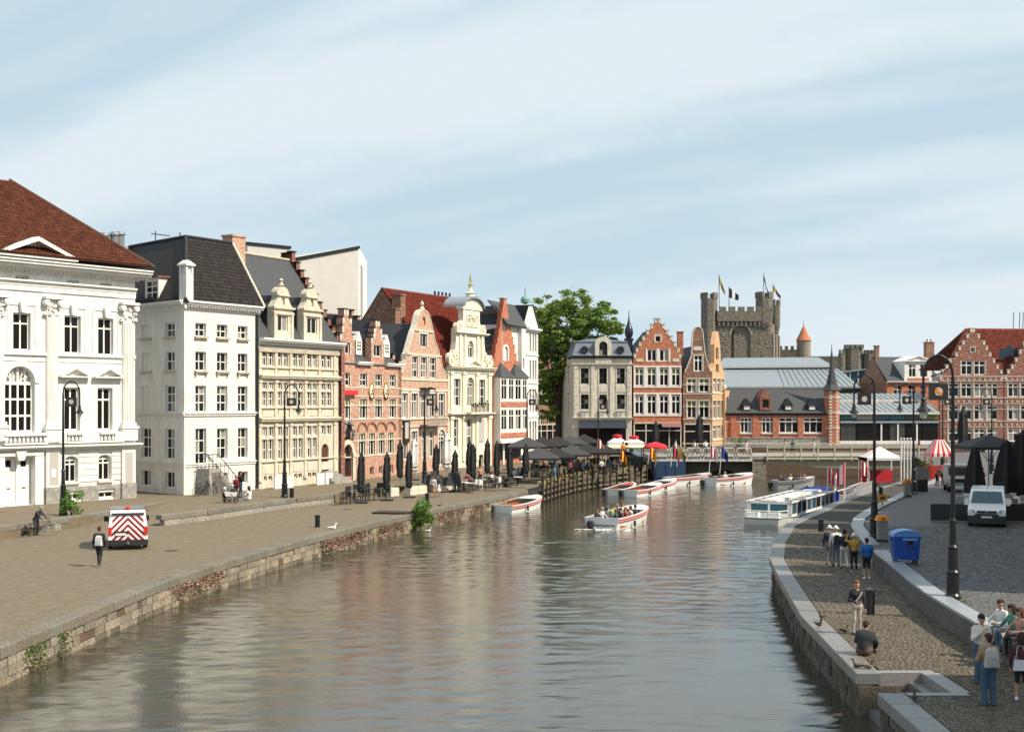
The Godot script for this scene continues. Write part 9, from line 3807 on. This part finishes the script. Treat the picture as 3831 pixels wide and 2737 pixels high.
func boat_crew(boat_t:Node3D,ln:float,beam:float,n:int)->void:
	var tops:=[Color(0.03,0.03,0.035),Color(0.05,0.06,0.09),Color(0.68,0.67,0.64),Color(0.04,0.03,0.03),Color(0.12,0.14,0.2),Color(0.3,0.06,0.05),Color(0.25,0.42,0.12),Color(0.5,0.45,0.38)]
	var words:=["dark coat","navy jacket","white shirt","black sweater","blue jacket","red top","green cap and top","beige jacket"]
	for k in n:
		var s:=1 if k%2 else -1
		var p:=Vector3(0.9+(k/2)*(ln*0.62/maxf(1.0,(n-1)/2.0)),0.0,s*beam*0.27)
		var w:=boat_t.transform*p
		var c:=k%tops.size()
		var t:=person("seated boat passenger in %s on the %s"%[words[c],["moving launch","launch by the bridge arch","grey launch"][0 if n==11 else (1 if n==4 else 2)]],w,boat_t.rotation.y+(PI if s<0 else 0.0)+PI,"sit","knee",["knee","front","down"][k%3],{"top": tops[c],"bottom": Color(0.04,0.045,0.06),"hair": [Color(0.03,0.02,0.015),Color(0.12,0.07,0.03),Color(0.35,0.25,0.12)][k%3],"style": ["short","long","bun"][k%3],"face": rng.randf_range(-0.7,0.7)},"boat passengers")
func people()->void:
	var jeans:=Color(0.05,0.095,0.155)
	var black:=Color(0.018,0.018,0.02)
	var a:=gnd(3700,2640)
	person("person in tan jacket and blue jeans seen from behind, wearing a pale backpack",a,PI,"stand","front","down",{"top": Color(0.30,0.20,0.12),"bottom": jeans,"shoe": Color(0.1,0.1,0.1),"hair": Color(0.045,0.02,0.013),"near": true,"puff": 0.015,"wide": 0.022,"h": 1.72,"face": 0.25})
	backpack("pale grey backpack worn over the tan jacket",a+Vector3(0.0,0.98,0.22),0.0+PI,Color(0.42,0.40,0.38),1.1)
	person("person in cream hooded top facing the one with the pale backpack",gnd(3672,2555),0.15,"stand","front","phone",{"top": Color(0.60,0.56,0.50),"bottom": jeans,"hair": Color(0.02,0.012,0.01),"near": true,"puff": 0.03,"wide": 0.02,"h": 1.78,"nod": 0.25,"face": -0.2})
	person("person in dark plum top and short black skirt at the picture edge",gnd(3822,2622),PI*0.9,"stand","down","front",{"top": Color(0.08,0.02,0.035),"bottom": black,"legs": "short","shoe": Color(0.7,0.7,0.7),"style": "long","near": true,"h": 1.66})
	var bg:=thing("shoulder_bag","white shoulder bag hanging beside the short black skirt","bag",gnd(3802,2622)+Vector3(0.05,0.78,0.12))
	var b:=MB.new()
	b.colored=true
	b.col=Color(0.66,0.64,0.66)
	b.frust(Vector3.ZERO,Vector2(0.3,0.1),0.26,Vector2(0.24,0.06))
	part("bag_body",b,M.cloth,bg)
	b=MB.new()
	b.colored=true
	b.col=Color(0.5,0.48,0.5)
	b.tube([Vector3(-0.1,0.24,0),Vector3(-0.05,0.6,0),Vector3(0.08,0.6,0),Vector3(0.1,0.24,0)],0.012,4)
	part("bag_strap",b,M.cloth,bg)
	var sit:=[[38.4,-1.2,Color(0.62,0.60,0.58),jeans,Color(0.03,0.015,0.01),"short","person in white top with black camera strap sitting on the granite wall"],[37.5,-1.5,Color(0.04,0.20,0.15),jeans,Color(0.02,0.012,0.01),"long","person in green jacket with long dark hair sitting on the granite wall"],[36.9,-1.3,Color(0.40,0.22,0.17),black,Color(0.07,0.03,0.015),"long","person in dusty pink top sitting on the granite wall at the picture edge"]]
	for s in sit:
		var x:=_edge_x(granite_line,s[0])
		person(s[6],Vector3(x+0.2,0.79-0.45+0.02,-s[0]),s[1],"sit","front","knee",{"top": s[2],"bottom": s[3],"hair": s[4],"style": s[5],"near": true,"h": 1.68,"nod": 0.2},"people sitting on the granite wall")
	var grp:=[[3104,2111,"person in navy jacket and white bucket hat with a maroon bag",{"top": Color(0.02,0.025,0.045),"bottom": Color(0.16,0.16,0.16),"hair": Color(0.68,0.66,0.62),"style": "hat","h": 1.72,"puff": 0.02},"down","down","stand"],[3128,2118,"person in pale jacket and white cap with black backpack",{"top": Color(0.55,0.55,0.54),"bottom": Color(0.12,0.15,0.2),"hair": Color(0.7,0.69,0.67),"style": "hat","h": 1.76,"puff": 0.02},"down","front","stand"],[3160,2130,"dark haired person in navy jacket and white trousers",{"top": Color(0.018,0.022,0.04),"bottom": Color(0.52,0.48,0.44),"h": 1.75},"front","down","walk"],[3196,2141,"person in yellow checked shirt and white hat raising a phone",{"top": Color(0.42,0.25,0.04),"bottom": black,"hair": Color(0.68,0.62,0.58),"style": "hat","h": 1.66,"shoe": Color(0.4,0.4,0.4)},"up","up","stand"],[3244,2166,"person in blue shirt and black shorts with bare legs",{"top": Color(0.015,0.10,0.33),"bottom": black,"legs": "short","sleeve": "short","h": 1.68,"shoe": Color(0.65,0.64,0.62),"puff": 0.02},"front","front","stand"]]
	for g in grp:
		var lk:Dictionary=g[3]
		lk["near"]=true
		var q:=gnd(g[0],g[1])
		person(g[2],q,PI+(g[0]-3170)*0.002,g[6],g[4],g[5],lk,"tourists by the bend of the granite wall")
	backpack("black backpack on the back of the white capped tourist",gnd(3128,2118)+Vector3(0,1.0,0.22),PI,Color(0.02,0.02,0.025))
	var mb:=thing("hand_bag","small maroon bag hanging behind the navy jacketed tourist","bag",gnd(3102,2111)+Vector3(0.0,0.82,0.2))
	b=MB.new()
	b.colored=true
	b.col=Color(0.16,0.025,0.035)
	b.frust(Vector3.ZERO,Vector2(0.26,0.1),0.2,Vector2(0.22,0.07))
	part("bag_body",b,M.cloth,mb)
	b=MB.new()
	b.colored=true
	b.col=Color(0.1,0.02,0.025)
	b.tube([Vector3(-0.1,0.19,0),Vector3(-0.02,0.55,0.0),Vector3(0.1,0.19,0)],0.01,4)
	part("bag_strap",b,M.cloth,mb)
	person("red haired woman in black sweater and pale trousers standing by the litter bin",gnd(3206,2372),0.1,"stand","down","front",{"top": black,"bottom": Color(0.40,0.35,0.31),"hair": Color(0.20,0.06,0.025),"style": "bun","near": true,"h": 1.68})
	var sb:=thing("bag_strap","pale strap running across the black sweater","strap",gnd(3206,2372)+Vector3(0,0,0.17))
	b=MB.new()
	b.colored=true
	b.col=Color(0.5,0.46,0.42)
	b.tube([Vector3(0.14,1.36,-0.04),Vector3(0.02,1.18,0.02),Vector3(-0.16,0.98,-0.02)],0.022,4)
	part("strap",b,M.cloth,sb)
	person("person in bulky black jacket sitting on the quay edge with back turned",gnd(3232,2452),PI*0.82,"ground","knee","knee",{"top": Color(0.022,0.024,0.03),"bottom": Color(0.1,0.06,0.045),"near": true,"h": 1.8,"puff": 0.055,"nod": 0.3})
	var w:=gnd(370,2118)
	person("person in black walking away across the quay with a white drawstring bag",w,PI+0.1,"walk","down","down",{"top": black,"bottom": Color(0.02,0.021,0.025),"shoe": Color(0.08,0.08,0.08),"h": 1.76,"puff": 0.02,"hair": Color(0.06,0.025,0.015)})
	backpack("white drawstring bag on the back of the walker in black",w+Vector3(0.03,0.95,0.2),PI,Color(0.55,0.56,0.57),1.05)
	person("person in dark coat bending over a bicycle near the low wall",gnd(132,2002),1.2,"bend","reach","reach",{"top": Color(0.03,0.032,0.04),"bottom": Color(0.04,0.042,0.05),"hair": Color(0.3,0.3,0.3),"h": 1.74})
	bicycle("black bicycle held by the person in the dark coat",gnd(158,2002),0.25)
	dog(gnd(96,2008))
	bicycle("grey bicycle leaning against the entrance stairs of the corner house",gnd(762,1856,TERRACE),0.35)
	bicycle("second bicycle leaning behind the grey one at the entrance stairs",gnd(785,1850,TERRACE),0.5)
	person("person in red jacket standing beside the taller man before the corner house",gnd(882,1868,TERRACE),2.6,"stand","front","down",{"top": Color(0.22,0.018,0.03),"bottom": black,"h": 1.66,"hair": Color(0.25,0.12,0.08)})
	person("taller man in dark jacket beside the person in red",gnd(898,1862,TERRACE),2.4,"stand","down","front",{"top": black,"bottom": jeans,"h": 1.86,"hair": Color(0.03,0.015,0.01)})
	person("long haired woman in white shirt sitting on the low stone wall",gnd(932,1892,0.2),-2.0,"sit","knee","front",{"top": Color(0.7,0.69,0.67),"bottom": Color(0.6,0.6,0.6),"style": "long"})
	person("person in dark jacket sitting on the low wall beside the pram",gnd(838,1898,0.2),1.5,"sit","knee","reach",{"top": black,"bottom": Color(0.3,0.3,0.3),"hair": Color(0.6,0.58,0.55),"style": "hat"})
	pram(gnd(862,1880,TERRACE))
	for c in [[1622,1860,Color(0.66,0.65,0.62),Color(0.28,0.19,0.13),"woman in white blouse and long brown skirt strolling past the folded parasols"],[1640,1858,Color(0.06,0.07,0.1),Color(0.66,0.63,0.6),"woman in dark top and long white skirt strolling past the folded parasols"]]:
		person(c[4],gnd(c[0],c[1]),-0.5,"walk","down","front",{"top": c[2],"bottom": c[3],"legs": "skirt","style": "long","h": 1.68,"wide": 0.03})
	var tl:=[[1749,1826,Color(0.45,0.03,0.03),"sit","terrace guest in red jacket before the cream baroque house"],[1796,1816,Color(0.45,0.22,0.17),"stand","person in pink shirt standing among the terrace tables"],[1838,1822,Color(0.70,0.69,0.67),"sit","terrace guest in white shirt leaning over a table"],[1922,1806,Color(0.62,0.60,0.56),"sit","terrace guest in cream top in the group by the short parasol"],[1938,1806,Color(0.06,0.2,0.18),"sit","terrace guest in teal top in the group by the short parasol"],[1954,1804,Color(0.03,0.03,0.035),"sit","terrace guest in black in the group by the short parasol"],[1972,1801,Color(0.66,0.65,0.63),"sit","terrace guest in white at the edge of the open parasols"]]
	for k in tl.size():
		person(tl[k][4],gnd(tl[k][0],tl[k][1],0.0),-0.6+k*0.9,tl[k][3],"front","knee" if tl[k][3]=="sit" else "down",{"top": tl[k][2],"bottom": [jeans,black][k%2],"style": ["short","bun","long"][k%3]},"terrace guests")
	person("waiter in grey shirt and pale jeans standing before the open black parasols",gnd(2072,1796,0.3),2.8,"stand","down","front",{"top": Color(0.10,0.11,0.14),"bottom": Color(0.25,0.36,0.48),"h": 1.8})
	for k in 14:
		var p:=ray(2010+k*24,1700,124.0+(k*7)%16)
		p.y=TERRACE
		var c:Color=[Color(0.05,0.05,0.06),Color(0.35,0.06,0.05),Color(0.5,0.48,0.45),Color(0.03,0.05,0.1)][k%4]
		person("guest in %s sitting beneath the open black parasols"%["black","red","pale grey","navy"][k%4],p,k*1.3,"sit","front","knee",{"top": c,"bottom": black,"style": ["short","long","bun"][k%3]},"guests beneath the open parasols")
	person("worker in orange vest by the red topped kiosk",ray(2332,1690,139.0)*Vector3(1,0,1)+Vector3(0,TERRACE+0.9,0),0.4,"stand","down","front",{"top": Color(0.6,0.2,0.03),"bottom": black,"h": 1.8})
	person("person in green top by the kiosks",ray(2362,1690,140.0)*Vector3(1,0,1)+Vector3(0,TERRACE+0.5,0),0.4,"stand","front","front",{"top": Color(0.03,0.16,0.10),"bottom": black})
	var br:=[[2528,Color(0.62,0.61,0.6),"person in white shirt and white trousers crossing the flowered end of the bridge"],[2600,Color(0.66,0.65,0.62),"person in pale top crossing the bridge before the dark gable house"],[2640,Color(0.68,0.67,0.65),"person in white walking before the gilded corner house"],[2792,Color(0.6,0.6,0.58),"person in white beside the flowers before the brick hall"],[2937,Color(0.4,0.36,0.3),"person in beige leaning on the cream railing"],[2966,Color(0.03,0.045,0.08),"person in navy leaning on the cream railing"],[3046,Color(0.5,0.52,0.56),"person in pale blue behind the cream railing near the turret"],[3440,Color(0.3,0.05,0.04),"person in red passing behind the banner poles"]]
	for k in br.size():
		var p:=ray(br[k][0],1680,149.5)
		p.y=1.44
		person(br[k][2],p,[1.5,-1.5,0.2][k%3],"walk" if k%2 else "stand","down","front",{"top": br[k][1],"bottom": [Color(0.5,0.5,0.5),jeans,black][k%3],"style": ["short","long"][k%2]},"people on the bridge")
	var mk:=[[3506,1818,Color(0.05,0.055,0.06),"bend","stooping person in dark clothes by the shaded market stalls"],[3528,1818,Color(0.12,0.32,0.24),"bend","stooping person in green and white stripes by the market stalls"],[3646,1836,Color(0.05,0.055,0.07),"stand","person in dark grey behind the big closed parasol"],[3676,1835,Color(0.45,0.02,0.04),"stand","person in red jacket behind the big closed parasol"]]
	for m in mk:
		person(m[4],gnd(m[0],m[1],STREET),2.0,m[3],"front","front",{"top": m[2],"bottom": black},"people at the market stalls")
func bicycle(label:String,at:Vector3,turn:float)->void:
	var t:=thing("bicycle",label,"bicycle",at,turn,"bicycles")
	for x in [-0.52,0.52]:
		var b:=MB.new()
		var ring:=[]
		for k in 19:
			ring.append(Vector3(x+cos(TAU*k/18)*0.33,0.34+sin(TAU*k/18)*0.33,0))
		b.tube(ring,0.022,5,false)
		for k in 6:
			var a:=TAU*k/6
			b.tube([Vector3(x,0.34,0),Vector3(x+cos(a)*0.32,0.34+sin(a)*0.32,0)],0.006,3)
		part("wheel",b,M.rubber if x<0 else M.plastic_grey,t)
	var b:=MB.new()
	b.tube([Vector3(-0.52,0.34,0),Vector3(-0.1,0.32,0),Vector3(0.36,0.78,0),Vector3(-0.2,0.75,0),Vector3(-0.1,0.32,0)],0.022,5)
	b.tube([Vector3(-0.52,0.34,0),Vector3(-0.2,0.75,0),Vector3(-0.23,0.92,0)],0.02,5)
	b.tube([Vector3(0.52,0.34,0),Vector3(0.36,0.78,0),Vector3(0.32,0.98,0)],0.02,5)
	part("frame",b,M.black_metal,t)
	b=MB.new()
	b.tube([Vector3(0.26,1.02,-0.28),Vector3(0.34,1.0,0),Vector3(0.26,1.02,0.28)],0.018,5)
	part("handlebar",b,M.grey_metal,t)
	b=MB.new()
	b.frust(Vector3(-0.25,0.92,0),Vector2(0.26,0.14),0.07,Vector2(0.2,0.1))
	part("saddle",b,M.rubber,t)
func pram(at:Vector3)->void:
	var t:=thing("pram","white and dark pram parked by the low stone wall","pram",at,0.4)
	var b:=MB.new()
	b.frust(Vector3(0,0.45,0),Vector2(0.7,0.36),0.28,Vector2(0.85,0.44))
	part("basket",b,M.canvas_white,t)
	b=MB.new()
	b.lathe(Vector3(0.2,0.73,0),[Vector2(0.24,0),Vector2(0.22,0.14),Vector2(0.1,0.24),Vector2(0,0.25)],10)
	part("hood",b,M.plastic_dark,t)
	b=MB.new()
	b.tube([Vector3(-0.3,0.2,0.2),Vector3(0.1,0.5,0.2),Vector3(-0.5,0.95,0.2),Vector3(-0.5,0.95,-0.2),Vector3(0.1,0.5,-0.2),Vector3(0.35,0.2,-0.2)],0.02,5)
	part("frame",b,M.grey_metal,t)
	for s in [Vector3(-0.3,0.14,0.22),Vector3(0.32,0.14,0.22),Vector3(0.32,0.14,-0.22),Vector3(-0.3,0.14,-0.22)]:
		wheel(t,s,0.14,0.05,false)
func dog(at:Vector3)->void:
	var t:=thing("dog","small dark dog standing beside the bicycle","dog",at,-0.3)
	var bn:=[[Vector3(-0.2,0.34,0),Vector3(0.02,0.33,0),0.085,0.075,0],[Vector3(0.02,0.33,0),Vector3(0.18,0.35,0),0.07,0.095,0],[Vector3(0.2,0.4,0),Vector3(0.3,0.52,0),0.06,0.05,0],[Vector3(0.31,0.54,0),Vector3(0.36,0.53,0),0.055,0.045,0],[Vector3(0.37,0.52,0),Vector3(0.44,0.5,0),0.03,0.022,0]]
	for z in [-0.05,0.05]:
		bn.append([Vector3(0.18,0.3,z),Vector3(0.18,0.16,z),0.04,0.026,0])
		bn.append([Vector3(0.18,0.16,z),Vector3(0.2,0.03,z),0.024,0.026,0])
		bn.append([Vector3(-0.2,0.32,z),Vector3(-0.14,0.2,z),0.06,0.036,0])
		bn.append([Vector3(-0.14,0.2,z),Vector3(-0.24,0.13,z),0.032,0.024,0])
		bn.append([Vector3(-0.24,0.13,z),Vector3(-0.22,0.03,z),0.022,0.026,0])
		bn.append([Vector3(0.3,0.58,z*0.8),Vector3(0.29,0.63,z),0.02,0.01,0])
	bn.append([Vector3(-0.27,0.38,0),Vector3(-0.4,0.5,0),0.024,0.012,0])
	var g:=flesh(bn,0.017,0.03)
	var b:=MB.new()
	b.colored=true
	var cl:=[]
	for q in bn:
		cl.append(Color(0.05,0.042,0.035))
	blend(b,g,Transform3D(),cl)
	part("body",b,M.cloth,t)
func bird(label:String,at:Vector3,turn:float,s:float,c1:Color,c2:Color,low:=false,group:="")->void:
	var t:=thing("bird",label,"bird",at,turn,group)
	var y:=0.10 if low else 0.2
	var bn:=[[Vector3(-0.1,y+0.02,0),Vector3(0.08,y,0),0.06,0.085,0],[Vector3(-0.12,y+0.03,0),Vector3(-0.28,y+0.05,0),0.05,0.015,0],[Vector3(0.12,y+0.05,0),Vector3(0.17,y+0.2,0),0.045,0.032,1],[Vector3(0.18,y+0.22,0),Vector3(0.2,y+0.22,0),0.042,0.038,1],[Vector3(0.23,y+0.21,0),Vector3(0.29,y+0.2,0),0.014,0.009,2]]
	if not low:
		for z in [-0.04,0.04]:
			bn.append([Vector3(0.0,y-0.05,z),Vector3(0.02,0.01,z),0.016,0.01,2])
			bn.append([Vector3(0.02,0.012,z),Vector3(0.09,0.01,z),0.012,0.014,2])
	for z in [-0.06,0.06]:
		bn.append([Vector3(0.05,y+0.03,z),Vector3(-0.16,y+0.05,z*0.8),0.042,0.012,0])
	var g:=flesh(bn,0.016,0.022)
	var b:=MB.new()
	b.colored=true
	var cl:=[]
	for q in bn:
		cl.append([c1,c2,Color(0.45,0.2,0.04)][q[4]])
	blend(b,g,Transform3D(),cl)
	part("body",b,M.cloth,t).scale=Vector3.ONE*s
func birds()->void:
	var wh:=Color(0.7,0.69,0.66)
	var br:=Color(0.09,0.065,0.045)
	bird("white goose resting on the quay edge",gnd(1243,1982),0.4,1.15,wh,wh,true)
	bird("brown duck standing on the granite coping beside the walk",gnd(3062,2352),-1.0,0.8,br,Color(0.03,0.05,0.035),false,"ducks on the walk")
	bird("brown duck preening on the cobbles beside the coping",gnd(3078,2322),-2.6,0.8,br,br,false,"ducks on the walk")
	bird("small dark duck on the cobbles before the standing woman",gnd(3158,2366),0.2,0.75,br,br,true,"ducks on the walk")
	bird("dark duck lying by the landing steps",gnd(3212,2500),2.8,0.8,br,Color(0.16,0.1,0.07),true,"ducks on the walk")
	bird("second duck lying with stretched neck by the landing steps",gnd(3246,2502),-0.3,0.8,Color(0.17,0.12,0.085),br,true,"ducks on the walk")
	bird("dark pigeon sitting on the coping below the landing steps",gnd(3424,2618),1.4,0.7,Color(0.04,0.04,0.05),Color(0.04,0.05,0.05),true)
	bird("brown duck swimming near the quay wall",wet(3136,2690),0.1,0.85,Color(0.2,0.15,0.11),br,true)
	bird("white gull floating below the leafy bush",wet(1602,1990),0.1,0.9,wh,wh,true)
	bird("white gull swimming behind the moving launch",wet(2236,1992),2.9,1.0,wh,wh,true)
	bird("small dark bird perched on the quay edge past the bush",gnd(1644,1893),0.3,0.7,br,br,true)
func bush(called:String,label:String,at:Vector3,r:float,n:int,c:Color,pot:=false,squash:=0.9)->void:
	var t:=thing(called,label,"shrub",at)
	var b:=MB.new()
	b.colored=true
	var lobes:=[]
	for k in 9:
		lobes.append([Vector3(rng.randfn(0,r*0.45),absf(rng.randfn(r*0.55,r*0.4))*squash,rng.randfn(0,r*0.4)),r*rng.randf_range(0.25,0.45)])
	for k in n:
		var l:Array=lobes[rng.randi()%lobes.size()]
		var d:Vector3=Vector3(rng.randfn(),rng.randfn(),rng.randfn()).normalized()*l[1]*rng.randf_range(0.4,1.05)
		var kk:=rng.randf_range(0.6,1.35)
		leaf(b,l[0]+d,minf(r*0.13,0.1),Color(c.r*kk,c.g*kk,c.b*kk))
	part("foliage",b,M.leaf,t)
	b=MB.new()
	for k in 5:
		b.tube([Vector3(0,-0.05,0),lobes[k][0]*0.9],[0.03,0.01],4)
	part("stem",b,M.bark,t)
	if pot:
		b=MB.new()
		b.frust(Vector3(0,-0.5,0),Vector2(0.5,0.5),0.5,Vector2(0.62,0.62))
		part("pot",b,M.plastic_grey,t)
func tree(label:String,at:Vector3,lobes:Array,n:int,trunk_h:float,trunk_r:float,c:Color,size:float)->void:
	var t:=thing("broadleaf_tree",label,"tree",at)
	var b:=MB.new()
	b.tube([Vector3(0,-0.3,0),Vector3(0.2,trunk_h*0.5,0),Vector3(0.1,trunk_h,0.2)],[trunk_r*1.3,trunk_r,trunk_r*0.8],9)
	var tr:=part("trunk",b,M.bark,t)
	for l in lobes:
		b=MB.new()
		var mid:Vector3=Vector3(0,trunk_h,0).lerp(l[0],0.5)+Vector3(0,-0.5,0)
		b.tube([Vector3(0.1,trunk_h*0.85,0.1),mid,l[0]],[trunk_r*0.45,trunk_r*0.28,0.06],6)
		part("limb",b,M.bark,tr)
	b=MB.new()
	b.colored=true
	var clumps:=[]
	for l in lobes:
		for k in 26:
			var d:Vector3=Vector3(rng.randfn(),rng.randfn()*0.8,rng.randfn()).normalized()*l[1]*pow(rng.randf(),0.35)
			clumps.append([l[0]+d,l[1]*rng.randf_range(0.14,0.3)])
	for k in n:
		var q:Array=clumps[rng.randi()%clumps.size()]
		var d:Vector3=Vector3(rng.randfn(),rng.randfn()*0.55,rng.randfn())*q[1]*0.6
		var kk:=rng.randf_range(0.55,1.4)
		leaf(b,q[0]+d,size*rng.randf_range(0.6,1.2),Color(c.r*kk*rng.randf_range(0.9,1.15),c.g*kk,c.b*kk))
	part("crown",b,M.leaf,t)
func plants()->void:
	var d:=186.0
	var base:=ray(2085,1640,d)
	base.y=1.0
	var lb:=[]
	for c in [[2040,1175,2.2],[2090,1150,2.4],[2150,1150,2.6],[2215,1180,2.6],[2260,1205,2.2],[2060,1240,2.6],[2130,1225,3.0],[2200,1240,2.8],[2290,1235,1.4],[2040,1320,2.4],[2100,1310,2.6],[2050,1400,2.0],[2100,1390,1.8],[2155,1300,2.0],[2020,1220,1.8],[2030,1470,1.7],[2075,1465,1.8],[2110,1480,1.5],[2060,1540,1.4]]:
		var q:=ray(c[0],c[1],d+rng.randf_range(-3,3))-base
		lb.append([q,c[2]])
	tree("tall bright green tree filling the gap between the white house and mansard roof",base,lb,52000,6.0,0.45,Color(0.135,0.215,0.026),0.26)
	bush("green_bush","bright green leafy bush growing from the quay wall beside the hatch beam",Vector3(_edge_x(left_edge,88.6)+0.35,-0.75,-88.4),1.15,3200,Color(0.11,0.21,0.025),false,1.0)
	bush("green_bush","small leafy clump at the foot of the first lamp post",gnd(266,1928,TERRACE),0.8,900,Color(0.11,0.22,0.03),false,1.5)
	bush("grass_tuft","patch of yellow green weeds at the foot of the large lamp post",gnd(3590,2250,STREET)+Vector3(0.1,-0.1,0.1),0.3,160,Color(0.14,0.17,0.03))
	var b:=MB.new()
	b.colored=true
	for seg in [[55.5,61.5,900],[74.0,86.5,2600],[89.5,101.0,1900],[41.5,43.0,220],[44.2,45.2,160]]:
		for k in seg[2]:
			var q:float=seg[0]+(seg[1]-seg[0])*rng.randf()
			var dens:=noise.get_noise_1d(q*22.0)
			if dens<-0.25:
				continue
			var f:=left_edge.at(left_edge.when(q))
			var y:=-0.3-absf(rng.randfn(0,0.42))
			if y<WATER+0.04:
				continue
			var c:Color=[Color(0.34,0.15,0.13),Color(0.42,0.22,0.19),Color(0.09,0.12,0.02),Color(0.10,0.07,0.03),Color(0.22,0.12,0.08)][rng.randi()%5]
			if seg[2]<300:
				c=Color(0.08,0.12,0.02)
			leaf(b,Vector3(f[0].x+0.05+rng.randf()*0.22,y,-f[0].y),rng.randf_range(0.05,0.1),c)
	var o:=MeshInstance3D.new()
	o.name=numbered("wall_flowers")
	o.mesh=b.mesh()
	o.material_override=M.leaf
	add_child(o)
	tag(o,"pink valerian and ivy growing in the joints of the quay wall","flowers")
	o.set_meta("kind","stuff")
func _ready()->void:
	rng.seed=20240
	noise.seed=5
	setup_view()
	make_materials()
	make_ground()
	theatre()
	corner_house()
	renaissance_house()
	swan_house()
	baroque_brick_house()
	baroque_cream_house()
	red_step_house()
	white_pediment_house()
	mansard_house()
	orange_step_house()
	dark_gable_house()
	castle()
	market_hall()
	far_right()
	background()
	right_bank_houses()
	bridge()
	boats()
	lamps()
	terraces()
	litter()
	striped_van()
	white_van()
	market()
	people()
	birds()
	plants()
